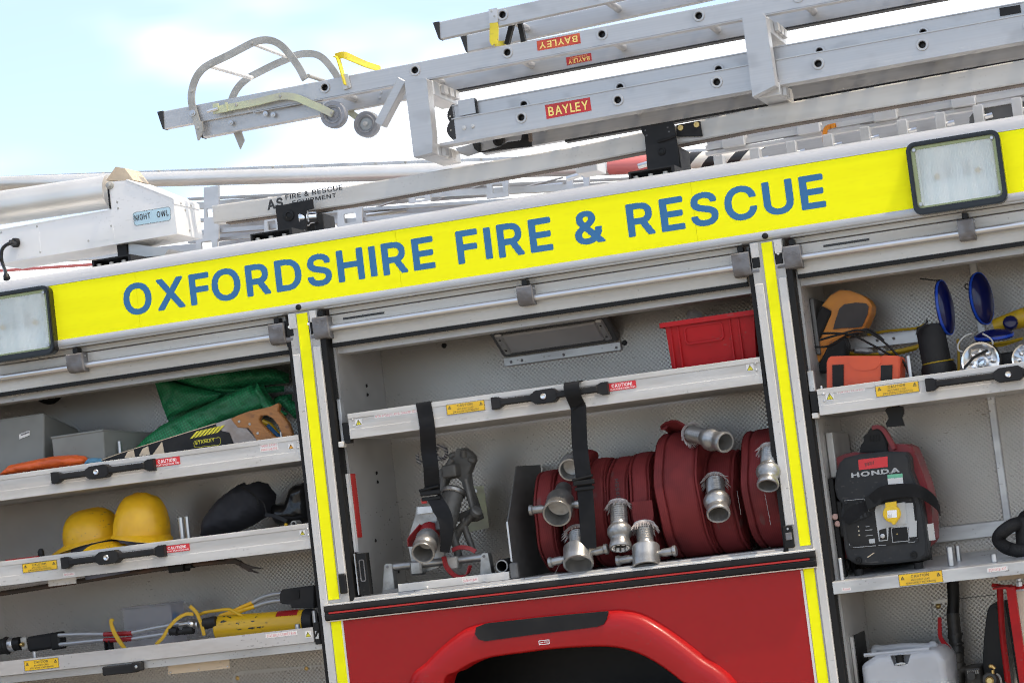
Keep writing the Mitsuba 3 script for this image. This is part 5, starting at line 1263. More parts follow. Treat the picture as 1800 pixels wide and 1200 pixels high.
female(h1, (0.0698, 0.1400, 1.6685), (0.0809, -0.0100, 1.5930), 0.0455, (1, 0.1, 0.02), 0.050, seed=7, bind=False)
part(h1, 'hose_end', tube([(0.0549, 0.2600, 1.7232), (0.0659, 0.2000, 1.6952), (0.0698, 0.1400, 1.6685)], [0.036, 0.034, 0.030], 16, 4), 'mat_hose_red')
male(h3, (0.1132, 0.1600, 1.7548), (0.1299, 0.0200, 1.7226), 0.036, seed=8, bind=False)
part(h3, 'hose_end', tube([(0.1491, 0.2400, 1.7489), (0.1194, 0.2400, 1.7603), (0.1132, 0.1600, 1.7548)], [0.03, 0.03, 0.026], 14, 4), 'mat_hose_red')
for k, (hh, pts) in enumerate(((h7, [(0.6289, 0.0900, 1.5970), (0.6302, 0.0900, 1.5655), (0.6317, 0.0900, 1.5235)]), (h8, [(0.7235, 0.0400, 1.5788), (0.7254, 0.0400, 1.5449), (0.7277, 0.0400, 1.5136), (0.7289, 0.0400, 1.4824)]), (h4, [(0.2818, 0.0300, 1.6001), (0.2820, 0.0300, 1.5711), (0.2774, 0.0300, 1.5348)]), (h1, [(0.1159, 0.0500, 1.5263), (0.0894, 0.0500, 1.4922), (0.0622, 0.0500, 1.4528), (0.0418, 0.0500, 1.4232), (0.0297, 0.0500, 1.4059)]))):
    part(hh, 'loose_thread', tube(pts, 0.0008, 5, 6), 'mat_fringe', True)

# divider plate between the branch and the hoses
f0, f1, f2 = np.array((-0.1058, 0.0300, 1.4084)), np.array((-0.0934, 0.0300, 1.5883)), np.array((-0.0790, 0.2000, 1.7587))
DX = f1[0]
dz = lambda p: p[2]
prof = [(0.03, ZF + 0.001), (0.03, f1[2]), (0.19, f2[2] + 0.002), (0.455, f2[2] + 0.004), (0.455, ZF + 0.001)]
dv = solo('divider_plate', extr_x(prof, DX - 0.0015, DX + 0.0015), 'mat_dark_alu', 'dark metal divider plate standing left of the rolled hoses', 'plate', 20)
part(dv, 'edge', cat(box(DX - 0.0028, DX + 0.0028, 0.024, 0.0298, ZF + 0.055, f1[2])), 'mat_zinc')
part(dv, 'foot', box(DX - 0.006, DX + 0.020, 0.010, 0.034, ZF + 0.001, ZF + 0.05, 0.004), 'mat_dark_alu')

# straps that hang from the tray
def hung_strap(label, pts, w, bpt, tail):
    s = thing('tie_strap', label, 'strap', None)
    part(s, 'webbing', strip(pts, (1, 0, 0.0), w, 0.0022, 6), 'mat_webbing', 20)
    b = np.array(bpt)
    part(s, 'buckle', cat(box(b[0] - 0.034, b[0] + 0.034, b[1] - 0.012, b[1] - 0.002, b[2] - 0.006, b[2] + 0.010, 0.003), box(b[0] - 0.032, b[0] + 0.030, b[1] - 0.008, b[1] - 0.001, b[2] - 0.022, b[2] - 0.010, 0.002), cyl((b[0] - 0.036, b[1] - 0.006, b[2] + 0.012), (b[0] + 0.030, b[1] - 0.006, b[2] + 0.020), 0.005, 10)), 'mat_black')
    if tail:
        part(s, 'tail', strip(tail, (1, 0.2, 0.1), [0.046, 0.05, 0.044, 0.03], 0.0022, 8), 'mat_webbing', 20)
    return s


sA = np.array((-0.3118, -0.0040, 1.9916))
hung_strap('left black strap hanging from the middle tray over the metal branch', [(sA[0], 0.016, 1.984), (sA[0], 0.008, 1.9885), (sA[0], -0.003, 1.9865), (sA[0] + 0.002, -0.0035, 1.95), (sA[0] + 0.003, -0.0032, 1.905)] + [(-0.3246, 0.0300, 1.8408), (-0.3235, 0.0300, 1.7877), (-0.3328, 0.0500, 1.7405), (-0.3385, 0.0600, 1.7145)], 0.0505, (-0.3410, 0.0550, 1.7053), [(-0.3339, 0.0550, 1.6924), (-0.3146, 0.0400, 1.6616), (-0.2957, 0.0300, 1.6213), (-0.2966, 0.0300, 1.5735), (-0.3141, 0.0400, 1.5168)])
sB = np.array((0.1835, -0.0040, 1.9912))
hung_strap('right black strap hanging from the middle tray across the rolled hoses', [(sB[0], 0.016, 1.984), (sB[0], 0.008, 1.9885), (sB[0], -0.034, 1.984), (sB[0] + 0.001, -0.036, 1.95), (sB[0] + 0.003, -0.006, 1.915), (sB[0] + 0.004, -0.0035, 1.90)] + [(0.1775, 0.0000, 1.8057), (0.1766, 0.0000, 1.7371), (0.1763, 0.0000, 1.6738), (0.1739, 0.0000, 1.5898), (0.1690, 0.0000, 1.5167), (0.1655, 0.0000, 1.4761)], 0.0495, (0.1777, 0.0000, 1.6763), None)

# ground monitor on its rod
GM = thing('ground_monitor', 'grey metal water monitor with a round inlet standing left in the middle locker', 'water monitor')
q0, q1 = np.array((-0.5350, 0.1000, 1.4890)), np.array((-0.1991, 0.1000, 1.4866))
part(GM, 'rod', cyl((q0[0], 0.10, q0[2]), (q1[0], 0.10, q1[2]), 0.0125, 18), 'mat_fitting')
for pp in ([(-0.5542, 1.4351), (-0.5373, 1.4972), (-0.5304, 1.5023), (-0.5110, 1.5001), (-0.5100, 1.4361)], [(-0.2247, 1.4364), (-0.2104, 1.4947), (-0.2037, 1.4997), (-0.1867, 1.4978), (-0.1795, 1.4339)]):
    p2 = [(x_, max(z_, ZF) if k_ not in (0, len(pp) - 1) else ZF + 0.0005) for k_, (x_, z_) in enumerate(pp)]
    br_ = part(GM, 'rod_bracket', prism(p2, 0.082, 0.118, 0.003), 'mat_fitting')
    cxy = np.mean(np.array(p2)[1:4], axis=0)
    part(br_, 'bolt', lathe([(0.0045, 0), (0.0045, 0.002), (0, 0.003)], (cxy[0], 0.082, cxy[1] - 0.008), (0, -1, 0), 10), 'mat_grey_cast')
fx0, fx1 = [(-0.4723, 1.4212), (-0.1031, 1.4216)]
part(GM, 'base_strip', box(fx0[0], fx1[0], 0.012, 0.03, ZF + 0.0006, ZF + 0.025, 0.001), 'mat_lip', label='pale metal strip along the foot of the monitor')
part(GM, 'base_plate', box(fx0[0] - 0.06, fx1[0], 0.0305, 0.40, ZF + 0.0006, ZF + 0.012), 'mat_dark_alu')
nl = [(-0.2575, 1.4104), (-0.2049, 1.4175)]
part(GM, 'name_label', box(nl[0][0], nl[1][0], 0.0114, 0.012, ZF + 0.005, ZF + 0.0195), 'mat_sticker_white', False, label='white label with red lettering')
part(GM, 'name_print', text('SUB-PUMP', nl[0][0] + 0.003, nl[1][0] - 0.003, ZF + 0.008, ZF + 0.016, 0.0114, 0.0004, False), 'mat_print_red', False)
screw_pair(GM, [(-0.3770, 1.4137), (-0.1851, 1.4154)], 0.0118)
# inlet plate and inlet coupling
ip = [(-0.4199, 1.6707), (-0.3687, 1.6657), (-0.3472, 1.6388), (-0.3362, 1.5938), (-0.3406, 1.5166), (-0.3679, 1.4711), (-0.4209, 1.4600), (-0.4572, 1.4810), (-0.4610, 1.5350), (-0.4651, 1.5647), (-0.4444, 1.6062), (-0.4269, 1.6432)]
part(GM, 'inlet_plate', prism(ip, 0.12, 0.135, 0.004), 'mat_fitting', 30)
part(GM, 'plate_lug', prism([(-0.4093, 1.6687), (-0.3591, 1.6662), (-0.3605, 1.6460), (-0.4121, 1.6462)], 0.10, 0.122, 0.003), 'mat_zinc', 30)
part(GM, 'red_tag', prism([(-0.3945, 1.6927), (-0.3774, 1.6926), (-0.3773, 1.6771), (-0.3949, 1.6767)], 0.105, 0.11), 'mat_red_stripe')
t_, m_ = np.array((-0.3792, 0.1150, 1.5922)), np.array((-0.3686, -0.0100, 1.5211))
L_ = np.linalg.norm(m_ - t_)
part(GM, 'inlet', lathe([(0, 0), (0.030, 0), (0.030, L_ * 0.30), (0.0355, L_ * 0.34), (0.0375, L_ * 0.42), (0.0365, L_ * 0.50), (0.033, L_ * 0.55), (0.033, L_ * 0.60), (0.0375, L_ * 0.66), (0.0385, L_ * 0.74), (0.0345, L_ * 0.80), (0.0335, L_ * 0.86), (0.0375, L_ * 0.92), (0.0375, L_ * 0.98), (0.0360, L_), (0.0315, L_), (0.029, L_ * 0.97), (0.0275, L_ * 0.5), (0, L_ * 0.45)], t_, m_ - t_, 40), 'mat_fitting', 40, label='round open inlet facing out of the locker')
a_, b_, d_ = frame(m_ - t_)
part(GM, 'red_binding', lathe([(0.0305, L_ * 0.02), (0.0325, L_ * 0.03), (0.0325, L_ * 0.28), (0.0305, L_ * 0.29)], t_, d_, 30), 'mat_red_hose_bright')
part(GM, 'red_flap', strip([(-0.3938, 0.1000, 1.6065), (-0.4224, 0.1000, 1.5831), (-0.4426, 0.1000, 1.5660), (-0.4486, 0.1000, 1.5473)], (0, 1, -0.5), [0.05, 0.045, 0.03], 0.003), 'mat_red_hose_bright')
# dark yoke and barrel behind
yk = sg.Polygon([(-0.3615, 1.7764), (-0.3392, 1.7884), (-0.3175, 1.7956), (-0.2860, 1.8408), (-0.2627, 1.8403), (-0.2464, 1.8260), (-0.2332, 1.8072), (-0.2426, 1.7815), (-0.2576, 1.7564), (-0.2576, 1.7148), (-0.2490, 1.6795), (-0.2392, 1.6344), (-0.2346, 1.6094), (-0.2587, 1.6015), (-0.3147, 1.6090), (-0.3237, 1.6198), (-0.3800, 1.6264), (-0.3830, 1.6660), (-0.3610, 1.7174)])
yh = sg.Polygon([(-0.3315, 1.7457), (-0.2972, 1.7499), (-0.2838, 1.7326), (-0.2759, 1.6925), (-0.2663, 1.6449), (-0.3066, 1.6325), (-0.3288, 1.6204), (-0.3547, 1.6626), (-0.3539, 1.7116)])
part(GM, 'yoke', prism(yk.buffer(0.004).buffer(-0.004).difference(yh), 0.19, 0.235, 0.008), 'mat_iron', 30)
b0, b1 = np.array((-0.2991, 0.1650, 1.7130)), np.array((-0.3232, 0.1100, 1.6029))
part(GM, 'barrel', lathe([(0, 0), (0.030, 0), (0.034, 0.006)] + [(0.034 - 0.0022 * (k % 2), 0.01 + 0.010 * k) for k in range(14)] + [(0.030, 0.155), (0, 0.155)], b0, b1 - b0, 26), 'mat_iron', 40)
part(GM, 'elbow', tube([(-0.2451, 0.1700, 1.6310), (-0.2683, 0.1700, 1.6093), (-0.3030, 0.1700, 1.5793), (-0.3214, 0.1700, 1.5473)], [0.0125, 0.013, 0.0125], 16), 'mat_iron')
part(GM, 'leg', tube([(-0.2830, 0.1700, 1.6159), (-0.2801, 0.1700, 1.5766), (-0.2696, 0.1700, 1.5366), (-0.2650, 0.1700, 1.5118)], 0.011, 12), 'mat_iron')
part(GM, 'leg', tube([(-0.3166, 0.1500, 1.6009), (-0.3163, 0.1500, 1.5620), (-0.3090, 0.1500, 1.5175), (-0.3080, 0.1500, 1.4834)], 0.013, 12), 'mat_iron')
kb = np.array((-0.2650, 0.1900, 1.8235))
part(GM, 'top_knob', lathe([(0, 0), (0.012, 0), (0.012, 0.006), (0.0105, 0.010), (0.0105, 0.018), (0.007, 0.022), (0, 0.022)], kb + [0, 0, -0.010], (0.15, -0.3, 1), 18), 'mat_iron')
part(GM, 'stay', tube([(-0.2532, 0.1500, 1.7393), (-0.2475, 0.1500, 1.6900), (-0.2423, 0.1500, 1.6408)], 0.008, 10), 'mat_iron')
part(GM, 'stay', tube([(-0.2945, 0.1600, 1.8076), (-0.3228, 0.1600, 1.7672), (-0.3389, 0.1600, 1.7203), (-0.3501, 0.1600, 1.6630)], 0.011, 12), 'mat_iron')
part(GM, 'collar', lathe([(0.036, 0), (0.039, 0.003), (0.039, 0.012), (0.036, 0.015)], b0 + (b1 - b0) * 0.05, b1 - b0, 26), 'mat_fitting')
part(GM, 'gear_case', rbox(*(lambda c: (c[0] - 0.026, c[0] + 0.024, 0.14, 0.20, c[2] - 0.020, c[2] + 0.022))(np.array((-0.3035, 0.1500, 1.7698))), 0.008, 1), 'mat_iron')
part(GM, 'elbow_cap', lathe([(0, 0), (0.017, 0), (0.019, 0.004), (0.019, 0.018), (0.014, 0.022), (0, 0.022)], np.array((-0.2332, 0.1400, 1.6255)), (0.7, -0.5, 0.6), 20), 'mat_iron')
part(GM, 'ear', obox(np.array((-0.3040, 0.2000, 1.8209)), (1, 0, 0.4), (0, 1, 0), (-0.4, 0, 1), 0.022, 0.03, 0.016, 0.004), 'mat_iron')
part(GM, 'ear', obox(np.array((-0.2395, 0.2000, 1.7982)), (1, 0, -0.6), (0, 1, 0), (0.6, 0, 1), 0.022, 0.03, 0.016, 0.004), 'mat_iron')
part(GM, 'clamp_block', obox(np.array((-0.3093, 0.1000, 1.4800)), (1, 0, -0.02), (0, 1, 0), (0.02, 0, 1), 0.038, 0.05, 0.040, 0.004), 'mat_galv')
part(GM, 'clamp_block', obox(np.array((-0.4303, 0.1000, 1.4775)), (1, 0, -0.02), (0, 1, 0), (0.02, 0, 1), 0.040, 0.05, 0.046, 0.006), 'mat_fitting')
part(GM, 'plate_behind', prism([(-0.3161, 1.7188), (-0.2751, 1.7164), (-0.2727, 1.5783), (-0.3450, 1.5716), (-0.3447, 1.6167)], 0.39, 0.394), 'mat_olive', label='pale plate behind the yoke')
part(GM, 'side_bolt', cyl((-0.3095, 0.3900, 1.7021), np.array((-0.3095, 0.3900, 1.7021)) + [0.012, -0.02, 0], 0.006, 10), 'mat_zinc')
RS = solo('red_webbing', strip([(-0.3257, 0.0600, 1.5038), (-0.3198, 0.0600, 1.4696), (-0.2932, 0.0600, 1.4380), (-0.2576, 0.0600, 1.4389), (-0.2416, 0.0600, 1.4658)], (0.3, 1, 0.3), 0.022, 0.003), 'mat_red_hose_bright', 'red webbing loop lying on the floor below the monitor', 'webbing', 30)
part(RS, 'loop', strip([(-0.3095, 0.1000, 1.5196), (-0.2858, 0.1000, 1.5256), (-0.2558, 0.1000, 1.5208), (-0.2321, 0.1000, 1.5071)], (0.1, 0.4, 1), 0.014, 0.003), 'mat_red_hose_bright')
HB = np.array((-0.1376, 0.1000, 1.4524))
hs = solo('suction_hose_end', ring_tube((HB[0], 0.06, HB[2]), (HB[0], 0.34, HB[2]), 0.0225, 0.0165, 26, 0.003), 'mat_rubber', 'open end of a black hose lying beside the divider plate', 'hose')
part(hs, 'ring', ring_tube((HB[0], 0.056, HB[2]), (HB[0], 0.064, HB[2]), 0.0205, 0.0165, 26), 'mat_fitting')
RC = np.array((-0.3807, 0.3000, 1.8402))
rope = [(RC[0] + 0.022 * math.cos(t), 0.30 + 0.02 * math.sin(t * 0.5), RC[2] + 0.022 * math.sin(t)) for t in np.linspace(0, 2 * math.pi * 1.8, 24)]
def twist(p, n, uv):
    return MIX((0.42, 0.41, 0.40), (0.08, 0.08, 0.10), SS(0.4, 0.6, dr.sin((p.x + p.z * 1.4) * 420.0) * 0.5 + 0.5))
mat('mat_rope', mikit.proc(twist), 0.8)
solo('rope_coil', cat(tube(rope, 0.006, 8, 2), tube([(-0.4596, 0.3000, 1.8450), (-0.4597, 0.3000, 1.8225), (-0.4490, 0.3000, 1.8152)], 0.006, 8, 4)), 'mat_rope', 'grey and black rope coil half hidden behind the left black strap', 'rope')
# side latch at the left of the locker opening
part(FE, 'side_latch', box(-0.6055, -0.570, 0.018, 0.05, 1.412, 1.545, 0.002), 'mat_black')
part(FE, 'latch_edge', box(-0.6075, -0.6045, 0.010, 0.0175, 1.415, 1.546), 'mat_zinc')
part(FE, 'latch_slot', cat(prism(rrect(-0.596, -0.578, 1.455, 1.525, 0.006).difference(rrect(-0.593, -0.581, 1.458, 1.522, 0.004)), 0.016, 0.0178)), 'mat_grey_cast')
part(FE, 'post_clip', box(-0.660, -0.6365, -0.012, 0.0, 1.425, 1.486, 0.003), 'mat_black')
part(FE, 'post_clip', box(0.772, 0.803, -0.010, 0.0, 1.408, 1.474, 0.003), 'mat_black')
part(FE, 'clip_screw', lathe([(0.004, 0), (0.003, 0.002), (0, 0.002)], (0.789, -0.0100, 1.465), (0, -1, 0), 10), 'mat_zinc')
part(FE, 'clip_lever', box(0.780, 0.799, -0.014, -0.0102, 1.432, 1.454, 0.002), 'mat_grey_cast')
part(FE, 'side_board', box(-0.6085, -0.606, 0.062, 0.10, 1.595, 1.800, 0.0005), 'mat_red_stripe', label='red edge of a board in the left side of the middle locker')
part(FE, 'side_board', box(-0.617, -0.609, 0.040, 0.062, 1.55, 1.80, 0.0005), 'mat_sticker_white', label='white edge of a board in the left side of the middle locker')

# red crate on the tray
CR = thing('red_crate', 'red plastic crate at the right end of the middle tray', 'crate')
cz1 = [(0.6532, 2.1328), (0.6532, 2.1328)][0][1]
xa0, xa1 = [(0.4628, 2.0991), (0.4828, 1.9962)][0][0], 0.762
xb0 = [(0.4581, 2.1007), (0.4799, 1.9973)][1][0]
def crate_ring(x0, x1, y0, y1, z):
    return [(x0, y0, z), (x1, y0, z), (x1, y1, z), (x0, y1, z)]
outer_ = [crate_ring(xb0, 0.735, 0.085, 0.36, 1.915), crate_ring(xa0 + 0.012, 0.755, 0.065, 0.39, cz1 - 0.006)]
inner_ = [crate_ring(xa0 + 0.015, 0.752, 0.068, 0.387, cz1 - 0.006), crate_ring(xb0 + 0.003, 0.732, 0.088, 0.357, 1.919)]
rg = [*outer_, *inner_]
part(CR, 'tub', loft(rg), 'mat_crate_red', 20)
rim_o = sg.box(xa0, 0.052, 0.765, 0.402).difference(sg.box(xa0 + 0.016, 0.069, 0.751, 0.386))
rm = trimesh.creation.extrude_polygon(rim_o, 0.007, engine='earcut')
rm.apply_translation([0, 0, cz1 - 0.0055])
part(CR, 'rim', rm, 'mat_crate_red', False)
part(CR, 'rim_lip', cat(box(xa0, 0.765, 0.0505, 0.0525, cz1 - 0.013, cz1 + 0.0015), box(xa0 - 0.002, xa0, 0.052, 0.40, cz1 - 0.013, cz1 + 0.0015)), 'mat_crate_red', False)
hp = rrect(xa0 + 0.07, xa0 + 0.192, cz1 - 0.075, cz1 - 0.018, 0.014)
part(CR, 'hand_panel', prism(hp.difference(hp.buffer(-0.0045)), 0.062, 0.0665, 0.001), 'mat_crate_red', False)
for xx in (xa0 + 0.026, xa0 + 0.050, xa0 + 0.213, xa0 + 0.24):
    part(CR, 'rib', box(xx, xx + 0.004, 0.062, 0.085, 1.93, cz1 - 0.008), 'mat_crate_red', False)
solo('plastic_wrap', puff([(0.4781, 2.1475), (0.4888, 2.1825), (0.5083, 2.1889), (0.5315, 2.1764), (0.5444, 2.1564), (0.5391, 2.1389)], 0.34, 0.03, 0.5, 0.005, 0.02, 0.006, 3), 'mat_clear_plastic', 'crumpled clear plastic showing above the red crate', 'plastic wrap', True)


# ------------------------------------------------------------------ right locker
mat('mat_orange', worn((0.58, 0.225, 0.008), (0.46, 0.15, 0.008), 14.0, 14.0, 0.8, 0.6), 0.4)
mat('mat_orange_red', worn((0.58, 0.075, 0.02), (0.48, 0.055, 0.018), 10.0, 10.0, 0.7, 0.2), 0.38)
mat('mat_blue_plastic', (0.002, 0.004, 0.045), 0.15, specular=0.4)
mat('mat_blue_highlight', (0.010, 0.05, 0.34), 0.2)  # lighter blue of the filter rims: a highlight put into the colour
mat('mat_yellow_cable', worn((0.48, 0.31, 0.01), (0.36, 0.22, 0.01), 18.0, 18.0, 0.7, 0.4), 0.45)
mat('mat_gen_grey', worn((0.018, 0.019, 0.021), (0.032, 0.031, 0.030), 12.0, 12.0, 0.8, 0.3, (0.1, 0.09, 0.08)), 0.45, specular=0.3)
mat('mat_gen_dark', worn((0.010, 0.010, 0.011), (0.022, 0.021, 0.019), 12.0, 12.0, 0.8, 0.3, (0.09, 0.085, 0.08)), 0.5, specular=0.25)
mat('mat_gen_red', worn((0.20, 0.010, 0.014), (0.13, 0.012, 0.014), 9.0, 9.0, 0.8, 0.5), 0.4)
mat('mat_light_grey', worn((0.42, 0.43, 0.43), (0.34, 0.35, 0.35), 9.0, 9.0, 0.8, 0.3), 0.45)
mat('mat_pink_knob', (0.42, 0.27, 0.24), 0.5)
mat('mat_jerrycan', worn((0.40, 0.41, 0.43), (0.30, 0.305, 0.32), 7.0, 7.0, 0.7, 0.25, (0.25, 0.2, 0.12)), 0.42)
mat('mat_wire_grey', (0.36, 0.35, 0.33), 0.4)
mat('mat_window_dark', worn((0.03, 0.026, 0.026), (0.07, 0.058, 0.052), 14.0, 6.0, 0.8), 0.15, specular=0.12)
mat('mat_pipe_dark', worn((0.03, 0.029, 0.027), (0.07, 0.062, 0.05), 25.0, 25.0, 0.9, 0.5), 0.5, 0.2)
mat('mat_lever_red', worn((0.38, 0.009, 0.011), (0.29, 0.009, 0.011), 20.0, 20.0, 0.7), 0.4, specular=0.2)
mat('mat_frame_red', worn((0.36, 0.009, 0.010), (0.27, 0.009, 0.010), 12.0, 12.0, 0.8, 0.8), 0.42, specular=0.2)
mat('mat_cream', worn((0.58, 0.52, 0.42), (0.48, 0.41, 0.31), 14.0, 10.0, 0.8, 0.6), 0.5)
mat('mat_green_label', (0.15, 0.46, 0.29), 0.5)
mat('mat_gold_socket', (0.70, 0.46, 0.015), 0.4)

ZT = 1.797      # floor of the upper tray

# thermal camera leaning in the corner
TC = thing('thermal_camera', 'orange and black hand held camera leaning in the left corner of the upper right tray', 'thermal camera')
tc = [(0.8698, 1.9423), (0.9115, 2.0137), (0.9627, 2.1093), (0.9396, 2.1298), (0.9691, 2.1577), (1.0008, 2.1703), (1.0341, 2.1633), (1.0660, 2.1458), (1.0850, 2.1282), (1.0932, 2.1099), (1.0881, 2.0872), (1.0717, 2.0597), (1.0588, 2.0423), (1.0260, 2.0363), (0.9902, 2.0242), (0.9495, 2.0085), (0.9282, 1.9772), (0.8916, 1.9436), (0.8814, 1.9322)]
part(TC, 'shell', prism(sg.Polygon(tc).buffer(0.003).buffer(-0.003), 0.20, 0.30, 0.016), 'mat_orange', 30)
tg = [(0.8647, 1.9762), (0.8850, 2.0161), (0.9292, 2.1082), (0.9407, 2.1236), (0.9486, 2.1246), (0.9699, 2.1075), (0.9663, 2.0965), (0.9153, 2.0183), (0.8832, 1.9694)]
part(TC, 'grip', prism(sg.Polygon(tg).buffer(0.002).buffer(-0.002), 0.185, 0.27, 0.010), 'mat_rubber', 30, label='black ribbed grip of the orange camera')
tw = [(0.9952, 2.1118), (1.0117, 2.1231), (1.0500, 2.1232), (1.0788, 2.1161), (1.0851, 2.1054), (1.0787, 2.0829), (1.0571, 2.0477), (1.0315, 2.0471), (0.9980, 2.0518), (0.9681, 2.0517), (0.9777, 2.0760)]
part(TC, 'window', prism(sg.Polygon(tw).buffer(0.002).buffer(-0.002), 0.193, 0.201, 0.002), 'mat_window_dark', 30, label='dark glossy window of the camera')
part(TC, 'lower_body', prism(sg.Polygon([(0.9397, 2.0047), (0.9939, 2.0270), (0.9990, 2.0008), (0.9904, 1.9679), (0.9419, 1.9234), (0.8955, 1.9297), (0.9200, 1.9690)]).buffer(0.001), 0.205, 0.29, 0.01), 'mat_gen_dark', 30)

# orange carrying case
OC = thing('tool_case', 'small orange case with two black latches in the upper right tray', 'case')
oc = sg.Polygon([(0.9471, 1.8597), (0.9583, 1.9458), (0.9641, 1.9575), (0.9731, 1.9625), (1.0268, 1.9573), (1.0346, 1.9529), (1.1205, 1.9424), (1.1331, 1.9436), (1.1715, 1.9375), (1.1788, 1.9303), (1.1776, 1.9118), (1.1644, 1.8309)]).buffer(0.003).buffer(-0.003)
part(OC, 'shell', prism(oc, 0.05, 0.16, 0.010), 'mat_orange_red', 30)
part(OC, 'recess', prism(sg.Polygon([(1.0264, 1.9564), (1.1211, 1.9434), (1.1226, 1.9233), (1.1039, 1.9072), (1.0786, 1.9044), (1.0582, 1.9071), (1.0384, 1.9148), (1.0261, 1.9323)]).buffer(0.002).buffer(-0.002), 0.0465, 0.052, 0.002), 'mat_orange_red', 30)
part(OC, 'foot_panel', prism(sg.Polygon([(1.0237, 1.8661), (1.0302, 1.8839), (1.0459, 1.8922), (1.0933, 1.8900), (1.1134, 1.8852), (1.1094, 1.8547)]).buffer(0.001), 0.0475, 0.052, 0.001), 'mat_orange_red', 30)
for pp in ([(0.9675, 1.8652), (0.9759, 1.9357), (1.0098, 1.9323), (1.0004, 1.8608)], [(1.1120, 1.8501), (1.1205, 1.9144), (1.1544, 1.9115), (1.1437, 1.8459)]):
    part(OC, 'latch', prism(sg.Polygon(pp).buffer(-0.001).buffer(0.001), 0.043, 0.052, 0.002), 'mat_rubber', 30)

# black cables and yellow cable coil
BC = thing('black_cable', 'thin black cables looping over the orange case and the camera', 'cable')
for pts in ([(0.9455, 0.1200, 2.0386), (0.9789, 0.1200, 2.0348), (1.0158, 0.1200, 2.0267), (1.0479, 0.1200, 2.0138), (1.0787, 0.1200, 1.9927), (1.1169, 0.1200, 1.9643), (1.1546, 0.1200, 1.9341), (1.1841, 0.1200, 1.9050), (1.2047, 0.1200, 1.8730)], [(0.9357, 0.1000, 2.0180), (0.9724, 0.1000, 2.0234), (1.0196, 0.1000, 2.0294), (1.0537, 0.1000, 2.0330), (1.0821, 0.1000, 2.0261), (1.1088, 0.1000, 2.0065), (1.1383, 0.1000, 1.9773), (1.1631, 0.1000, 1.9447), (1.1838, 0.1000, 1.9127), (1.1931, 0.1000, 1.8740)], [(0.9137, 0.1400, 2.0024), (0.9494, 0.1400, 1.9987), (0.9800, 0.1400, 2.0051), (1.0074, 0.1400, 2.0203), (1.0293, 0.1400, 2.0257), (1.0544, 0.1400, 2.0243)], [(1.0686, 0.1100, 2.0314), (1.0854, 0.1100, 2.0312), (1.1046, 0.1100, 2.0180), (1.1303, 0.1100, 1.9914)]):
    part(BC, 'strand', tube(pts, 0.0033, 8), 'mat_black')
YC = thing('yellow_cable', 'coiled yellow cable lying behind the orange case', 'cable')
for pts in ([(1.0488, 0.3400, 2.0301), (1.1010, 0.3400, 2.0336), (1.1566, 0.3400, 2.0314), (1.2035, 0.3400, 2.0300), (1.2304, 0.3400, 2.0391)], [(0.9737, 0.3000, 2.0020), (0.9760, 0.3000, 1.9866), (1.0049, 0.3000, 1.9761), (1.0553, 0.3000, 1.9662), (1.1152, 0.3000, 1.9653), (1.1669, 0.3000, 1.9689), (1.2148, 0.3000, 1.9773), (1.2220, 0.3000, 1.9998)], [(0.9718, 0.3200, 1.9966), (0.9927, 0.3200, 1.9743), (1.0603, 0.3200, 1.9629), (1.1284, 0.3200, 1.9578), (1.1977, 0.3200, 1.9655)], [(1.0839, 0.2800, 1.9645), (1.1434, 0.2800, 1.9628), (1.2121, 0.2800, 1.9683)], [(1.3810, 0.3000, 1.9585), (1.4255, 0.3000, 1.9481), (1.4754, 0.3000, 1.9476), (1.5216, 0.3000, 1.9517)], [(1.3267, 0.3000, 1.9767), (1.3251, 0.3000, 1.9429), (1.3162, 0.3000, 1.8761)], [(1.3755, 0.3100, 1.9576), (1.4442, 0.3100, 1.9396), (1.5164, 0.3100, 1.9508)]):
    part(YC, 'strand', tube(pts, 0.0042, 8), 'mat_yellow_cable')
pr = [(0.9648, 1.9948), (0.9658, 2.0186), (0.9758, 2.0281), (1.2001, 2.0250), (1.2050, 2.0135), (1.2016, 1.9881), (0.9755, 1.9934)]
part(FE, 'perforated_bar', prism(sg.Polygon(pr).difference(sg.Point(*[(1.0733, 2.0102), (1.0733, 2.0102)][0]).buffer(0.005)).difference(sg.Point(*[(1.1250, 2.0091), (1.1250, 2.0091)][0]).buffer(0.005)), 0.36, 0.366), 'mat_alu_shelf', label='drilled aluminium bar behind the orange case')
gk = np.array((1.1010, 0.2400, 1.9670))
solo('grey_knob', sphere_hull([gk, gk + [0, -0.012, 0]], [0.012, 0.011], 1), 'mat_light_grey', 'round pale knob above the right side of the orange case', 'knob', 40)
solo('pale_lump', puff([(x_, z_) for x_, z_ in [(1.0088, 1.9758), (1.0147, 1.9879), (1.0405, 1.9886), (1.0651, 1.9809), (1.0721, 1.9693), (1.0545, 1.9653)]], 0.27, 0.02, 0.5, 0.004), 'mat_light_grey', 'small pale grey cup behind the orange case', 'cup', True)
pin(t5, (1.2031, 0.0500, 1.9332), ZT, 0.0065)
pin(t5, (0.9388, 0.0200, 1.8775), ZT, 0.004)

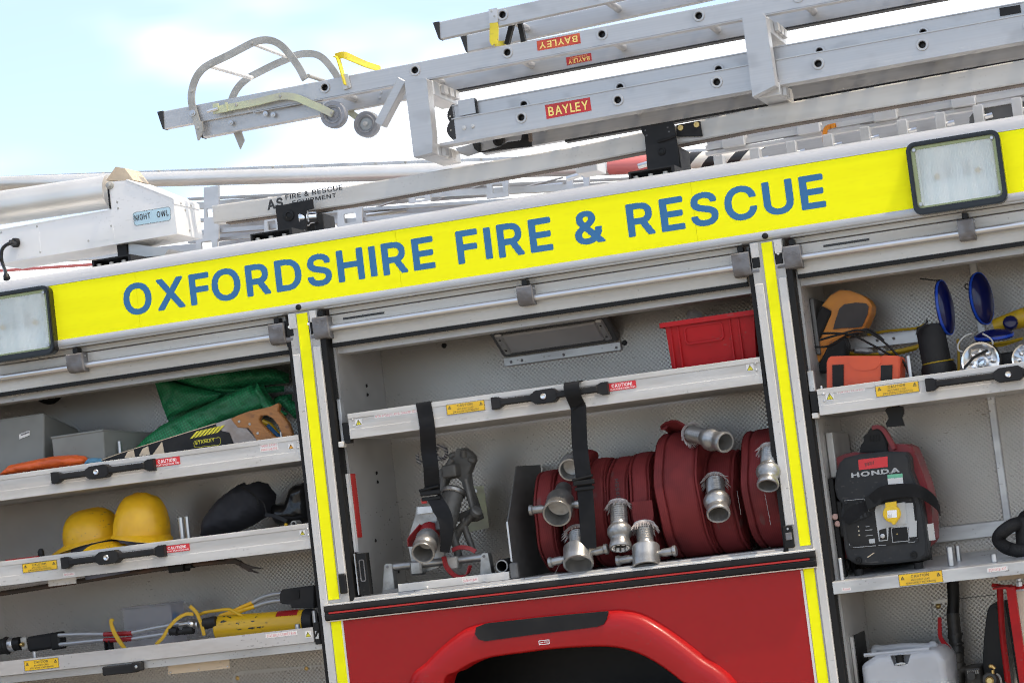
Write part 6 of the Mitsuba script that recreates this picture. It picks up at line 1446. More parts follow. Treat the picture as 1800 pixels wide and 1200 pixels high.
# big black torch standing head down
TO = thing('torch', 'big black torch standing on its lens beside the orange case', 'torch')
tx = np.array((1.2748, 0.1300, 1.9430))
zt = np.array((1.2813, 0.1300, 2.0235))[2]
zb = np.array((1.2788, 0.0900, 1.9036))[2]
part(TO, 'body', lathe([(0, 0), (0.044, 0.0), (0.043, zt - zb - 0.016), (0.038, zt - zb - 0.003), (0.02, zt - zb), (0, zt - zb)], (tx[0] - 0.002, 0.15, zb), (-0.06, 0, 1), 28), 'mat_rubber')
part(TO, 'head', lathe([(0, 0), (0.050, 0.0), (0.053, 0.006), (0.053, zb - ZT - 0.014), (0.046, zb - ZT + 0.002), (0, zb - ZT + 0.004)], (tx[0] + 0.005, 0.15, ZT), (-0.04, 0, 1), 30), 'mat_gen_dark')
part(TO, 'ring', lathe([(0.0472, -0.0018), (0.0486, 0.0), (0.0472, 0.0018)], (tx[0] + 0.002, 0.15, zb + 0.002), (-0.05, 0, 1), 40), 'mat_yellow_cable')
part(TO, 'clip', strip([(1.2297, 0.1000, 1.9938), (1.2400, 0.1000, 2.0090), (1.2650, 0.1000, 2.0263), (1.2653, 0.1000, 2.0346)], (0, 1, 0), 0.012, 0.004), 'mat_rubber')

# blue filter caps
def cap(label, c, nrm, up, rw, rh, loop=None):
    """A blue lens filter: shallow bowl with a moulded edge coloured lighter as a highlight."""
    nrm = np.array(nrm, float) / np.linalg.norm(nrm)
    up = np.array(up, float)
    up = up - nrm * (up @ nrm)
    up /= np.linalg.norm(up)
    sd = np.cross(up, nrm)
    m = lathe([(0, 0.016), (0.4, 0.0145), (0.72, 0.010), (0.92, 0.004), (0.95, 0.0), (1.0, 0.0), (1.0, -0.010), (0.93, -0.012), (0.90, -0.004), (0.7, 0.004), (0.4, 0.009), (0, 0.010)], (0, 0, 0), (0, 0, 1), 44)
    e = lathe([(0.975, 0.0012), (1.012, 0.0012), (1.018, -0.005), (1.0, -0.007)], (0, 0, 0), (0, 0, 1), 44)
    M = np.eye(4)
    M[:3, 0], M[:3, 1], M[:3, 2], M[:3, 3] = sd * rw, up * rh, nrm, c
    for q in (m, e):
        q.apply_transform(M)
    k = thing('blue_filter', label, 'lens filter')
    part(k, 'lens', m, 'mat_blue_plastic', 40)
    part(k, 'edge', e, 'mat_blue_highlight', 40)
    if loop is not None:
        part(k, 'cord', tube(loop, 0.0022, 8), 'mat_black')
    return k


c1 = np.array((1.3206, 0.1600, 2.0676))
cap('slim blue lens filter standing edge on behind the big black torch', c1, (0.93, -0.36, 0.05), (0.10, 0, 1), 0.046, 0.084, [(1.2558, 0.1500, 2.1636), (1.2799, 0.1500, 2.1576), (1.3040, 0.1500, 2.1511), (1.3165, 0.1500, 2.1514)])
c2 = np.array((1.4274, 0.2000, 2.0819))
cap('round blue lens filter standing upright, the right one of the two', c2, (0.84, -0.54, 0.05), (0.04, 0, 1), 0.050, 0.080, [(1.3928, 0.1800, 2.1305), (1.3840, 0.1800, 2.1267), (1.3846, 0.1800, 2.1162), (1.3925, 0.1800, 2.1129)])
c3 = np.array((1.4540, 0.1300, 1.9639))
k3 = cap('blue lens filter lying flat on the chrome torch', c3, (0.03, -0.22, 1.0), (0, 1, 0), 0.058, 0.052)
part(k3, 'wire_loop', tube([(1.3968, 0.0700, 1.9724), (1.3841, 0.0700, 1.9714), (1.3683, 0.0700, 1.9640), (1.3550, 0.0700, 1.9509), (1.3502, 0.0700, 1.9388), (1.3530, 0.0700, 1.9277), (1.3689, 0.0700, 1.9209), (1.3894, 0.0700, 1.9168), (1.4099, 0.0700, 1.9135), (1.4311, 0.0700, 1.9149), (1.4448, 0.0700, 1.9236), (1.4526, 0.0700, 1.9353), (1.4509, 0.0700, 1.9461), (1.4410, 0.0700, 1.9581), (1.4267, 0.0700, 1.9682)], 0.0026, 8, 5), 'mat_wire_grey', label='bent grey wire loop on the blue filter')
# yellow bodied torch behind
YTo = thing('yellow_torch', 'yellow torch body at the right edge above the blue filter', 'torch')
part(YTo, 'body', tube([(1.4446, 0.2600, 1.9965), (1.4869, 0.2600, 2.0032), (1.5375, 0.2600, 2.0108), (1.6039, 0.2600, 2.0160)], [0.022, 0.026, 0.030, 0.032], 20), 'mat_yellow_cable')
part(YTo, 'switch', lathe([(0, 0), (0.022, 0), (0.022, 0.012), (0.018, 0.016), (0, 0.018)], np.array((1.4967, 0.2350, 1.9963)), (0.1, -1, 0.4), 24), 'mat_blue_plastic')
# chrome torches that face outwards
def lamp_front(label, c, r, d):
    t = thing('hand_lamp', label, 'torch')
    d = np.array(d, float) / np.linalg.norm(d)
    c = np.array(c)
    part(t, 'body', lathe([(r * 1.18, 0.006), (r * 1.24, 0.0), (r * 1.26, -0.02), (r * 1.1, -0.05), (r * 0.7, -0.08), (r * 0.7, -0.16), (0, -0.16)], c, d, 36), 'mat_rubber')
    bowl = [(r * 1.18, 0.006), (r * 1.06, 0.004), (r * 1.0, 0.0)]
    bowl += [(r * q, -0.030 * (1 - q * q)) for q in np.linspace(1.0, 0.26, 9)]
    bowl += [(r * 0.24, -0.020), (r * 0.16, -0.014), (0, -0.013)]
    m = lathe(bowl, c, d, 36)
    part(t, 'reflector', m, 'mat_chrome', 12)
    a, b, dd = frame(d)
    fac = []
    for k in range(8):
        th = 2 * math.pi * k / 8
        e = math.cos(th) * a + math.sin(th) * b
        fac.append(sphere_hull([c + e * r * 0.62 - d * 0.016], r * 0.17, 1))
    part(t, 'reflector_facet', cat(fac), 'mat_chrome', False, kind='stuff')
    return t


hl = np.array((1.4124, 0.0550, 1.8882))
lamp_front('round chrome torch facing out below the flat blue filter', hl, 0.0475, (-0.05, -1, 0.10))
hl2 = np.array((1.5472, 0.0550, 1.8773))
lamp_front('chrome torch cut by the right edge of the photo', hl2, 0.0375, (-0.1, -1, 0.05))
part(BC, 'strand', tube([(1.3647, 0.0350, 1.8739), (1.3763, 0.0350, 1.8829), (1.3953, 0.0350, 1.8994), (1.4131, 0.0350, 1.9075), (1.4284, 0.0350, 1.9128), (1.4391, 0.0350, 1.9156)], 0.0040, 8), 'mat_black')
solo('yellow_battery', box(hl[0] + 0.045, hl[0] + 0.11, 0.12, 0.2, ZT, ZT + 0.11, 0.006), 'mat_gen_dark', 'dark block between the two chrome torches', 'battery')

# generator
GN = thing('generator', 'portable red and dark grey generator on the bare shelf', 'generator')
zs = 1.297
body = np.array([(0.9433, 1.5192), (0.9339, 1.4776), (0.9347, 1.4388), (0.9334, 1.3848), (0.9390, 1.3532), (0.9620, 1.3352), (1.0115, 1.3278), (1.0884, 1.3251), (1.1500, 1.3260), (1.1746, 1.3385), (1.1829, 1.3720), (1.1829, 1.4295), (1.1815, 1.4911), (1.1748, 1.5418), (1.1624, 1.5933), (1.1636, 1.6317), (1.1545, 1.6502), (1.0940, 1.6597), (1.0166, 1.6615), (0.9690, 1.6558), (0.9516, 1.6424), (0.9360, 1.6132), (0.9267, 1.5716), (0.9304, 1.5401)])
bz = sg.Polygon(body).buffer(0.006).buffer(-0.006)
part(GN, 'front_cover', prism(bz, 0.085, 0.16, 0.014), 'mat_gen_grey', 40)
rd = sg.Polygon([(0.9572, 1.6685), (0.9855, 1.6710), (1.0722, 1.6622), (1.0823, 1.6788), (1.0909, 1.6837), (1.1454, 1.6760), (1.1636, 1.6646), (1.1733, 1.6338), (1.1846, 1.5849), (1.1920, 1.5524), (1.1965, 1.5125), (1.1972, 1.4730), (1.1934, 1.4301), (1.1892, 1.3834), (1.1775, 1.3690), (1.1410, 1.3456), (0.9120, 1.3554), (0.8934, 1.3972), (0.8918, 1.4770), (0.8882, 1.5412), (0.8954, 1.5963), (0.9085, 1.6346), (0.9279, 1.6602)]).buffer(0.006).buffer(-0.006)
part(GN, 'red_shell', prism(rd, 0.1605, 0.32, 0.012), 'mat_gen_red', 40, label='red plastic shell of the generator')
part(GN, 'lower_shell', hull_box([(bz.bounds[0] + 0.045, 0.16, zs + 0.04), (bz.bounds[2] - 0.06, 0.16, zs + 0.04)], [(bz.bounds[0] + 0.05, 0.40, zs + 0.085), (bz.bounds[2] - 0.05, 0.40, zs + 0.05), (bz.bounds[0] + 0.05, 0.40, zs + 0.05), (bz.bounds[2] - 0.05, 0.40, zs + 0.03)], 0.016), 'mat_gen_dark', 40)
for fx in (bz.bounds[0] + 0.035, bz.bounds[2] - 0.04):
    for fy in (0.12, 0.36):
        part(GN, 'foot', cyl((fx, fy, zs + 0.0005), (fx, fy, zs + 0.022), 0.014, 14), 'mat_rubber')
# handle: dark grip block and red bow
gp = sg.Polygon([(1.0056, 1.6667), (1.0147, 1.6910), (1.0235, 1.6977), (1.0247, 1.7132), (1.0386, 1.7232), (1.0481, 1.7357), (1.0642, 1.7395), (1.0784, 1.7279), (1.0874, 1.7072), (1.0925, 1.6871), (1.0925, 1.6578)]).buffer(0.002).buffer(-0.002)
part(GN, 'handle_block', prism(gp, 0.145, 0.23, 0.008), 'mat_gen_dark', 30)
part(GN, 'handle_rib', cat([box(np.array((1.0432, 0.1400, 1.7049))[0] + 0.009 * k, np.array((1.0432, 0.1400, 1.7049))[0] + 0.009 * k + 0.003, 0.141, 0.147, np.array((1.0427, 0.1400, 1.7011))[2] - 0.006, np.array((1.0450, 0.1400, 1.7183))[2] - 0.004) for k in range(4)]), 'mat_black', False, kind='stuff')
part(GN, 'carry_bow', strip([(1.0559, 0.1500, 1.7354), (1.0733, 0.1500, 1.7371), (1.0875, 0.1500, 1.7267), (1.0984, 0.1500, 1.7058), (1.1071, 0.1500, 1.6833), (1.1143, 0.1500, 1.6641)], (0, 1, 0), 0.035, 0.012), 'mat_gen_red', 40)
yl = 0.0845
st_ = [(1.0100, 1.6450), (1.0990, 1.6444), (1.0957, 1.6132), (1.0083, 1.6142)]
part(GN, 'red_sticker', prism(st_, yl - 0.001, yl + 0.001), 'mat_sticker_red', False, label='red sticker with a black bar code')
bx_ = [(1.0286, 1.6299), (1.0778, 1.6300)]
part(GN, 'bar_code', cat([box(bx_[0][0] + 0.0028 * k, bx_[0][0] + 0.0028 * k + (0.0010 if k % 3 else 0.0018), yl - 0.0014, yl - 0.001, bx_[0][1] - 0.007 + 0.0003 * k, bx_[0][1] + 0.003 + 0.0003 * k) for k in range(10)]), 'mat_print_black', False)
a_, b_ = np.array((0.9838, 0.0840, 1.5940)), np.array((1.1286, 0.0840, 1.5937))
nmz = text('HONDA', a_[0], b_[0], 0, 0.0135, yl + 0.0004, 0.0012, heavy=0.04)
sh_ = np.eye(4)
sh_[2, 0] = (b_[2] - a_[2]) / (b_[0] - a_[0])
nmz.apply_transform(trimesh.transformations.translation_matrix([0, 0, a_[2]]) @ trimesh.transformations.translation_matrix([a_[0], 0, 0]) @ sh_ @ trimesh.transformations.translation_matrix([-a_[0], 0, 0]))
serif = []
for q in (0.0, 0.145, 0.43, 0.60, 0.655, 0.79, 0.88):
    xq = a_[0] + (b_[0] - a_[0]) * q
    serif.append(box(xq - 0.0016, xq + 0.0042, yl - 0.0008, yl + 0.0004, a_[2] + sh_[2, 0] * (xq - a_[0]), a_[2] + sh_[2, 0] * (xq - a_[0]) + 0.0018))
part(GN, 'lettering', cat(nmz, serif), 'mat_light_grey', False, label='pale lettering HONDA on the dark cover')
gs = [(1.0911, 1.5899), (1.1363, 1.5882), (1.1347, 1.5526), (1.0894, 1.5542)]
part(GN, 'test_label', prism(gs, yl - 0.001, yl + 0.001), 'mat_sticker_white', False, label='white and green test label')
part(GN, 'test_label_top', prism([(1.0912, 1.5898), (1.1364, 1.5882), (1.1357, 1.5767), (1.0908, 1.5783)], yl - 0.0014, yl - 0.001), 'mat_green_label', False)
# control panel
cpn = sg.Polygon([(0.9501, 1.5304), (1.0140, 1.5286), (1.1547, 1.5138), (1.1630, 1.4899), (1.1559, 1.3931), (1.1466, 1.3807), (1.0602, 1.3809), (0.9603, 1.3864), (0.9475, 1.4071), (0.9463, 1.4574)]).buffer(0.002).buffer(-0.002)
part(GN, 'control_panel', prism(cpn, 0.080, 0.09, 0.003), 'mat_gen_dark', 30)
yp = 0.0798
ln_ = [(b0_, b1_) for b0_, b1_ in zip([(0.9525, 0.0798, 1.5282), (1.0138, 0.0798, 1.5267), (1.0298, 0.0798, 1.3843), (0.9623, 0.0798, 1.3862), (0.9518, 0.0798, 1.3951), (1.1559, 0.0798, 1.3931), (1.1469, 0.0798, 1.3826), (1.0605, 0.0798, 1.3828)], [(1.0118, 0.0798, 1.5270), (1.0247, 0.0798, 1.4773), (0.9623, 0.0798, 1.3862), (0.9518, 0.0798, 1.3951), (0.9511, 0.0798, 1.3990), (1.1469, 0.0798, 1.3826), (1.1258, 0.0798, 1.3823), (1.0376, 0.0798, 1.3846)])]
part(GN, 'panel_line', cat([tube([p0_, p1_], 0.0009, 5, 0) for p0_, p1_ in ln_]), 'mat_light_grey', False)
for c in [(0.9581, 0.0798, 1.5233), (0.9569, 0.0798, 1.3899), (1.1524, 0.0798, 1.3870)]:
    part(GN, 'panel_screw', lathe([(0.0055, 0), (0.0048, 0.0025), (0.002, 0.0025), (0, 0.001)], c, (0, -1, 0), 14), 'mat_gen_grey')
lp = sg.Polygon([(1.0404, 1.4870), (1.0476, 1.5035), (1.0728, 1.5043), (1.1566, 1.4983), (1.1552, 1.4448), (1.1609, 1.4442), (1.1546, 1.3971), (1.1317, 1.3978), (1.1339, 1.4281), (1.0752, 1.4349), (1.0681, 1.3954), (1.0411, 1.3958), (1.0405, 1.4350)])
part(GN, 'panel_sticker', prism(lp, yp - 0.0008, yp + 0.0005), 'mat_light_grey', False)
part(GN, 'socket_plate', prism(sg.Polygon([(1.0611, 1.5019), (1.1343, 1.5029), (1.1315, 1.4380), (1.0569, 1.4409)]).buffer(-0.001).buffer(0.001), yp - 0.006, yp - 0.0009, 0.0015), 'mat_light_grey')
sc = np.array((1.0920, 0.0700, 1.4735))
part(GN, 'site_socket', lathe([(0.0262, 0.0), (0.0262, -0.014), (0.0245, -0.019), (0.0205, -0.0205), (0, -0.0205)], sc + [0, 0.004, 0], (0, 1, 0), 30), 'mat_gold_socket')
part(GN, 'socket_hinge', prism(sg.Polygon([(1.0761, 1.4928), (1.0773, 1.5080), (1.1101, 1.5087), (1.1085, 1.4909)]), 0.058, 0.074, 0.002), 'mat_gold_socket')
part(GN, 'socket_tab', prism(sg.Polygon([(1.0822, 1.4575), (1.1108, 1.4561), (1.0972, 1.4405), (1.0916, 1.4411)]), 0.056, 0.074, 0.002), 'mat_gold_socket')
sl = [(1.0810, 1.4840), (1.1097, 1.4834), (1.1078, 1.4606), (1.0796, 1.4620)]
part(GN, 'socket_label', prism(sl, 0.0525, 0.0537), 'mat_print_white', False)
part(GN, 'socket_print', cat([box(sl[0][0] + 0.001 + 0.0028 * (k % 4), sl[0][0] + 0.0028 + 0.0028 * (k % 4), 0.0521, 0.0525, sl[3][1] + 0.002 + 0.003 * (k // 4), sl[3][1] + 0.0033 + 0.003 * (k // 4)) for k in range(12)]), 'mat_print_black', False, kind='stuff')
b1_ = sg.Polygon([(1.0427, 1.4310), (1.0707, 1.4362), (1.0692, 1.3953), (1.0411, 1.3958)]).buffer(-0.001)
part(GN, 'breaker', cat(prism(b1_.buffer(-0.0018), yp - 0.002, yp - 0.0007)), 'mat_gen_dark', 30)
part(GN, 'breaker_button', lathe([(0.0068, 0), (0.0068, 0.004), (0.004, 0.0052), (0.0036, 0.003), (0, 0.003)], np.array((1.0545, 0.0770, 1.4105)), (0, -1, 0), 18), 'mat_zinc')
b2_ = sg.Polygon([(1.0825, 1.4321), (1.1316, 1.4315), (1.1311, 1.3871), (1.0806, 1.3882)]).buffer(-0.0005)
part(GN, 'outlet', cat(prism(b2_.buffer(-0.0018), yp - 0.003, yp - 0.0007)), 'mat_black', 30)
part(GN, 'outlet_frame', prism(b2_.buffer(0.0008).difference(b2_.buffer(-0.001)), yp - 0.0016, yp - 0.0004), 'mat_light_grey', False)
part(GN, 'outlet_pin', lathe([(0.0022, 0), (0.0018, 0.002), (0, 0.002)], np.array((1.0982, 0.0765, 1.4112)), (0, -1, 0), 10), 'mat_brass')
for c in [(0.9850, 0.0798, 1.4468), (0.9848, 0.0798, 1.4337), (0.9848, 0.0798, 1.4214)]:
    part(GN, 'pilot_lamp', lathe([(0.0024, 0), (0.0018, 0.0016), (0, 0.002)], c, (0, -1, 0), 10), 'mat_cream')
tx_ = []
for (p0, p1) in zip([(1.0073, 0.0798, 1.4485), (1.0037, 0.0798, 1.4354), (1.0038, 0.0798, 1.4215), (1.0475, 0.0798, 1.4304), (1.0629, 0.0798, 1.4301), (1.1328, 0.0798, 1.4213), (1.1326, 0.0798, 1.4053)], [(1.0190, 0.0798, 1.4429), (1.0253, 0.0798, 1.4322), (1.0243, 0.0798, 1.4157), (1.0536, 0.0798, 1.4239), (1.0657, 0.0798, 1.4225), (1.1560, 0.0798, 1.4225), (1.1527, 0.0798, 1.4126)]):
    tx_.append(box(p0[0], p1[0], yp - 0.0004, yp + 0.0004, min(p0[2], p1[2]), min(p0[2], p1[2]) + 0.0016))
part(GN, 'panel_print', cat(tx_), 'mat_light_grey', False, kind='stuff')
wp = [(1.0115, 1.4057), (1.0297, 1.4055), (1.0287, 1.3922), (1.0118, 1.3930)]
part(GN, 'earth_label', prism(wp, yp - 0.0005, yp + 0.0003), 'mat_light_grey', False)
part(GN, 'starter_recess', prism(sg.Polygon([(0.9501, 1.5150), (1.0019, 1.5243), (1.0303, 1.4747), (0.9618, 1.4557), (0.9566, 1.4601)]).buffer(-0.001).buffer(0.001), yp - 0.004, yp - 0.0002, 0.002), 'mat_black', 30)
part(GN, 'vent_slot', cat([prism(sg.Polygon(q), yp - 0.0055, yp - 0.004) for q in ([(0.9869, 1.5184), (0.9940, 1.5195), (1.0031, 1.4703), (0.9952, 1.4692)], [(1.0001, 1.5215), (1.0068, 1.5222), (1.0158, 1.4726), (1.0086, 1.4715)])]), 'mat_gen_grey', False)
for c in ((0.9718, 0.0800, 1.3466), (1.1379, 0.0800, 1.3442)):
    part(GN, 'bolt_recess', lathe([(0.011, -0.002), (0.010, 0.004), (0.006, 0.004), (0.005, 0.001), (0, 0.001)], c, (0, -1, 0), 16), 'mat_black')
part(GN, 'scratch', prism(sg.Polygon([(0.9979, 1.3531), (1.0207, 1.3648), (1.0224, 1.3631), (1.0007, 1.3509)]), 0.0838, 0.0848), 'mat_tan', False)
part(GN, 'side_label', strip([np.array((1.1865, 0.1450, 1.4297)) + [0.002, 0, 0], np.array((1.1856, 0.1450, 1.3797)) + [0.002, 0, 0]], (0.35, 1, 0.1), 0.05, 0.0012, 0), 'mat_sticker_white', False)
# strap over the generator
GS = thing('tie_strap', 'black strap lying across the front of the generator', 'strap')
part(GS, 'webbing', strip([(1.0182, 0.0600, 1.5074), (1.0446, 0.0500, 1.5198), (1.0736, 0.0500, 1.5355), (1.1086, 0.0500, 1.5390), (1.1505, 0.0500, 1.5371), (1.1829, 0.0550, 1.5281), (1.2060, 0.0900, 1.5075), (1.2177, 0.1400, 1.4859), (1.2168, 0.2000, 1.4653)], (0, -0.15, 1), [0.020, 0.040, 0.044, 0.038, 0.036, 0.036, 0.034], 0.0025, 8), 'mat_webbing', 30)
part(GS, 'buckle', prism(sg.Polygon([(1.0182, 1.5305), (1.0627, 1.5464), (1.0772, 1.5389), (1.0651, 1.5058), (1.0246, 1.4914)]).buffer(-0.002).buffer(0.002), 0.050, 0.062, 0.003), 'mat_black', 30)
part(GS, 'webbing', strip([(1.0175, 0.0750, 1.5052), (0.9909, 0.0750, 1.4948), (0.9660, 0.0750, 1.4823), (0.9482, 0.0750, 1.4651)], (0.3, 0, 1), [0.03, 0.04, 0.03], 0.0025, 6), 'mat_webbing', 30)
# strap end above the generator
BS = thing('buckle_strap', 'black buckle hanging from the upper tray above the generator', 'buckle')
part(BS, 'webbing', strip([(1.1363, 0.1200, 1.8112), (1.1353, 0.1200, 1.7946), (1.1340, 0.1200, 1.7781)], (1, 0, 0), 0.030, 0.003, 4), 'mat_webbing', 20)
part(BS, 'buckle', prism(sg.Polygon([(1.1052, 1.7818), (1.1135, 1.7911), (1.1608, 1.7871), (1.1606, 1.7663), (1.1524, 1.7548), (1.1573, 1.7293), (1.1036, 1.7320), (1.1032, 1.7445), (1.1133, 1.7578), (1.1106, 1.7686)]).buffer(-0.001).buffer(0.001), 0.108, 0.124, 0.004), 'mat_black', 30)
# knobs left of the generator
for k, c in enumerate(((0.9151, 0.1000, 1.4837), (0.9208, 0.1000, 1.4617))):
    solo('pink_knob', lathe([(0, -0.03), (0.005, -0.03), (0.005, 0), (0.0095, 0.002), (0.0095, 0.008), (0.007, 0.011), (0, 0.011)], c, (0.3, -1, 0), 16), 'mat_pink_knob', ('upper', 'lower')[k] + ' dull pink knob left of the generator', 'knob')
part(FE, 'tool_board', box(0.9255, 0.945, 0.09, 0.3, 1.42, 1.53, 0.004), 'mat_black', label='black holder left of the generator')

# black suction hose
SH = thing('suction_hose', 'thick ribbed black hose looped at the right end of the bare shelf', 'hose')
hp_ = spline([(1.4573, 0.3000, 1.4152), (1.4497, 0.2400, 1.4022), (1.4262, 0.1600, 1.3958), (1.3976, 0.1200, 1.3775), (1.3885, 0.1100, 1.3579), (1.4069, 0.1200, 1.3346), (1.4407, 0.1400, 1.3205), (1.4792, 0.2000, 1.3118), (1.5253, 0.2800, 1.3111), (1.5486, 0.3200, 1.3379), (1.5111, 0.3400, 1.3844)], 26)
part(SH, 'hose', tube(hp_, [0.0190 + 0.0014 * (k % 2) for k in range(len(hp_))], 16, 0), 'mat_black_soft')
part(SH, 'cuff', lathe([(0, 0), (0.021, 0), (0.023, 0.004), (0.023, 0.075), (0.02, 0.08), (0, 0.08)], np.array((1.4512, 0.2000, 1.3341)), (0.05, 0.1, 1), 22), 'mat_rubber')

# jerrycan
JC = thing('jerrycan', 'pale grey plastic jerrycan at the bottom of the right locker', 'jerrycan')
jz = 0.735
j0, j1, j2, j3 = np.array((0.9426, 0.0600, 1.0515)), np.array((1.1920, 0.0600, 1.0471)), np.array((0.9710, 0.0600, 1.0640)), np.array((1.1645, 0.0600, 1.0633))
jn = sg.Polygon([(1.0329, 1.0578), (1.0953, 1.0557), (1.0834, 1.0293), (1.0763, 1.0266), (1.0424, 1.0266)])
jb = sphere_hull([(x_, y_, z_) for x_, z_ in ((j0[0] + 0.022, j0[2] - 0.028), (j1[0] - 0.022, j0[2] - 0.028), (j0[0] + 0.022, jz + 0.024), (j1[0] - 0.022, jz + 0.024), (j2[0] + 0.024, j2[2] - 0.024), (j3[0] - 0.004, j2[2] - 0.024)) for y_ in (0.07, 0.36)], 0.022, 2)
cut = prism(jn, 0.02, 0.088)
as_m = lambda m: m3.Manifold(m3.Mesh(np.asarray(m.vertices, np.float32), np.asarray(m.faces, np.uint32)))
cut = trimesh.Trimesh(cut.vertices, cut.faces)
cut.merge_vertices()
jm = (as_m(jb) - as_m(cut)).to_mesh()
part(JC, 'body', trimesh.Trimesh(jm.vert_properties[:, :3], jm.tri_verts), 'mat_jerrycan', 40)
nk0, nk1 = np.array((1.0592, 0.0660, 1.0538)), np.array((1.0601, 0.0580, 1.0287))
part(JC, 'spout', lathe([(0, 0), (0.0125, 0), (0.0125, 0.004), (0.011, 0.006), (0.0125, 0.010), (0.011, 0.014), (0.0125, 0.018), (0.011, 0.022), (0.0125, 0.026), (0.0125, 0.030), (0, 0.030)], nk0, nk1 - nk0, 22), 'mat_black')
part(JC, 'spout_collar', lathe([(0.0125, 0.024), (0.016, 0.025), (0.0175, 0.028), (0.016, 0.031), (0.0126, 0.0305)], nk0, nk1 - nk0, 22), 'mat_light_grey')
hh = [(0.9539, 0.1600, 1.0540), (0.9767, 0.1600, 1.0690), (1.0249, 0.1600, 1.0676), (1.0657, 0.1600, 1.0635), (1.1134, 0.1600, 1.0605), (1.1483, 0.1600, 1.0655)]
part(JC, 'ridge', tube([(p_[0], 0.07, j2[2] + 0.001 + 0.0) for p_ in (hh[0], hh[2], hh[5])], 0.006, 8, 3), 'mat_jerrycan')
part(JC, 'handle', tube([(0.9626, 0.2000, 1.0620), (0.9710, 0.2000, 1.0732), (0.9914, 0.2000, 1.0694), (1.0608, 0.2000, 1.0694), (1.1289, 0.2000, 1.0626), (1.1434, 0.2000, 1.0680), (1.1482, 0.2000, 1.0521)], 0.012, 12, 5), 'mat_jerrycan')
JB = thing('black_canister_cap', 'black cap of a second container behind the jerrycan', 'cap')
part(JB, 'cap', rbox(np.array((1.0072, 0.3700, 1.0614))[0], np.array((1.0735, 0.3700, 1.0547))[0], 0.37, 0.43, 0.95, np.array((1.0395, 0.3700, 1.0645))[2], 0.006, 1), 'mat_black')
part(JB, 'spout', tube([(1.0227, 0.3000, 1.0479), (1.0379, 0.3000, 1.0568), (1.0506, 0.3000, 1.0598)], 0.010, 10), 'mat_galv')

# pipe with its valve
PV = thing('valve_pipe', 'dark vertical pipe with a red valve lever in the right locker', 'pipe')
pa, pb = np.array((1.2086, 0.3600, 1.2416)), np.array((1.1940, 0.3600, 1.1449))
part(PV, 'rubber_hose', tube([pa + [0, 0, 0.03], (pa + pb) / 2 + [0.001, 0, 0], pb], 0.0185, 18), 'mat_black')
pd = np.array((1.1915, 0.3400, 1.0035))
part(PV, 'pipe', lathe([(0, 0), (0.020, 0), (0.020, 0.06), (0.022, 0.064), (0.022, 0.074), (0.0195, 0.078), (0.0195, 0.098), (0.024, 0.102), (0.024, 0.120), (0.021, 0.124), (0.021, 0.150), (0.0245, 0.154), (0.0245, 0.172), (0.02, 0.176), (0.02, 0.25), (0, 0.25)], pb, np.array((1.1896, 0.3200, 0.9186)) - pb, 26), 'mat_pipe_dark')
part(PV, 'clamp_ring', cat([lathe([(0.0225, -0.004), (0.0235, -0.003), (0.0235, 0.003), (0.0225, 0.004)], np.array(c), (0.06, -0.02, -1), 24) for c in ((1.1947, 0.3500, 1.0808), (1.1941, 0.3450, 1.0534), (1.1917, 0.3400, 1.0174))]), 'mat_pipe_dark')
part(PV, 'lever', strip([(1.1617, 0.2900, 1.1425), (1.1587, 0.2900, 1.1150), (1.1558, 0.2900, 1.0875), (1.1614, 0.2900, 1.0696), (1.1698, 0.2900, 1.0549), (1.1768, 0.2900, 1.0420)], (1, 0, 0.15), [0.011, 0.012, 0.012, 0.014, 0.016], 0.006, 8), 'mat_lever_red', 30, label='red valve lever')
part(PV, 'lever_hub', rbox(*(lambda c: (c[0] - 0.011, c[0] + 0.009, 0.285, 0.31, c[2] - 0.010, c[2] + 0.008))(np.array((1.1730, 0.2900, 1.0400))), 0.004, 1), 'mat_lever_red')
part(PV, 'elbow', tube([(1.1986, 0.3200, 0.9732), (1.2162, 0.3200, 0.9750), (1.2369, 0.3200, 0.9747), (1.2533, 0.3200, 0.9679)], 0.013, 12), 'mat_pipe_dark')
wpz = sg.Polygon([(1.1086, 1.0511), (1.1218, 1.1636), (1.1276, 1.1808), (1.1411, 1.1882), (1.1712, 1.1875), (1.2126, 1.1789), (1.1995, 1.0278)])
wp_ = part(FE, 'wall_patch', prism(wpz, 0.463, 0.4668), 'mat_dimple', label='rounded plate on the right locker wall behind the pipe')
part(wp_, 'dimple', dimples(wpz.bounds[0] + 0.008, wpz.bounds[2] - 0.004, wpz.bounds[1], wpz.bounds[3] - 0.01, 0.463), 'mat_dimple', True, kind='stuff')
part(wp_, 'rivet', lathe([(0.0085, 0), (0.0085, 0.002), (0.006, 0.0045), (0.0035, 0.003), (0, 0.003)], np.array((1.1390, 0.4625, 1.1678)), (0, -1, 0), 18), 'mat_brass')
part(FE, 'wall_seam', box(1.16, 1.6, 0.464, 0.4655, [(1.2665, 1.1846), (1.2665, 1.1846)][0][1] - 0.0015, [(1.2665, 1.1846), (1.2665, 1.1846)][0][1]), 'mat_black')

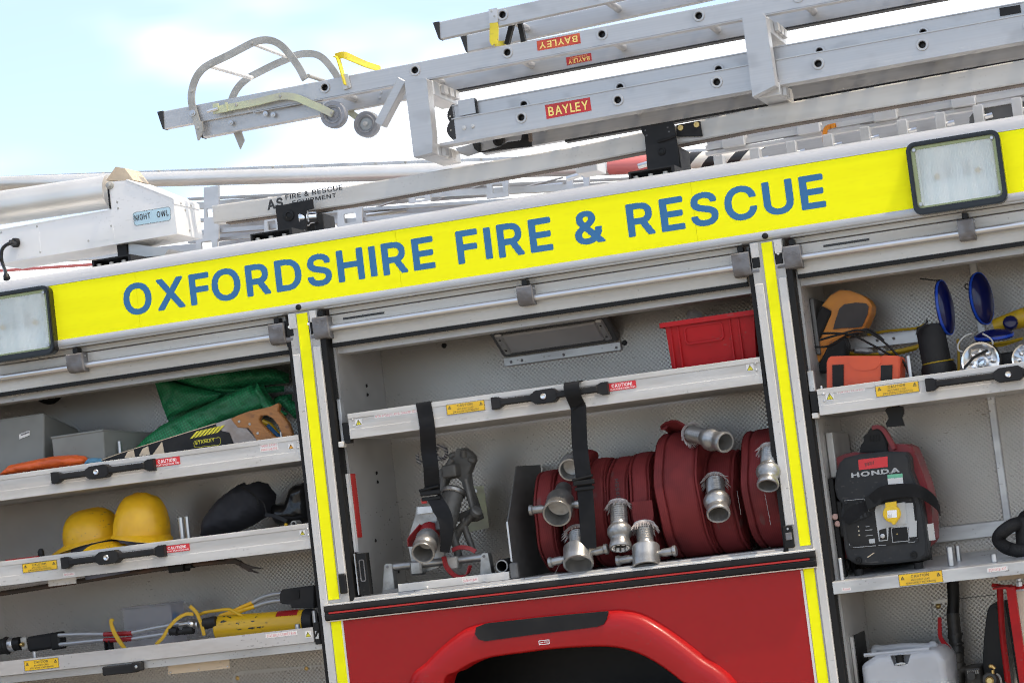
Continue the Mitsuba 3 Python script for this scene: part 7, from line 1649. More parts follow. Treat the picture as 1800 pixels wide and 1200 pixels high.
# red frame with the fan and the pump parts
RF = thing('fan_frame', 'red tubular frame round a black fan at the right edge of the lower right locker', 'fan')
part(RF, 'front_bar', loft([[(p_[0] - 0.0, p_[1], p_[2]), (p_[0] + 0.026, p_[1] - 0.004, p_[2]), (p_[0] + 0.026, p_[1] + 0.024, p_[2]), (p_[0], p_[1] + 0.026, p_[2])] for p_ in [(1.3965, 0.0600, 1.2196), (1.3964, 0.0600, 1.1569), (1.3969, 0.0600, 1.0790), (1.3975, 0.0600, 1.0012), (1.3981, 0.0600, 0.9236)]]), 'mat_frame_red', 30)
part(RF, 'rear_bar', tube([(1.3637, 0.2000, 1.2168), (1.3585, 0.2000, 1.1576), (1.3528, 0.2000, 1.0731), (1.3514, 0.2000, 0.9995), (1.3499, 0.2000, 0.9148)], 0.0095, 12), 'mat_frame_red')
part(RF, 'top_bar', tube([(1.3409, 0.2000, 1.2263), (1.3655, 0.2000, 1.2200), (1.3930, 0.1200, 1.2180), (1.4245, 0.0800, 1.2168), (1.4800, 0.0800, 1.2192)], 0.0065, 10), 'mat_frame_red')
part(RF, 'top_plate', obox(np.array((1.3798, 0.1300, 1.2203)), (1, 0, 0), (0, 1, 0), (0, 0, 1), 0.045, 0.14, 0.004), 'mat_frame_red')
part(RF, 'cream_panel', prism(sg.Polygon([(1.4178, 1.2044), (1.5043, 1.2021), (1.4817, 0.9128), (1.4030, 0.9203)]), 0.09, 0.098), 'mat_cream', label='cream panel beside the red bar')
part(RF, 'panel_top', prism(sg.Polygon([(1.4172, 1.2112), (1.5059, 1.2106), (1.5048, 1.2029), (1.4169, 1.2045)]), 0.082, 0.099, 0.002), 'mat_light_grey')
part(RF, 'top_bolt', lathe([(0, 0), (0.010, 0), (0.010, 0.012), (0.0075, 0.015), (0.0075, 0.022), (0, 0.024)], np.array((1.4357, 0.0600, 1.2201)), (0, 0, 1), 6), 'mat_zinc')
fn = sg.Polygon([(1.2763, 0.9142), (1.2743, 0.9889), (1.2794, 1.0228), (1.2896, 1.0735), (1.3008, 1.1184), (1.3088, 1.1463), (1.3179, 1.1611), (1.3304, 1.1685), (1.3474, 1.1681), (1.3560, 1.1471), (1.3546, 1.0096), (1.3466, 0.9075)]).buffer(0.006).buffer(-0.006)
part(RF, 'fan_shroud', prism(fn, 0.25, 0.40, 0.03), 'mat_black', 40, label='black curved fan shroud')
part(RF, 'grille', cat([tube([(x_, 0.16, 1.18), (x_ + 0.006, 0.16, 0.95), (x_ + 0.012, 0.16, 0.74)], 0.002, 6, 3) for x_ in np.linspace(np.array((1.3777, 0.1600, 1.1864))[0], np.array((1.3929, 0.1600, 1.1848))[0], 5)]), 'mat_black', False, kind='stuff')
EP = thing('engine_part', 'cluster of engine parts with brass fittings at the foot of the black fan', 'engine')
ec = np.array((1.3016, 0.1600, 0.9472))
part(EP, 'housing', lathe([(0, 0), (0.024, 0), (0.024, 0.02), (0.020, 0.028), (0.013, 0.03), (0, 0.024)], ec + [0, 0.03, 0], (0, -1, 0.1), 26), 'mat_pipe_dark')
part(EP, 'brass_cap', lathe([(0, 0), (0.0125, 0), (0.0125, 0.006), (0.008, 0.010), (0, 0.010)], ec + [0, 0.002, 0], (0, -1, 0.1), 20), 'mat_brass')
part(EP, 'cooling_fin', cat([box(np.array((1.2350, 0.2000, 0.9598))[0] + 0.006 * k, np.array((1.2350, 0.2000, 0.9598))[0] + 0.006 * k + 0.0025, 0.19, 0.24, 0.98, np.array((1.2357, 0.2000, 0.9648))[2] + 0.004, 0.0005) for k in range(6)]), 'mat_galv', False, kind='stuff')
part(EP, 'fitting', cat(cyl((1.3111, 0.1700, 0.9905), (1.3211, 0.1700, 0.9810), 0.0055, 12), cyl((1.3136, 0.1700, 0.9775), (1.3125, 0.1700, 0.9649), 0.005, 12), sphere_hull([np.array((1.3090, 0.1700, 0.9893))], 0.007, 1)), 'mat_brass')
part(EP, 'pipe', tube([(1.3193, 0.1900, 0.9625), (1.3271, 0.1900, 0.9575), (1.3308, 0.1900, 0.9430), (1.3288, 0.1900, 0.9178)], 0.0035, 8), 'mat_wire_grey')
part(EP, 'block', rbox(np.array((1.2230, 0.2200, 0.9762))[0], np.array((1.2718, 0.2200, 0.9715))[0], 0.22, 0.36, 0.90, np.array((1.2467, 0.2200, 0.9876))[2], 0.008, 1), 'mat_pipe_dark')
part(EP, 'block', cyl((1.2477, 0.2000, 0.9654), np.array((1.2477, 0.2000, 0.9654)) + [0, -0.03, 0], 0.012, 16), 'mat_pipe_dark')


# ------------------------------------------------------------------ on the roof: gantry, ladders, mast
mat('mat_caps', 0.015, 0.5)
mat('mat_wheel_grey', worn((0.25, 0.26, 0.29), (0.20, 0.21, 0.23), 20.0, 20.0, 0.7), 0.5)
mat('mat_wheel_light', (0.36, 0.40, 0.43), 0.5)
mat('mat_bayley_red', worn((0.46, 0.025, 0.025), (0.36, 0.03, 0.025), 25.0, 25.0, 0.7, 0.3), 0.4)
mat('mat_bayley_orange', worn((0.55, 0.10, 0.035), (0.42, 0.03, 0.02), 12.0, 30.0, 1.0, 0.3), 0.4)
mat('mat_rust', worn((0.16, 0.125, 0.10), (0.10, 0.08, 0.065), 30.0, 30.0, 0.9), 0.7)
mat('mat_pink', worn((0.56, 0.16, 0.15), (0.50, 0.13, 0.12), 8.0, 8.0, 0.6), 0.5)

# gantry beam with its roller brackets
BY0, BY1 = 0.42, 0.48
GB = part(FE, 'gantry_beam', loft([[(x_, y_, z_) for y_, z_ in ((BY0 + 0.003, zb_), (BY0, zb_ + 0.004), (BY0, zt_ - 0.004), (BY0 + 0.003, zt_), (BY1, zt_), (BY1, zb_))] for x_, zb_, zt_ in ((-1.1418, 2.7261, 2.7881), (-0.6448, 2.7129, 2.7769), (0.1458, 2.7220, 2.7799), (0.7677, 2.7393, 2.8053), (1.8958, 2.7454, 2.8185))]), 'mat_beam', 20, label='long pale aluminium gantry beam above the roof')
part(GB, 'under_rail', cat(loft([[(x_, y_, z_) for y_, z_ in ((BY0 + 0.012, zb_ - 0.004), (BY0 + 0.012, zb_ - 0.0002), (BY1 - 0.004, zb_ - 0.0002), (BY1 - 0.004, zb_ - 0.004))] for x_, zb_ in ((-1.1022, 2.7245), (-0.6448, 2.7129), (0.1458, 2.7220), (0.7677, 2.7393), (1.8958, 2.7454))])), 'mat_rust', 20)
yb = BY0
def slanted(txt, p0, p1, h, y, bold=True, heavy=0.0):
    L = p1[0] - p0[0]
    m = text(txt, 0, L, 0, h, y, 0.0008, bold, heavy=heavy)
    sh = np.eye(4)
    sh[2, 0] = (p1[2] - p0[2]) / L
    m.apply_transform(sh)
    m.apply_translation([p0[0], 0, p0[2]])
    return m
part(GB, 'lettering', cat(slanted('FIRE & RESCUE', np.array((-0.8683, 0.4200, 2.7650)), np.array((-0.6588, 0.4200, 2.7677)), 0.0172, yb, True), slanted('EQUIPMENT', np.array((-0.8453, 0.4200, 2.7426)), np.array((-0.6838, 0.4200, 2.7447)), 0.0155, yb, True)), 'mat_print_black', False, label='black lettering FIRE & RESCUE EQUIPMENT on the beam')
mk_ = slanted('AS', np.array((-0.9369, 0.4200, 2.7407)), np.array((-0.8802, 0.4200, 2.7437)), 0.0325, yb, True, 0.03)
part(GB, 'emblem', mk_, 'mat_print_black', False, label='bold black letters AS on the beam')


def roller_bracket(pts, y0=0.375):
    """A black steel stand with a roller that carries the beam, bolted on a flat foot."""
    b = part(FE, 'gantry_stand', prism(sg.Polygon(pts).buffer(-0.0015).buffer(0.0015), y0, y0 + 0.008, 0.002), 'mat_black_soft', 30, label='black bracket that carries the gantry beam')
    return b


r1 = roller_bracket([(-0.8912, 2.7453), (-0.8566, 2.7430), (-0.7913, 2.7449), (-0.7542, 2.7456), (-0.7544, 2.7132), (-0.7815, 2.7109), (-0.7871, 2.6455), (-0.8903, 2.6561)])
part(r1, 'axle_boss', cat(lathe([(0.020, 0), (0.019, 0.004), (0.010, 0.006), (0.008, 0.003), (0, 0.003)], np.array((-0.8450, 0.3750, 2.7034)), (0, -1, 0), 24)), 'mat_black')
part(r1, 'roller', lathe([(0, 0), (0.024, 0), (0.026, 0.004), (0.026, 0.03), (0.020, 0.034), (0.020, 0.06), (0, 0.06)], np.array((-0.7855, 0.3950, 2.6887)) + [-0.03, 0, 0], (1, 0.25, 0), 26), 'mat_chrome')
part(r1, 'rear_plate', prism(sg.Polygon([(-0.8458, 2.7434), (-0.7496, 2.7395), (-0.7497, 2.7196), (-0.7992, 2.7185), (-0.8014, 2.6614), (-0.8552, 2.6652)]), 0.535, 0.545), 'mat_black_soft')
part(r1, 'side_cheek', box((-0.7628, 0.4000, 2.6822)[0] - 0.012, (-0.7628, 0.4000, 2.6822)[0] + 0.022, 0.42, 0.53, 2.59, 2.70, 0.003), 'mat_black_soft')
def foot_plate(pts):
    p = np.array(pts)
    x0, x1 = p[0][0], p[1][0]
    z = 2.5895
    f = part(FE, 'bracket_foot', cat(box(x0 + 0.004, x1, 0.062, 0.42, z + 0.020, z + 0.0245), box(x0, x0 + 0.006, 0.062, 0.42, z - 0.004, z + 0.0245), box(x1 - 0.006, x1 + 0.004, 0.062, 0.42, z - 0.004, z + 0.0245)), 'mat_black_soft', False, label='flat black foot of the gantry bracket')
    for k in range(3):
        c = x0 + (x1 - x0) * (0.14 + 0.33 * k)
        part(f, 'bolt', cyl((c, 0.074, z - 0.003), (c, 0.074, z + 0.010), 0.0080, 6), 'mat_galv')
    return f
foot_plate([(-0.8610, 2.6011), (-0.7178, 2.6084)])
foot_plate([(0.4199, 2.6014), (0.5632, 2.6088)])
foot_plate([(-1.4370, 2.6033), (-1.2982, 2.6038)])
r2 = roller_bracket([(0.4034, 2.8013), (0.4349, 2.8024), (0.4365, 2.7969), (0.4775, 2.7964), (0.4791, 2.8025), (0.5095, 2.8030), (0.5141, 2.7885), (0.5147, 2.7548), (0.5159, 2.7285), (0.5130, 2.6471), (0.4076, 2.6547), (0.4125, 2.7679), (0.4051, 2.7841)])
part(r2, 'axle_boss', cat(lathe([(0.014, 0), (0.013, 0.003), (0.009, 0.004), (0.007, 0.002), (0, 0.003)], np.array((0.4623, 0.3750, 2.7104)), (0, -1, 0), 22)), 'mat_black')
for c in [(0.4176, 0.3750, 2.7865), (0.4197, 0.3750, 2.7697), (0.4919, 0.3750, 2.7839), (0.4947, 0.3750, 2.7700)]:
    part(r2, 'bolt', lathe([(0.003, 0), (0.002, 0.0016), (0, 0.0016)], c, (0, -1, 0), 8), 'mat_grey_cast')
part(r2, 'cheek', box((0.5122, 0.4000, 2.7173)[0] - 0.004, (0.5122, 0.4000, 2.7173)[0] + 0.006, 0.384, 0.53, 2.592, 2.72, 0.002), 'mat_black_soft')
part(r2, 'rib', strip([(0.4522, 0.3720, 2.7442), (0.4810, 0.3720, 2.7469), (0.5122, 0.3720, 2.7530)], (0, 1, 0.3), 0.012, 0.006), 'mat_black_soft')
bp_ = part(FE, 'beam_clip', prism(sg.Polygon([(0.5143, 2.7928), (0.5922, 2.7940), (0.5939, 2.7429), (0.5096, 2.7561)]).buffer(-0.003).buffer(0.003), 0.406, 0.4185, 0.003), 'mat_black_soft', label='black clip bolted on the gantry beam')
for c in [(0.5273, 0.4060, 2.7810), (0.5810, 0.4060, 2.7825)]:
    part(bp_, 'bolt', lathe([(0.0095, 0), (0.009, 0.004), (0.0045, 0.004), (0.004, 0.001), (0, 0.001)], c, (0, -1, 0), 14), 'mat_brass')

# C-shaped cradles that hold the ladders
def cradle(front, yf=0.232):
    p = np.array(front)
    c = part(FE, 'ladder_cradle', prism(sg.Polygon(front), yf, yf + 0.052, 0.002), 'mat_alu', 25, label='square aluminium upright that holds the ladders')
    x0, x1 = p[:, 0].min(), p[:, 0].max()
    zt, zb = p[:, 1].max(), p[:, 1].min()
    xt0, xt1 = sorted(p[np.argsort(-p[:, 1])[:2], 0])
    xb0, xb1 = sorted(p[np.argsort(p[:, 1])[:2], 0])
    part(c, 'arm', box(xt1 - 0.060, xt1 + 0.008, yf + 0.0525, 0.56, zt - 0.055, zt - 0.006, 0.002), 'mat_alu_bright', 25)
    part(c, 'arm', box(xb0 + 0.004, xb1 + 0.003, yf + 0.0525, 0.52, zb + 0.002, zb + 0.042, 0.002), 'mat_alu_bright', 25)
    for k in range(3):
        part(c, 'arm_block', box(xt1 + 0.0085, xt1 + 0.022, 0.36 + 0.06 * k, 0.40 + 0.06 * k, zt - 0.040, zt - 0.012, 0.001), 'mat_alu_bright')
    for k in range(2):
        part(c, 'arm_block', box(xb1 + 0.0035, xb1 + 0.016, 0.32 + 0.07 * k, 0.36 + 0.07 * k, zb + 0.004, zb + 0.036, 0.001), 'mat_alu_bright')
    return c


cradle([(-0.3313, 3.0602), (-0.2602, 3.0556), (-0.2539, 3.0488), (-0.2569, 2.8640), (-0.2638, 2.8078), (-0.3298, 2.8031)])
cradle([(0.8045, 3.0696), (0.8700, 3.0681), (0.8784, 3.0532), (0.8821, 2.8349), (0.8050, 2.8106)])
sp0, sp1 = np.array((-0.3525, 0.2800, 3.0615)), np.array((-0.4411, 0.2800, 2.9431))
axd = (sp1 - sp0) / np.linalg.norm(sp1 - sp0)
part(FE, 'ladder_prop', obox((sp0 + sp1) / 2, axd, (0, 1, 0), np.cross(axd, (0, 1, 0)), np.linalg.norm(sp1 - sp0) + 0.02, 0.05, 0.030, 0.002), 'mat_alu', 25, label='short slanting aluminium prop')
part(FE, 'ladder_prop', tube([(-0.3196, 0.5000, 3.0220), (-0.3431, 0.5000, 2.9985), (-0.3517, 0.5000, 2.9882)], 0.008, 10), 'mat_alu')


# ladders
def stile(parent, x0, z0, x1, z1, y0, y1, h, label=None, lip=True, holes=()):
    """One side rail: a hollow section with a slim rib along its top and bottom edge."""
    sec = []
    for x_, z_ in ((x0, z0), (x1, z1)):
        prof = [(y0, z_ - h / 2 + 0.006), (y0 - 0.004, z_ - h / 2 + 0.005), (y0 - 0.004, z_ - h / 2), (y1, z_ - h / 2), (y1, z_ + h / 2), (y0 - 0.004, z_ + h / 2), (y0 - 0.004, z_ + h / 2 - 0.0035), (y0, z_ + h / 2 - 0.0045)]
        if not lip:
            prof = [(y0, z_ - h / 2 + 0.001), (y0, z_ - h / 2 + 0.002), (y0 + 0.002, z_ - h / 2), (y1, z_ - h / 2), (y1, z_ + h / 2), (y0 + 0.002, z_ + h / 2), (y0, z_ + h / 2 - 0.002), (y0, z_ + h / 2 - 0.003)]
        sec.append([(x_, y_, zz_) for y_, zz_ in prof])
    m = loft(sec)
    if holes:
        M = m3.Manifold(m3.Mesh(np.asarray(m.vertices, np.float32), np.asarray(m.faces, np.uint32)))
        for hx, hz, hr in holes:
            c = cyl((hx, y0 - 0.02, hz), (hx, y1 - 0.004, hz), hr, 22)
            M = M - m3.Manifold(m3.Mesh(np.asarray(c.vertices, np.float32), np.asarray(c.faces, np.uint32)))
        q = M.to_mesh()
        m = trimesh.Trimesh(q.vert_properties[:, :3], q.tri_verts, process=False)
    return part(parent, 'stile', m, 'mat_alu', 20, label)


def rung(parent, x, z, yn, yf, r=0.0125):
    """A tube that runs through both stiles, flared open at the near one; a black plug gives the shade inside it."""
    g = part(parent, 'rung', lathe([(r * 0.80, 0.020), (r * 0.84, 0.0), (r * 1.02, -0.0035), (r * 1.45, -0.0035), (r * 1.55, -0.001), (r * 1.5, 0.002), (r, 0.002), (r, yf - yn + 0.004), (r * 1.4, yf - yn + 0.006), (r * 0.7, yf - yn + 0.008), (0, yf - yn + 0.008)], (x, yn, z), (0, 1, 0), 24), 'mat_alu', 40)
    part(g, 'shade_plug', lathe([(0, 0.018), (r * 0.60, 0.018), (r * 0.79, 0.012), (r * 0.83, 0.001)], (x, yn, z), (0, 1, 0), 20), 'mat_caps')  # black plug: shade of the hollow tube put in as colour
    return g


def end_cap(parent, x, z, h, y0, y1, lean=0.0):
    part(parent, 'end_cap', loft([[(x - 0.012 - lean, y_, z + h / 2 + 0.001), (x + 0.006, y_, z + h / 2 + 0.001), (x + 0.002, y_, z - h / 2 - 0.001), (x - 0.002, y_, z - h / 2 - 0.001)] for y_ in (y0 - 0.005, y1 + 0.002)]), 'mat_caps', False)


YL0, YL1, YLF = 0.300, 0.330, 0.585
# roof ladder with hooks and wheels
RL = thing('roof_ladder', 'aluminium roof ladder with two curved hooks and two grey wheels', 'ladder')
sa0, sa1 = -1.235, 2.2
zz = lambda x: 3.0865 + (x + 1.246) * 0.0092
H1 = 0.060
xr = (-0.6353, 0.3000, 3.0976)[0]
stile(RL, sa0, zz(sa0), sa1, zz(sa1), YL0, YL1, H1, lip=False, holes=[(xr + 0.3225 * k, zz(xr + 0.3225 * k) + 0.005, 0.0125) for k in range(9)])
stile(RL, sa0 + 0.02, zz(sa0) + 0.0, sa1, zz(sa1), YLF - 0.015, YLF + 0.015, H1, lip=False)
part(RL, 'rubbing_strip', loft([[(x_, YLF - 0.018, zz(x_) - 0.0305), (x_, YLF + 0.016, zz(x_) - 0.0305), (x_, YLF + 0.016, zz(x_) - 0.0355), (x_, YLF - 0.018, zz(x_) - 0.0355)] for x_ in (-0.30, 2.2)]), 'mat_caps', False)
end_cap(RL, sa0, zz(sa0), H1, YL0, YL1, 0.004)
end_cap(RL, sa0 + 0.02, zz(sa0), H1, YLF - 0.015, YLF + 0.015, 0.004)
xr = (-0.6353, 0.3000, 3.0976)[0]
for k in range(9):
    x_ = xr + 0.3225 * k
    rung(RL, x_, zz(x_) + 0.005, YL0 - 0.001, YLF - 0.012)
part(RL, 'edge_strip', cat(loft([[(x_, YL0 - 0.006, zz(x_) - 0.032), (x_, YL1, zz(x_) - 0.032), (x_, YL1, zz(x_) - 0.0345), (x_, YL0 - 0.006, zz(x_) - 0.0345)] for x_ in (-0.9, 2.2)])), 'mat_alu', False)


def hook(y, px_pts, spike, label, dx=0.0):
    pts = np.array(px_pts)
    p3 = np.stack([pts[:, 0] + dx, pts[:, 0] * 0 + y, pts[:, 1]], 1)
    h = part(RL, 'hook', strip(p3, (0, 1, 0), 0.007, 0.0245, 10), 'mat_galv', 30, label)
    s = np.array(spike)
    part(h, 'spike', prism(sg.Polygon(spike), y - 0.0035, y + 0.0035), 'mat_galv', False)
    return h


hk = [(-1.1019, 3.0489), (-1.1108, 3.0930), (-1.1150, 3.1297), (-1.1094, 3.1648), (-1.0924, 3.2013), (-1.0665, 3.2283), (-1.0307, 3.2444), (-0.9653, 3.2611), (-0.8999, 3.2803), (-0.8603, 3.2903), (-0.8220, 3.2900), (-0.7888, 3.2776), (-0.7605, 3.2531), (-0.7341, 3.2140), (-0.7126, 3.1747), (-0.6957, 3.1329)]
h1_ = hook(0.285, hk, [(-1.1140, 3.0542), (-1.0827, 3.0555), (-1.0838, 3.0230), (-1.1013, 2.9945), (-1.1071, 2.9928)], 'near curved hook of the roof ladder')
for c in [(-1.0312, 0.2810, 3.2360), (-0.8716, 0.2810, 3.2864), (-0.6964, 0.2810, 3.1357), (-1.1011, 0.2810, 3.0338), (-1.1093, 0.2810, 3.1623)]:
    part(h1_, 'rivet', lathe([(0.0055, 0), (0.005, 0.002), (0, 0.0035)], c, (0, -1, 0), 12), 'mat_galv')
fk = [(-1.1206, 3.1037), (-1.1195, 3.1307), (-1.1084, 3.1629), (-1.0897, 3.1971), (-1.0646, 3.2234), (-1.0295, 3.2432), (-0.9917, 3.2550), (-0.9317, 3.2717), (-0.8723, 3.2850), (-0.8355, 3.2921), (-0.7998, 3.2899), (-0.7652, 3.2798), (-0.7392, 3.2584), (-0.7180, 3.2277), (-0.7007, 3.1945), (-0.6934, 3.1664)]
h2_ = hook(0.60, fk, [(-1.1102, 3.0680), (-1.0795, 3.0684), (-1.0698, 3.0275), (-1.0893, 2.9981)], 'far curved hook of the roof ladder')
part(RL, 'hook_bar', cyl((-0.8753, 0.2900, 3.2885), (-0.8746, 0.5900, 3.2906), 0.0065, 12), 'mat_white')
part(RL, 'hook_bar', cyl((-1.0351, 0.2900, 3.2381), (-1.0125, 0.5900, 3.2388), 0.0075, 12), 'mat_white')
part(RL, 'hook_bar', cyl((-0.6859, 0.2900, 3.1449), (-0.7378, 0.5900, 3.1779), 0.0065, 12), 'mat_galv')
part(RL, 'hook_washer', lathe([(0.0115, 0), (0.0110, 0.003), (0.006, 0.0035), (0.006, 0.008), (0, 0.009)], (-1.1138, 0.2810, 3.0877), (0, -1, 0), 18), 'mat_zinc')
for c in [(-0.9867, 0.2995, 3.0362), (-0.8307, 0.2995, 3.0381), (-0.8576, 0.2995, 3.0458)]:
    part(RL, 'stile_bolt', lathe([(0.009, 0), (0.0085, 0.002), (0.004, 0.0025), (0.004, 0.006), (0, 0.007)], np.array(c), (0, -1, 0), 14), 'mat_zinc')
# lower web that carries the wheel arm
part(RL, 'web_plate', prism(sg.Polygon([(-1.1015, 3.0626), (-0.6557, 3.0529), (-0.6469, 3.0126), (-1.0994, 3.0084)]), 0.313, 0.324), 'mat_alu')
arm_pts = [(-1.0183, 0.2780, 3.0843), (-0.9482, 0.2780, 3.0842), (-0.8783, 0.2780, 3.0853), (-0.8153, 0.2780, 3.0889), (-0.7739, 0.2780, 3.0884), (-0.7339, 0.2780, 3.0770), (-0.6954, 0.2780, 3.0544), (-0.6507, 0.2780, 3.0275), (-0.6096, 0.2780, 3.0000)]
AR = part(RL, 'wheel_arm', strip(arm_pts, (0, 1, 0), 0.010, 0.0235, 8), 'mat_olive', 30, label='greenish flat arm that carries the near wheel')
part(AR, 'bracket', prism(sg.Polygon([(-1.0317, 3.1042), (-1.0141, 3.1045), (-1.0125, 3.0880), (-0.9881, 3.0871), (-0.9875, 3.1033), (-0.9807, 3.1021), (-0.9831, 3.0700), (-1.0336, 3.0706)]), 0.268, 0.278), 'mat_olive')
part(AR, 'pin', cyl((-1.0516, 0.2620, 3.0798), (-1.0109, 0.2620, 3.0847), 0.0055, 12), 'mat_chrome')
for c in [(-0.9479, 0.2720, 3.0878), (-0.7864, 0.2720, 3.0896), (-0.6117, 0.2720, 3.0021)]:
    part(AR, 'bolt', lathe([(0.0055, 0), (0.005, 0.002), (0, 0.003)], c, (0, -1, 0), 12), 'mat_galv')


def wheel(c, r, hub):
    w = part(RL, 'wheel', lathe([(r * 0.5, 0.0), (r * 0.62, -0.002), (r * 0.66, -0.006), (r * 0.70, -0.002), (r * 0.93, -0.003), (r, 0.003), (r, 0.026), (r * 0.93, 0.03), (r * 0.3, 0.03), (0, 0.03)], c, (0, 1, 0), 36), 'mat_wheel_grey', 40, label='solid grey ladder wheel')
    part(w, 'hub', lathe([(0, 0.012), (r * 0.56, 0.012), (r * 0.50, 0.003), (r * 0.24, 0.0), (r * 0.20, -0.004), (0, -0.004)], c, (0, 1, 0), 26), 'mat_wheel_light' if hub else 'mat_wheel_grey', 40)
    if hub:
        part(w, 'axle', lathe([(r * 0.17, -0.003), (r * 0.16, -0.009), (0, -0.010)], c, (0, 1, 0), 18), 'mat_alu_bright')
    return w


wheel(np.array((-0.6142, 0.2900, 3.0017)), 0.0455, False)
wheel(np.array((-0.5996, 0.5600, 3.0021)), 0.0455, True)
part(RL, 'wheel_arm', strip([(-0.7739, 0.5950, 3.1324), (-0.7135, 0.5950, 3.1021), (-0.6712, 0.5950, 3.0648), (-0.6123, 0.5950, 3.0089)], (0, 1, 0), 0.010, 0.022, 6), 'mat_olive', 30)
part(RL, 'handle', cat(strip([(-0.5563, 0.2900, 3.0908), (-0.5627, 0.2900, 3.1267), (-0.5681, 0.2900, 3.1580), (-0.5740, 0.2900, 3.1852), (-0.5824, 0.2900, 3.1925)], (0, 1, 0.2), 0.030, 0.004, 6)), 'mat_yellow_strap', 20, label='yellow painted bent handle')
part(RL, 'handle', strip([(-0.5846, 0.3000, 3.1944), (-0.5722, 0.3000, 3.1946), (-0.5539, 0.3000, 3.1934), (-0.5414, 0.3600, 3.1862), (-0.5334, 0.4500, 3.1814), (-0.5251, 0.5600, 3.1822)], (0, -0.3, 1), [0.020, 0.024, 0.020], 0.006, 6), 'mat_yellow_strap', 20, label='yellow painted bent handle')
hpz = part(RL, 'handle_plate', prism(sg.Polygon([(-0.5732, 3.1291), (-0.5458, 3.1273), (-0.5414, 3.0802), (-0.5672, 3.0774)]), 0.290, 0.2985), 'mat_alu_bright')
for c in [(-0.5608, 0.2900, 3.1046), (-0.5495, 0.2900, 3.0839)]:
    part(hpz, 'bolt', lathe([(0.0035, 0), (0.003, 0.003), (0, 0.003)], c, (0, -1, 0), 8), 'mat_galv')
for c in [(-0.5352, 0.5690, 3.1016), (-0.5420, 0.5690, 3.0848)]:
    part(RL, 'stile_bolt', lathe([(0.0055, 0), (0.005, 0.002), (0, 0.003)], c, (0, -1, 0), 12), 'mat_alu')


def sticker(parent, quad, y, txt, mt, flip, sub=None, gold='mat_print_gold'):
    p = np.array(quad)
    s = part(parent, 'maker_label', prism(sg.Polygon(quad), y - 0.001, y + 0.0005), mt, False, label=f'maker label reading {txt}' + (' upside down' if flip else ''))
    w, h = p[1] - p[0], p[3] - p[0]
    m = text(txt, 0, 1, 0, 1, 0, 1, True, flip, heavy=0.0)
    v = m.vertices
    u, t = v[:, 0], v[:, 2]
    if sub:
        u_, t_ = 0.08 + 0.84 * u, 0.10 + 0.55 * t
    else:
        u_, t_ = 0.06 + 0.88 * u, 0.17 + 0.64 * t
    X = p[3][0] + u_ * w[0] - (t_ - 0) * h[0]
    Zv = p[3][1] + u_ * w[1] - (t_ - 0) * h[1]
    m.vertices = np.stack([X, y - 0.001 + v[:, 1] * 0.0005, Zv], 1)
    ms = [m]
    if sub:
        m2 = text(sub, 0, 1, 0, 1, 0, 1, False, flip)
        v = m2.vertices
        u_, t_ = 0.16 + 0.68 * v[:, 0], 0.76 + 0.14 * v[:, 2]
        m2.vertices = np.stack([p[3][0] + u_ * w[0] - t_ * h[0], y - 0.001 + v[:, 1] * 0.0005, p[3][1] + u_ * w[1] - t_ * h[1]], 1)
        ms.append(m2)
    part(parent, 'maker_name', cat(ms), gold, False)


sticker(RL, [(0.1130, 3.1226), (0.2590, 3.1236), (0.2592, 3.0892), (0.1116, 3.0901)], YL0 - 0.0002, 'BAYLEY', 'mat_bayley_orange', True)
sticker(RL, [(0.1322, 3.1075), (0.2201, 3.1083), (0.2201, 3.0824), (0.1328, 3.0808)], YLF - 0.0155, 'BAYLEY', 'mat_bayley_red', True, 'PAPWORTH')

# upper ladder section
UL = thing('ladder', 'upper aluminium ladder with black stile caps at the top of the photograph', 'ladder')
zu = lambda x: 3.2160 + (x + 0.22) * 0.030
H2 = 0.056
ux0 = (-0.2149, 0.3000, 3.2370)[0]
xu = (0.0089, 0.3000, 3.2355)[0]
stile(UL, ux0, zu(ux0), 1.9, zu(1.9), YL0, YL1, H2, lip=False, holes=[(xu + 0.3225 * k, zu(xu + 0.3225 * k) + 0.006, 0.0125) for k in range(6)])
stile(UL, ux0 + 0.004, zu(ux0), 1.9, zu(1.9), YLF - 0.015, YLF + 0.015, H2, lip=False)
end_cap(UL, ux0, zu(ux0), H2, YL0, YL1, 0.004)
end_cap(UL, ux0 + 0.004, zu(ux0), H2, YLF - 0.015, YLF + 0.015, 0.004)
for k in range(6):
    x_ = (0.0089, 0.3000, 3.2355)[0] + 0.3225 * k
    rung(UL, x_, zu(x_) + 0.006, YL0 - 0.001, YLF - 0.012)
hpz = part(UL, 'handle_plate', prism(sg.Polygon([(-0.0343, 3.2535), (-0.0045, 3.2534), (-0.0081, 3.2061), (-0.0373, 3.2078)]), 0.292, 0.2985), 'mat_alu_bright')
for c in [(-0.0250, 0.2920, 3.2450), (-0.0168, 0.2920, 3.2273)]:
    part(hpz, 'bolt', lathe([(0.0035, 0), (0.003, 0.003), (0, 0.003)], c, (0, -1, 0), 8), 'mat_galv')
part(UL, 'handle', strip([(-0.0224, 0.2950, 3.2085), (-0.0241, 0.2950, 3.1852), (-0.0280, 0.2950, 3.1598), (-0.0289, 0.2950, 3.1461), (-0.0270, 0.2950, 3.1353)], (1, 0, 0.1), [0.026, 0.030, 0.029, 0.029, 0.02], 0.005, 6), 'mat_yellow_strap', 20, label='yellow painted handle')
part(UL, 'handle', strip([(-0.0281, 0.3000, 3.1398), (-0.0299, 0.3600, 3.1500), (-0.0307, 0.4500, 3.1685)], (0, 0, 1), [0.018, 0.014], 0.006, 6), 'mat_yellow_strap', 20)
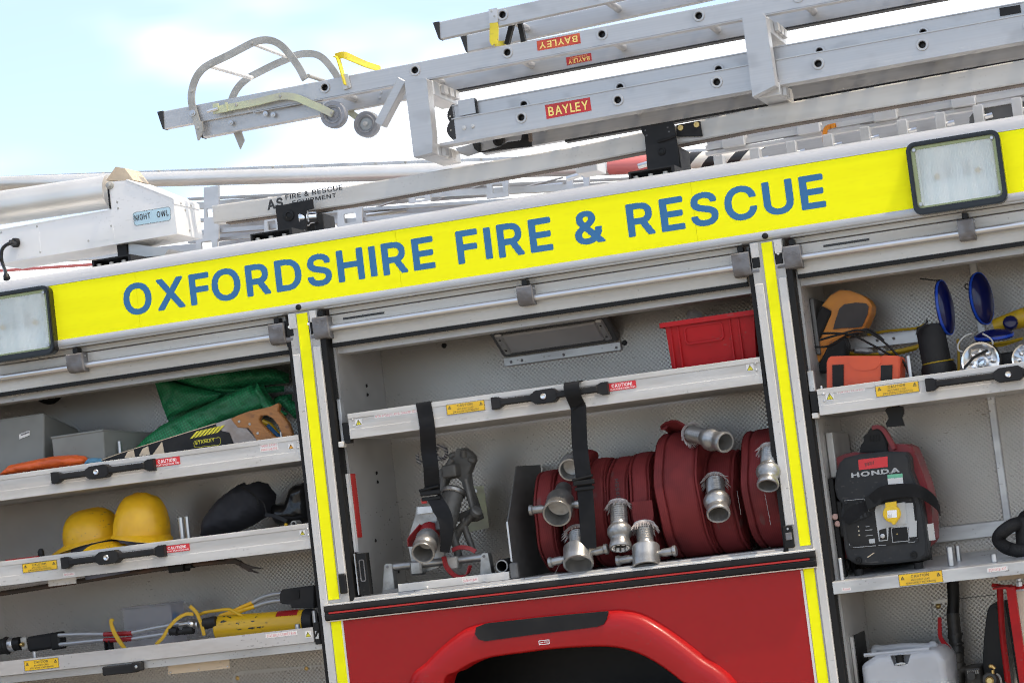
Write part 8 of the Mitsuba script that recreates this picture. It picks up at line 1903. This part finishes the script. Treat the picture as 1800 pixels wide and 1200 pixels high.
for pp in ([(0.0108, 0.4000, 3.2207), (-0.0012, 0.4000, 3.1903), (-0.0170, 0.4000, 3.1508)], [(0.0409, 0.3800, 3.2145), (0.0450, 0.3800, 3.1751), (0.0474, 0.3800, 3.1361)]):
    part(UL, 'pawl', strip(pp, (1, 0, 0.2), 0.015, 0.020, 4), 'mat_black_soft', 20, label='black pawl under the upper ladder')

# two-part extension ladder
EL = thing('extension_ladder', 'two part aluminium extension ladder with a large red maker label', 'ladder')
lx = -0.205
zl = lambda x: 2.8835 + (x - 0.03) * 0.0075
zl2 = lambda x: 2.9330 + (x - 0.03) * 0.0050
H3 = 0.074
xe = (0.0314, 0.3000, 2.8834)[0]
stile(EL, lx, zl(lx), 1.95, zl(1.95), YL0 - 0.004, YL1 - 0.004, H3, holes=[(xe + 0.3272 * k, zl(xe + 0.3272 * k) - 0.0005, 0.0125) for k in range(6)])
stile(EL, lx + 0.01, zl(lx) - 0.006, 1.95, zl(1.95) - 0.006, YLF - 0.015, YLF + 0.015, 0.090)
part(EL, 'rubbing_strip', loft([[(x_, YLF - 0.020, zl(x_) - 0.0515), (x_, YLF + 0.016, zl(x_) - 0.0515), (x_, YLF + 0.016, zl(x_) - 0.059), (x_, YLF - 0.020, zl(x_) - 0.059)] for x_ in (lx + 0.3, 1.95)]), 'mat_caps', False)
stile(EL, lx - 0.005, zl2(lx), 1.95, zl2(1.95), YL1 + 0.002, YL1 + 0.030, 0.074, holes=[(xe + 0.004 + 0.3272 * k, zl2(xe + 0.004 + 0.3272 * k) - 0.003, 0.012) for k in range(6)])
stile(EL, lx - 0.005, zl2(lx), 1.95, zl2(1.95), YLF - 0.06, YLF - 0.032, 0.074)
part(EL, 'foot_flange', cat(loft([[(x_, YL0 - 0.012, zl(x_) - 0.0375), (x_, YL1, zl(x_) - 0.0375), (x_, YL1, zl(x_) - 0.050), (x_, YL0 - 0.012, zl(x_) - 0.0465)] for x_ in (-0.255, 1.95)])), 'mat_alu', 20)
xr = (0.0314, 0.3000, 2.8834)[0]
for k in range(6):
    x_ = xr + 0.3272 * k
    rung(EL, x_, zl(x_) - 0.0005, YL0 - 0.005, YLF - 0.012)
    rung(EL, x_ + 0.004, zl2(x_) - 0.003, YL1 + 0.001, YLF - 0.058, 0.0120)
for (y_, z_, dx) in ((YL0 - 0.006, zl(lx), -0.001), (YL1 + 0.002, zl2(lx) + 0.004, -0.006)):
    n_ = 10
    sec = [[(lx + dx + 0.008, yy, z_ + 0.036)] + [(lx + dx - 0.020 * math.sin(math.pi * t), yy, z_ + 0.036 - 0.072 * t) for t in np.linspace(0, 1, n_)] + [(lx + dx + 0.008, yy, z_ - 0.036)] for yy in (y_, y_ + 0.03)]
    part(EL, 'end_cap', loft(sec), 'mat_caps', 40)
kp = part(EL, 'keeper_plate', prism(sg.Polygon([(-0.1837, 2.9781), (-0.1272, 2.9792), (-0.1271, 2.9285), (-0.1861, 2.9270)]), 0.318, 0.329), 'mat_alu')
part(EL, 'keeper_edge', prism(sg.Polygon([(-0.1259, 2.9760), (-0.1220, 2.9753), (-0.1217, 2.9270), (-0.1256, 2.9276)]), 0.314, 0.330), 'mat_black')
for c in [(-0.1663, 0.2945, 2.8816), (-0.1365, 0.2945, 2.8824)]:
    part(EL, 'rivet', lathe([(0.0075, 0), (0.007, 0.002), (0.0, 0.004)], c, (0, -1, 0), 16), 'mat_alu_bright')
for c in [(-0.2095, 0.2945, 2.9268), (-0.2124, 0.2945, 2.8809)]:
    part(EL, 'screw', lathe([(0.003, 0), (0.002, 0.002), (0, 0.002)], c, (0, -1, 0), 8), 'mat_galv')
sticker(EL, [(0.1153, 2.9101), (0.2676, 2.9099), (0.2684, 2.8662), (0.1159, 2.8637)], YL0 - 0.0042, 'BAYLEY', 'mat_bayley_red', False)
part(EL, 'clip_plate', prism(sg.Polygon([(1.5839, 2.9702), (1.6473, 2.9688), (1.6470, 2.9450), (1.5834, 2.9452)]), 0.326, 0.3315), 'mat_black_soft', label='black clip plate near the right end of the ladder')
# pawl and rope gear under the ladder
PG = thing('ladder_pawl', 'black pawl and pulley gear hanging under the extension ladder', 'pawl')
part(PG, 'plate', prism(sg.Polygon([(-0.2685, 2.8571), (-0.2460, 2.8574), (-0.2048, 2.8623), (-0.1805, 2.8622), (-0.0960, 2.8599), (-0.0832, 2.8656), (-0.0316, 2.8609), (-0.0354, 2.8461), (-0.0851, 2.8504), (-0.0939, 2.8441), (-0.1096, 2.8312), (-0.1805, 2.8292), (-0.2301, 2.8217), (-0.2646, 2.8390)]), 0.50, 0.506), 'mat_alu', False)
part(PG, 'cam', prism(sg.Polygon([(-0.2039, 2.8589), (-0.1776, 2.8585), (-0.1809, 2.8261), (-0.1894, 2.8294), (-0.2001, 2.8408)]), 0.485, 0.497, 0.003), 'mat_caps', 30)
part(PG, 'pulley', lathe([(0, 0), (0.0095, 0), (0.0095, -0.004), (0.019, -0.002), (0.02, 0.004), (0.02, 0.014), (0, 0.014)], np.array((-0.1089, 0.4750, 2.8531)), (0, 1, 0), 22), 'mat_black_soft')
part(PG, 'arm', prism(sg.Polygon([(-0.0972, 2.8281), (-0.0740, 2.8378), (-0.0241, 2.8373), (-0.0190, 2.8557), (-0.0000, 2.8545), (0.0107, 2.8450), (0.0096, 2.8106), (-0.1006, 2.8171), (-0.1667, 2.8182), (-0.1662, 2.8220)]), 0.45, 0.462, 0.003), 'mat_black_soft', 30)
part(PG, 'rust_block', prism(sg.Polygon([(0.0064, 2.8534), (0.0172, 2.8535), (0.0162, 2.8269), (0.0059, 2.8266)]), 0.44, 0.452), 'mat_rust')

# lighting mast
LM = part(FE, 'light_mast', prism(sg.Polygon([(-1.4177, 2.8777), (-1.4077, 2.8900), (-1.3450, 2.8844), (-1.1824, 2.7951), (-1.1814, 2.6765), (-1.3637, 2.6762), (-1.8828, 2.6754), (-1.8695, 2.7924), (-1.4281, 2.7966), (-1.4191, 2.7996)]), 0.20, 0.2035), 'mat_white', False, label='white housing of the folded light mast')
fa, fb = np.array((-1.1824, 0.2000, 2.7951)), np.array((-1.1814, 0.2000, 2.6765))
back = 0.40
top0, top1 = np.array((-1.3450, 0.2000, 2.8844)), np.array((-1.3637, 0.2000, 2.6762))
end = [(fa[0], 0.2036, fa[2]), (fb[0], 0.2036, fb[2]), (fb[0] + 0.0, back, fb[2] - 0.0), (fa[0] + 0.0, back, fa[2])]
part(LM, 'end_cover', trimesh.convex.convex_hull(np.array([(q[0] + dx_, q[1], q[2]) for q in end for dx_ in (-0.003, 0.0)])), 'mat_white', False)
part(LM, 'sloping_cover', trimesh.convex.convex_hull(np.array([(q[0], y_, q[2] + dz_) for q in (top0, fa) for y_ in (0.196, back) for dz_ in (0.0, 0.004)])), 'mat_white', False)
part(LM, 'end_flange', trimesh.convex.convex_hull(np.array([(fa[0] + dx_, y_, fa[2] + dz_) for dx_ in (0.0005, 0.003) for y_ in (0.197, back) for dz_ in (-0.017, 0.0)])), 'mat_white', False)
part(LM, 'bottom_cover', trimesh.convex.convex_hull(np.array([(q[0], y_, q[2] + dz_) for q in (top1, fb) for y_ in (0.2036, back) for dz_ in (0.0005, 0.003)])), 'mat_white', False)
m0_, m1_ = np.array((-1.8828, 0.2000, 2.6754)), np.array((-1.3637, 0.2000, 2.6762))
part(LM, 'beam_underside', trimesh.convex.convex_hull(np.array([(q[0], y_, q[2] + dz_) for q in (m0_, m1_) for y_ in (0.2036, back) for dz_ in (0.0005, 0.003)])), 'mat_white', False)
part(LM, 'beam_top', trimesh.convex.convex_hull(np.array([(q[0], y_, q[2] - dz_) for q in (np.array((-1.8695, 0.2000, 2.7924)), np.array((-1.4281, 0.2000, 2.7966))) for y_ in (0.197, back) for dz_ in (0.0, 0.003)])), 'mat_white', False)
part(LM, 'rear_wall', prism(sg.Polygon([(-1.4080, 2.8870), (-1.3450, 2.8844), (-1.1824, 2.7951), (-1.1814, 2.6765), (-1.3637, 2.6762), (-1.8828, 2.6754), (-1.8695, 2.7924), (-1.4191, 2.7996)]), back + 0.0005, back + 0.003), 'mat_white', False)
part(LM, 'name_plate', prism(sg.Polygon([(-1.3354, 2.7684), (-1.3264, 2.7722), (-1.2039, 2.7721), (-1.1961, 2.7666), (-1.1984, 2.7308), (-1.2056, 2.7254), (-1.3270, 2.7264), (-1.3340, 2.7318)]), 0.1988, 0.2, 0.0), 'mat_pale_blue', False, label='pale blue plate reading NIGHT OWL')
fr2 = sg.Polygon([(-1.3354, 2.7684), (-1.3264, 2.7722), (-1.2039, 2.7721), (-1.1961, 2.7666), (-1.1984, 2.7308), (-1.2056, 2.7254), (-1.3270, 2.7264), (-1.3340, 2.7318)])
part(LM, 'plate_print', cat(prism(fr2.difference(fr2.buffer(-0.0012)), 0.1984, 0.1988), slanted('NIGHT', np.array((-1.3309, 0.2000, 2.7417)), np.array((-1.2717, 0.2000, 2.7434)), 0.0205, 0.1988), slanted('OWL', np.array((-1.2474, 0.2000, 2.7414)), np.array((-1.2037, 0.2000, 2.7419)), 0.0205, 0.1988)), 'mat_print_black', False, label='black lettering NIGHT OWL')
for c in [(-1.3885, 0.1998, 2.8165), (-1.3881, 0.1998, 2.7956), (-1.4203, 0.1998, 2.7398), (-1.5107, 0.1998, 2.7019), (-1.6980, 0.1998, 2.7807), (-1.6961, 0.1998, 2.6915), (-1.8364, 0.1998, 2.7799)]:
    part(LM, 'screw', lathe([(0.0042, 0), (0.0036, 0.0016), (0, 0.002)], c, (0, -1, 0), 10), 'mat_galv')
for c in ((fa[0] + 0.0035, 0.25, fa[2] - 0.010), (fa[0] + 0.0035, 0.33, fa[2] - 0.010), (fb[0] + 0.001, 0.3, fb[2] + 0.02), (fa[0] + 0.001, 0.285, fa[2] - 0.03)):
    part(LM, 'screw', lathe([(0.0042, 0), (0.0036, 0.0016), (0, 0.002)], c, (1, 0, 0), 10), 'mat_galv')
part(LM, 'access_panel', prism(sg.Polygon([(-1.5147, 2.7513), (-1.4148, 2.7468), (-1.4121, 2.6965), (-1.5137, 2.6976)]), 0.1990, 0.2), 'mat_white', False)
part(LM, 'access_panel', prism(sg.Polygon([(-1.8707, 2.7816), (-1.6925, 2.7786), (-1.6927, 2.6800), (-1.8823, 2.6798)]), 0.1990, 0.2), 'mat_white', False)
part(LM, 'pivot', cat(lathe([(0.0135, 0), (0.0125, 0.008), (0.008, 0.009), (0.008, 0.018), (0, 0.02)], np.array((-1.4082, 0.2000, 2.8770)), (0, -1, 0), 18)), 'mat_galv')
part(LM, 'pivot_slot', prism(sg.Polygon([(-1.4186, 2.8820), (-1.4130, 2.8725), (-1.4133, 2.7964), (-1.4186, 2.7994)]), 0.1955, 0.1998), 'mat_black', False)
mz0, mz1 = np.array((-2.0808, 0.2900, 2.8866)), np.array((-1.4556, 0.2900, 2.8734))
part(LM, 'mast_tube', cyl(mz0, mz1, 0.0585, 40), 'mat_tube', 40, label='thick pale mast tube')
part(LM, 'tan_cover', prism(sg.Polygon([(-1.4415, 2.9045), (-1.4007, 2.9449), (-1.3683, 2.9353), (-1.3401, 2.8901), (-1.3741, 2.8938)]).buffer(0), 0.24, 0.36), 'mat_tan', False, label='tan end plate above the mast housing')
part(LM, 'stand', box((-1.4233, 0.2400, 2.6646)[0], (-1.3881, 0.2400, 2.6593)[0], 0.23, 0.28, 2.5895, (-1.4049, 0.2400, 2.6792)[2], 0.002), 'mat_black_soft')
part(LM, 'foot_box', trimesh.convex.convex_hull(np.array([(q[0], y_, q[2]) for q in [(-1.3834, 0.2400, 2.6795), (-1.2391, 0.2400, 2.6369), (-1.2555, 0.2400, 2.6177), (-1.3879, 0.2400, 2.6288)] for y_ in (0.24, 0.38)])), 'mat_alu_bright', False)
part(LM, 'cable', tube([(-1.7733, 0.0800, 2.6092), (-1.7802, 0.1000, 2.6268), (-1.8090, 0.1400, 2.6578), (-1.8133, 0.1400, 2.6846), (-1.8079, 0.1400, 2.7100), (-1.7943, 0.1400, 2.7232), (-1.7742, 0.1400, 2.7289), (-1.7714, 0.1700, 2.7310)], 0.0062, 12), 'mat_black_gloss')
part(LM, 'cable_gland', cyl((-1.7697, 0.0850, 2.6025), (-1.7743, 0.0900, 2.6165), 0.0125, 16, 0.010), 'mat_black')
part(LM, 'cable_gland', cat(lathe([(0.016, 0), (0.016, 0.016), (0.010, 0.02), (0.010, 0.03), (0, 0.03)], np.array((-1.7782, 0.1990, 2.7366)), (-0.5, -1, 0), 18)), 'mat_black')

# second aluminium ladder on the far side of the roof, with its block spacers
SL = thing('storage_ladder', 'aluminium ladder with square spacer blocks lying on the far side of the roof', 'ladder')
YF = 1.25
def rail(parent, name, p, q, h, y0, y1, m, label=None):
    return part(parent, name, loft([[(r_[0], y0, r_[2] - h / 2), (r_[0], y0, r_[2] + h / 2), (r_[0], y1, r_[2] + h / 2), (r_[0], y1, r_[2] - h / 2)] for r_ in (p, q)]), m, 20, label)
rail(SL, 'upper_rail', np.array((0.4238, 1.2700, 2.8685)), np.array((1.6344, 1.2700, 2.8632)), 0.040, 1.29, 1.33, 'mat_alu')
rail(SL, 'middle_rail', np.array((0.4240, 1.2500, 2.8344)), np.array((1.6339, 1.2500, 2.8471)), 0.018, 1.25, 1.285, 'mat_alu_bright')
rail(SL, 'lower_rail', np.array((0.4213, 1.2500, 2.8138)), np.array((1.6304, 1.2500, 2.8211)), 0.012, 1.25, 1.285, 'mat_alu_bright')
for k in range(9):
    p_ = np.array((0.8046, 1.2500, 2.8497)) + (np.array((1.3499, 1.2500, 2.8555)) - np.array((0.8046, 1.2500, 2.8497))) * (k - 3) / 2
    part(SL, 'spacer_block', box(p_[0] - 0.040, p_[0] + 0.040, 1.22, 1.34, p_[2] - 0.028, p_[2] + 0.022, 0.002), 'mat_alu_bright')
    part(SL, 'rung', cyl((p_[0] - 0.10, 1.30, p_[2] - 0.028), (p_[0] - 0.045, 1.30, p_[2] - 0.020), 0.010, 12), 'mat_chrome')
for k in range(10):
    p_ = np.array((1.0036, 1.2000, 2.7777)) + (np.array((1.2669, 1.2000, 2.7850)) - np.array((1.0036, 1.2000, 2.7777))) * (k - 4) / 2
    part(SL, 'post', box(p_[0] - 0.017, p_[0] + 0.017, 1.19, 1.24, p_[2] - 0.06, p_[2] + 0.030, 0.002), 'mat_alu_bright')
    part(SL, 'post_pin', cyl((p_[0] + 0.018, 1.215, p_[2] - 0.012), (p_[0] + 0.045, 1.215, p_[2] - 0.008), 0.009, 12), 'mat_chrome')
part(SL, 'side_plate', prism(sg.Polygon([(1.3601, 2.7908), (1.3841, 2.8135), (1.6549, 2.8184), (1.6447, 2.7431), (1.3573, 2.7698)]), 1.26, 1.27), 'mat_dark_alu', False)
part(SL, 'back_plate', prism(sg.Polygon([(0.5593, 2.8269), (0.7586, 2.8914), (1.6382, 2.8885), (1.6212, 2.7623), (0.5507, 2.7605)]), 1.5, 1.51), 'mat_alu', False)
solo('orange_lashing', strip([(0.9000, 1.2400, 2.8379), (0.8667, 1.2400, 2.8326), (0.8553, 1.2400, 2.8073), (0.8548, 1.2400, 2.7829)], (1, 0, 0.1), 0.016, 0.004), 'mat_orange', 'orange lashing round the ladder on the far side of the roof', 'lashing', 30)

# a second fire engine's turntable ladder rising behind the roof
TL = thing('turntable_ladder', 'pale lattice ladder of another fire engine behind the roof', 'turntable ladder')
t0_, t1_ = np.array((-3.8104, 3.0000, 3.5547)), np.array((-0.2520, 3.0000, 3.0763))
part(TL, 'handrail_tube', cyl(t0_, t1_, 0.0345, 26), 'mat_tube', 40)
rail(TL, 'rivet_strip', np.array((-3.8195, 3.0200, 3.5834)), np.array((-0.2495, 3.0200, 3.1364)), 0.013, 3.02, 3.035, 'mat_alu')
rail(TL, 'right_strip', np.array((-0.0672, 3.0000, 3.1144)), np.array((1.1714, 3.0000, 2.9610)), 0.024, 3.05, 3.06, 'mat_alu_bright')
for q in (0.02, 0.12, 0.19, 0.28, 0.36, 0.40, 0.44, 0.52, 0.56, 0.66, 0.70, 0.8):
    c = np.array((-3.8195, 3.0200, 3.5834)) * (1 - q) + np.array((-0.2495, 3.0200, 3.1364)) * q
    part(TL, 'rivet', lathe([(0.0065, 0), (0.005, 0.004), (0, 0.005)], (c[0], 3.02, c[2] + 0.001), (0, -1, 0), 8), 'mat_galv')
rail(TL, 'middle_rail', np.array((-2.4990, 3.0000, 3.1185)), np.array((-0.1926, 3.0000, 2.9356)), 0.020, 3.0, 3.05, 'mat_alu')
rail(TL, 'inner_rail', np.array((-2.4428, 3.1000, 3.2537)), np.array((-0.2086, 3.1000, 3.0069)), 0.030, 3.1, 3.14, 'mat_alu_bright')
rail(TL, 'inner_rail', np.array((-2.4510, 3.1000, 3.1847)), np.array((-0.2128, 3.1000, 2.9745)), 0.014, 3.1, 3.14, 'mat_alu')
for q in ([(-2.3472, 3.2809), (-2.1004, 3.2585), (-2.1087, 3.1892), (-2.3562, 3.2058)], [(-2.0395, 3.2326), (-1.7482, 3.2085), (-1.7553, 3.1504), (-2.0465, 3.1741)], [(-1.6282, 3.1869), (-1.3986, 3.1695), (-1.4044, 3.1224), (-1.6343, 3.1370)], [(-1.2932, 3.1609), (-1.0215, 3.1390), (-1.0276, 3.0899), (-1.2993, 3.1113)], [(-0.9182, 3.1306), (-0.6440, 3.1079), (-0.6492, 3.0669), (-0.9234, 3.0893)], [(-2.3600, 3.1736), (-1.7578, 3.1293), (-1.7655, 3.0660), (-2.3683, 3.1039)], [(-1.6368, 3.1159), (-1.0302, 3.0692), (-1.0360, 3.0226), (-1.6433, 3.0633)], [(-2.3705, 3.0851), (-2.0935, 3.0730), (-2.1018, 3.0038), (-2.3785, 3.0182)], [(-2.9195, 3.1267), (-2.4878, 3.0947), (-2.4954, 3.0302), (-2.9278, 3.0561)]):
    part(TL, 'side_plate', prism(sg.Polygon(q), 3.25, 3.26), 'mat_alu', False)
rail(TL, 'inner_rail', np.array((-2.4842, 3.2000, 3.3028)), np.array((-0.2287, 3.2000, 3.0465)), 0.012, 3.2, 3.22, 'mat_alu')
rail(TL, 'inner_rail', np.array((-2.4399, 3.0500, 3.0789)), np.array((-0.5958, 3.0500, 2.9453)), 0.014, 3.05, 3.08, 'mat_alu_bright')
rail(TL, 'inner_rail', np.array((-2.4464, 3.0500, 3.0235)), np.array((-1.1318, 3.0500, 2.9456)), 0.010, 3.05, 3.08, 'mat_alu')
rail(TL, 'lower_rail', np.array((-3.6040, 3.1000, 3.1453)), np.array((-2.4097, 3.1000, 3.0381)), 0.020, 3.1, 3.14, 'mat_alu_bright')
rail(TL, 'red_rail', np.array((-3.7213, 3.3000, 3.1407)), np.array((-2.9511, 3.3000, 3.0744)), 0.012, 3.3, 3.32, 'mat_pink', 'pinkish red rail low on the ladder behind')
rail(TL, 'red_rail', np.array((-3.7750, 3.3000, 3.5097)), np.array((-2.9691, 3.3000, 3.4448)), 0.020, 3.3, 3.32, 'mat_pink', 'pinkish red rail beside the mast tube')
posts = [([(-2.2962, 3.3044), (-2.2214, 3.3032), (-2.2506, 3.0576), (-2.3254, 3.0584)]), ([(-2.0121, 3.1403), (-1.9357, 3.1390), (-1.9509, 3.0122), (-2.0273, 3.0132)]), ([(-1.6542, 3.0979), (-1.5348, 3.0976), (-1.5464, 3.0029), (-1.6651, 3.0080)]), ([(-1.3056, 3.1268), (-1.2018, 3.1285), (-1.2083, 3.0752), (-1.3119, 3.0758)]), ([(-0.9368, 3.1097), (-0.8350, 3.1115), (-0.8444, 3.0361), (-0.9456, 3.0391)]), ([(-0.5695, 3.0768), (-0.4646, 3.0778), (-0.4735, 3.0081), (-0.5777, 3.0119)]), ([(-2.3624, 3.0879), (-2.2531, 3.0846), (-2.2662, 2.9750), (-2.3751, 2.9806)]), ([(-1.2930, 2.9848), (-1.1840, 2.9861), (-1.1887, 2.9481), (-1.2971, 2.9518)])]
for q in posts:
    g = sg.Polygon(q)
    c = g.centroid
    w_ = (g.bounds[2] - g.bounds[0]) * 0.22
    g2 = g.difference(rrect(c.x - w_, c.x + w_, c.y - 0.018, c.y + 0.024, 0.006))
    part(TL, 'lattice_plate', prism(g2, 2.975, 2.99), 'mat_alu_bright', False)
part(TL, 'strut', cat([tube([np.array(p0), np.array(p1)], 0.005, 6, 0) for p0, p1 in zip([(-2.3391, 3.2000, 3.1576), (-2.0085, 3.2000, 3.1203), (-1.6101, 3.2000, 3.1070), (-1.2466, 3.2000, 3.1033), (-0.8909, 3.2000, 3.0920), (-1.8424, 3.2000, 3.0680)], [(-2.0881, 3.2000, 3.1812), (-1.7481, 3.2000, 3.1391), (-1.3809, 3.2000, 3.1429), (-1.0216, 3.2000, 3.1390), (-0.6450, 3.2000, 3.1130), (-1.5566, 3.2000, 3.0827)])]), 'mat_alu', False, kind='stuff')
for p0, p1 in zip([(-2.2539, 3.1200, 3.1993), (-1.9809, 3.1200, 3.0687), (-1.5690, 3.1200, 3.0770), (-1.2044, 3.1200, 3.1070), (-0.8539, 3.1200, 3.0778)], [(-2.0531, 3.1200, 3.1842), (-1.7272, 3.1200, 3.0485), (-1.3742, 3.1200, 3.0732), (-1.0010, 3.1200, 3.0932), (-0.6273, 3.1200, 3.0678)]):
    part(TL, 'rung_bar', cyl(p0, p1, 0.012, 10), 'mat_chrome')
part(TL, 'pink_sleeve', cyl((-0.3662, 2.9500, 3.0915), (-0.1882, 2.9500, 3.0728), 0.0385, 26, b=0.004), 'mat_pink', label='pink sleeve on the tube of the ladder behind')
part(TL, 'pink_plate', prism(sg.Polygon([(-0.3649, 3.1465), (-0.2026, 3.1403), (-0.2064, 3.1107), (-0.3680, 3.1217)]), 2.99, 3.0), 'mat_pink', False)
def stripes(p, n, uv):
    return MIX((0.66, 0.62, 0.54), (0.015, 0.015, 0.016), SS(0.70, 0.72, dr.abs(dr.sin((p.x * 1.0 - p.z * 1.15) * 26.5 + 0.55))))
mat('mat_stripes', mikit.proc(stripes), 0.45)
part(TL, 'striped_tube', cyl((-0.1828, 2.9500, 3.0745), (0.7487, 2.9500, 2.9851), 0.036, 26), 'mat_stripes', 40, label='cream tube with black slanting bands')
part(TL, 'chassis', box(-2.6, 1.2, 3.6, 5.6, 0.6, 2.62, 0.03), 'mat_concrete', label='body of the fire engine behind')
part(TL, 'rest', box(0.2, 0.35, 3.1, 3.4, 2.3, 2.86, 0.01), 'mat_alu')
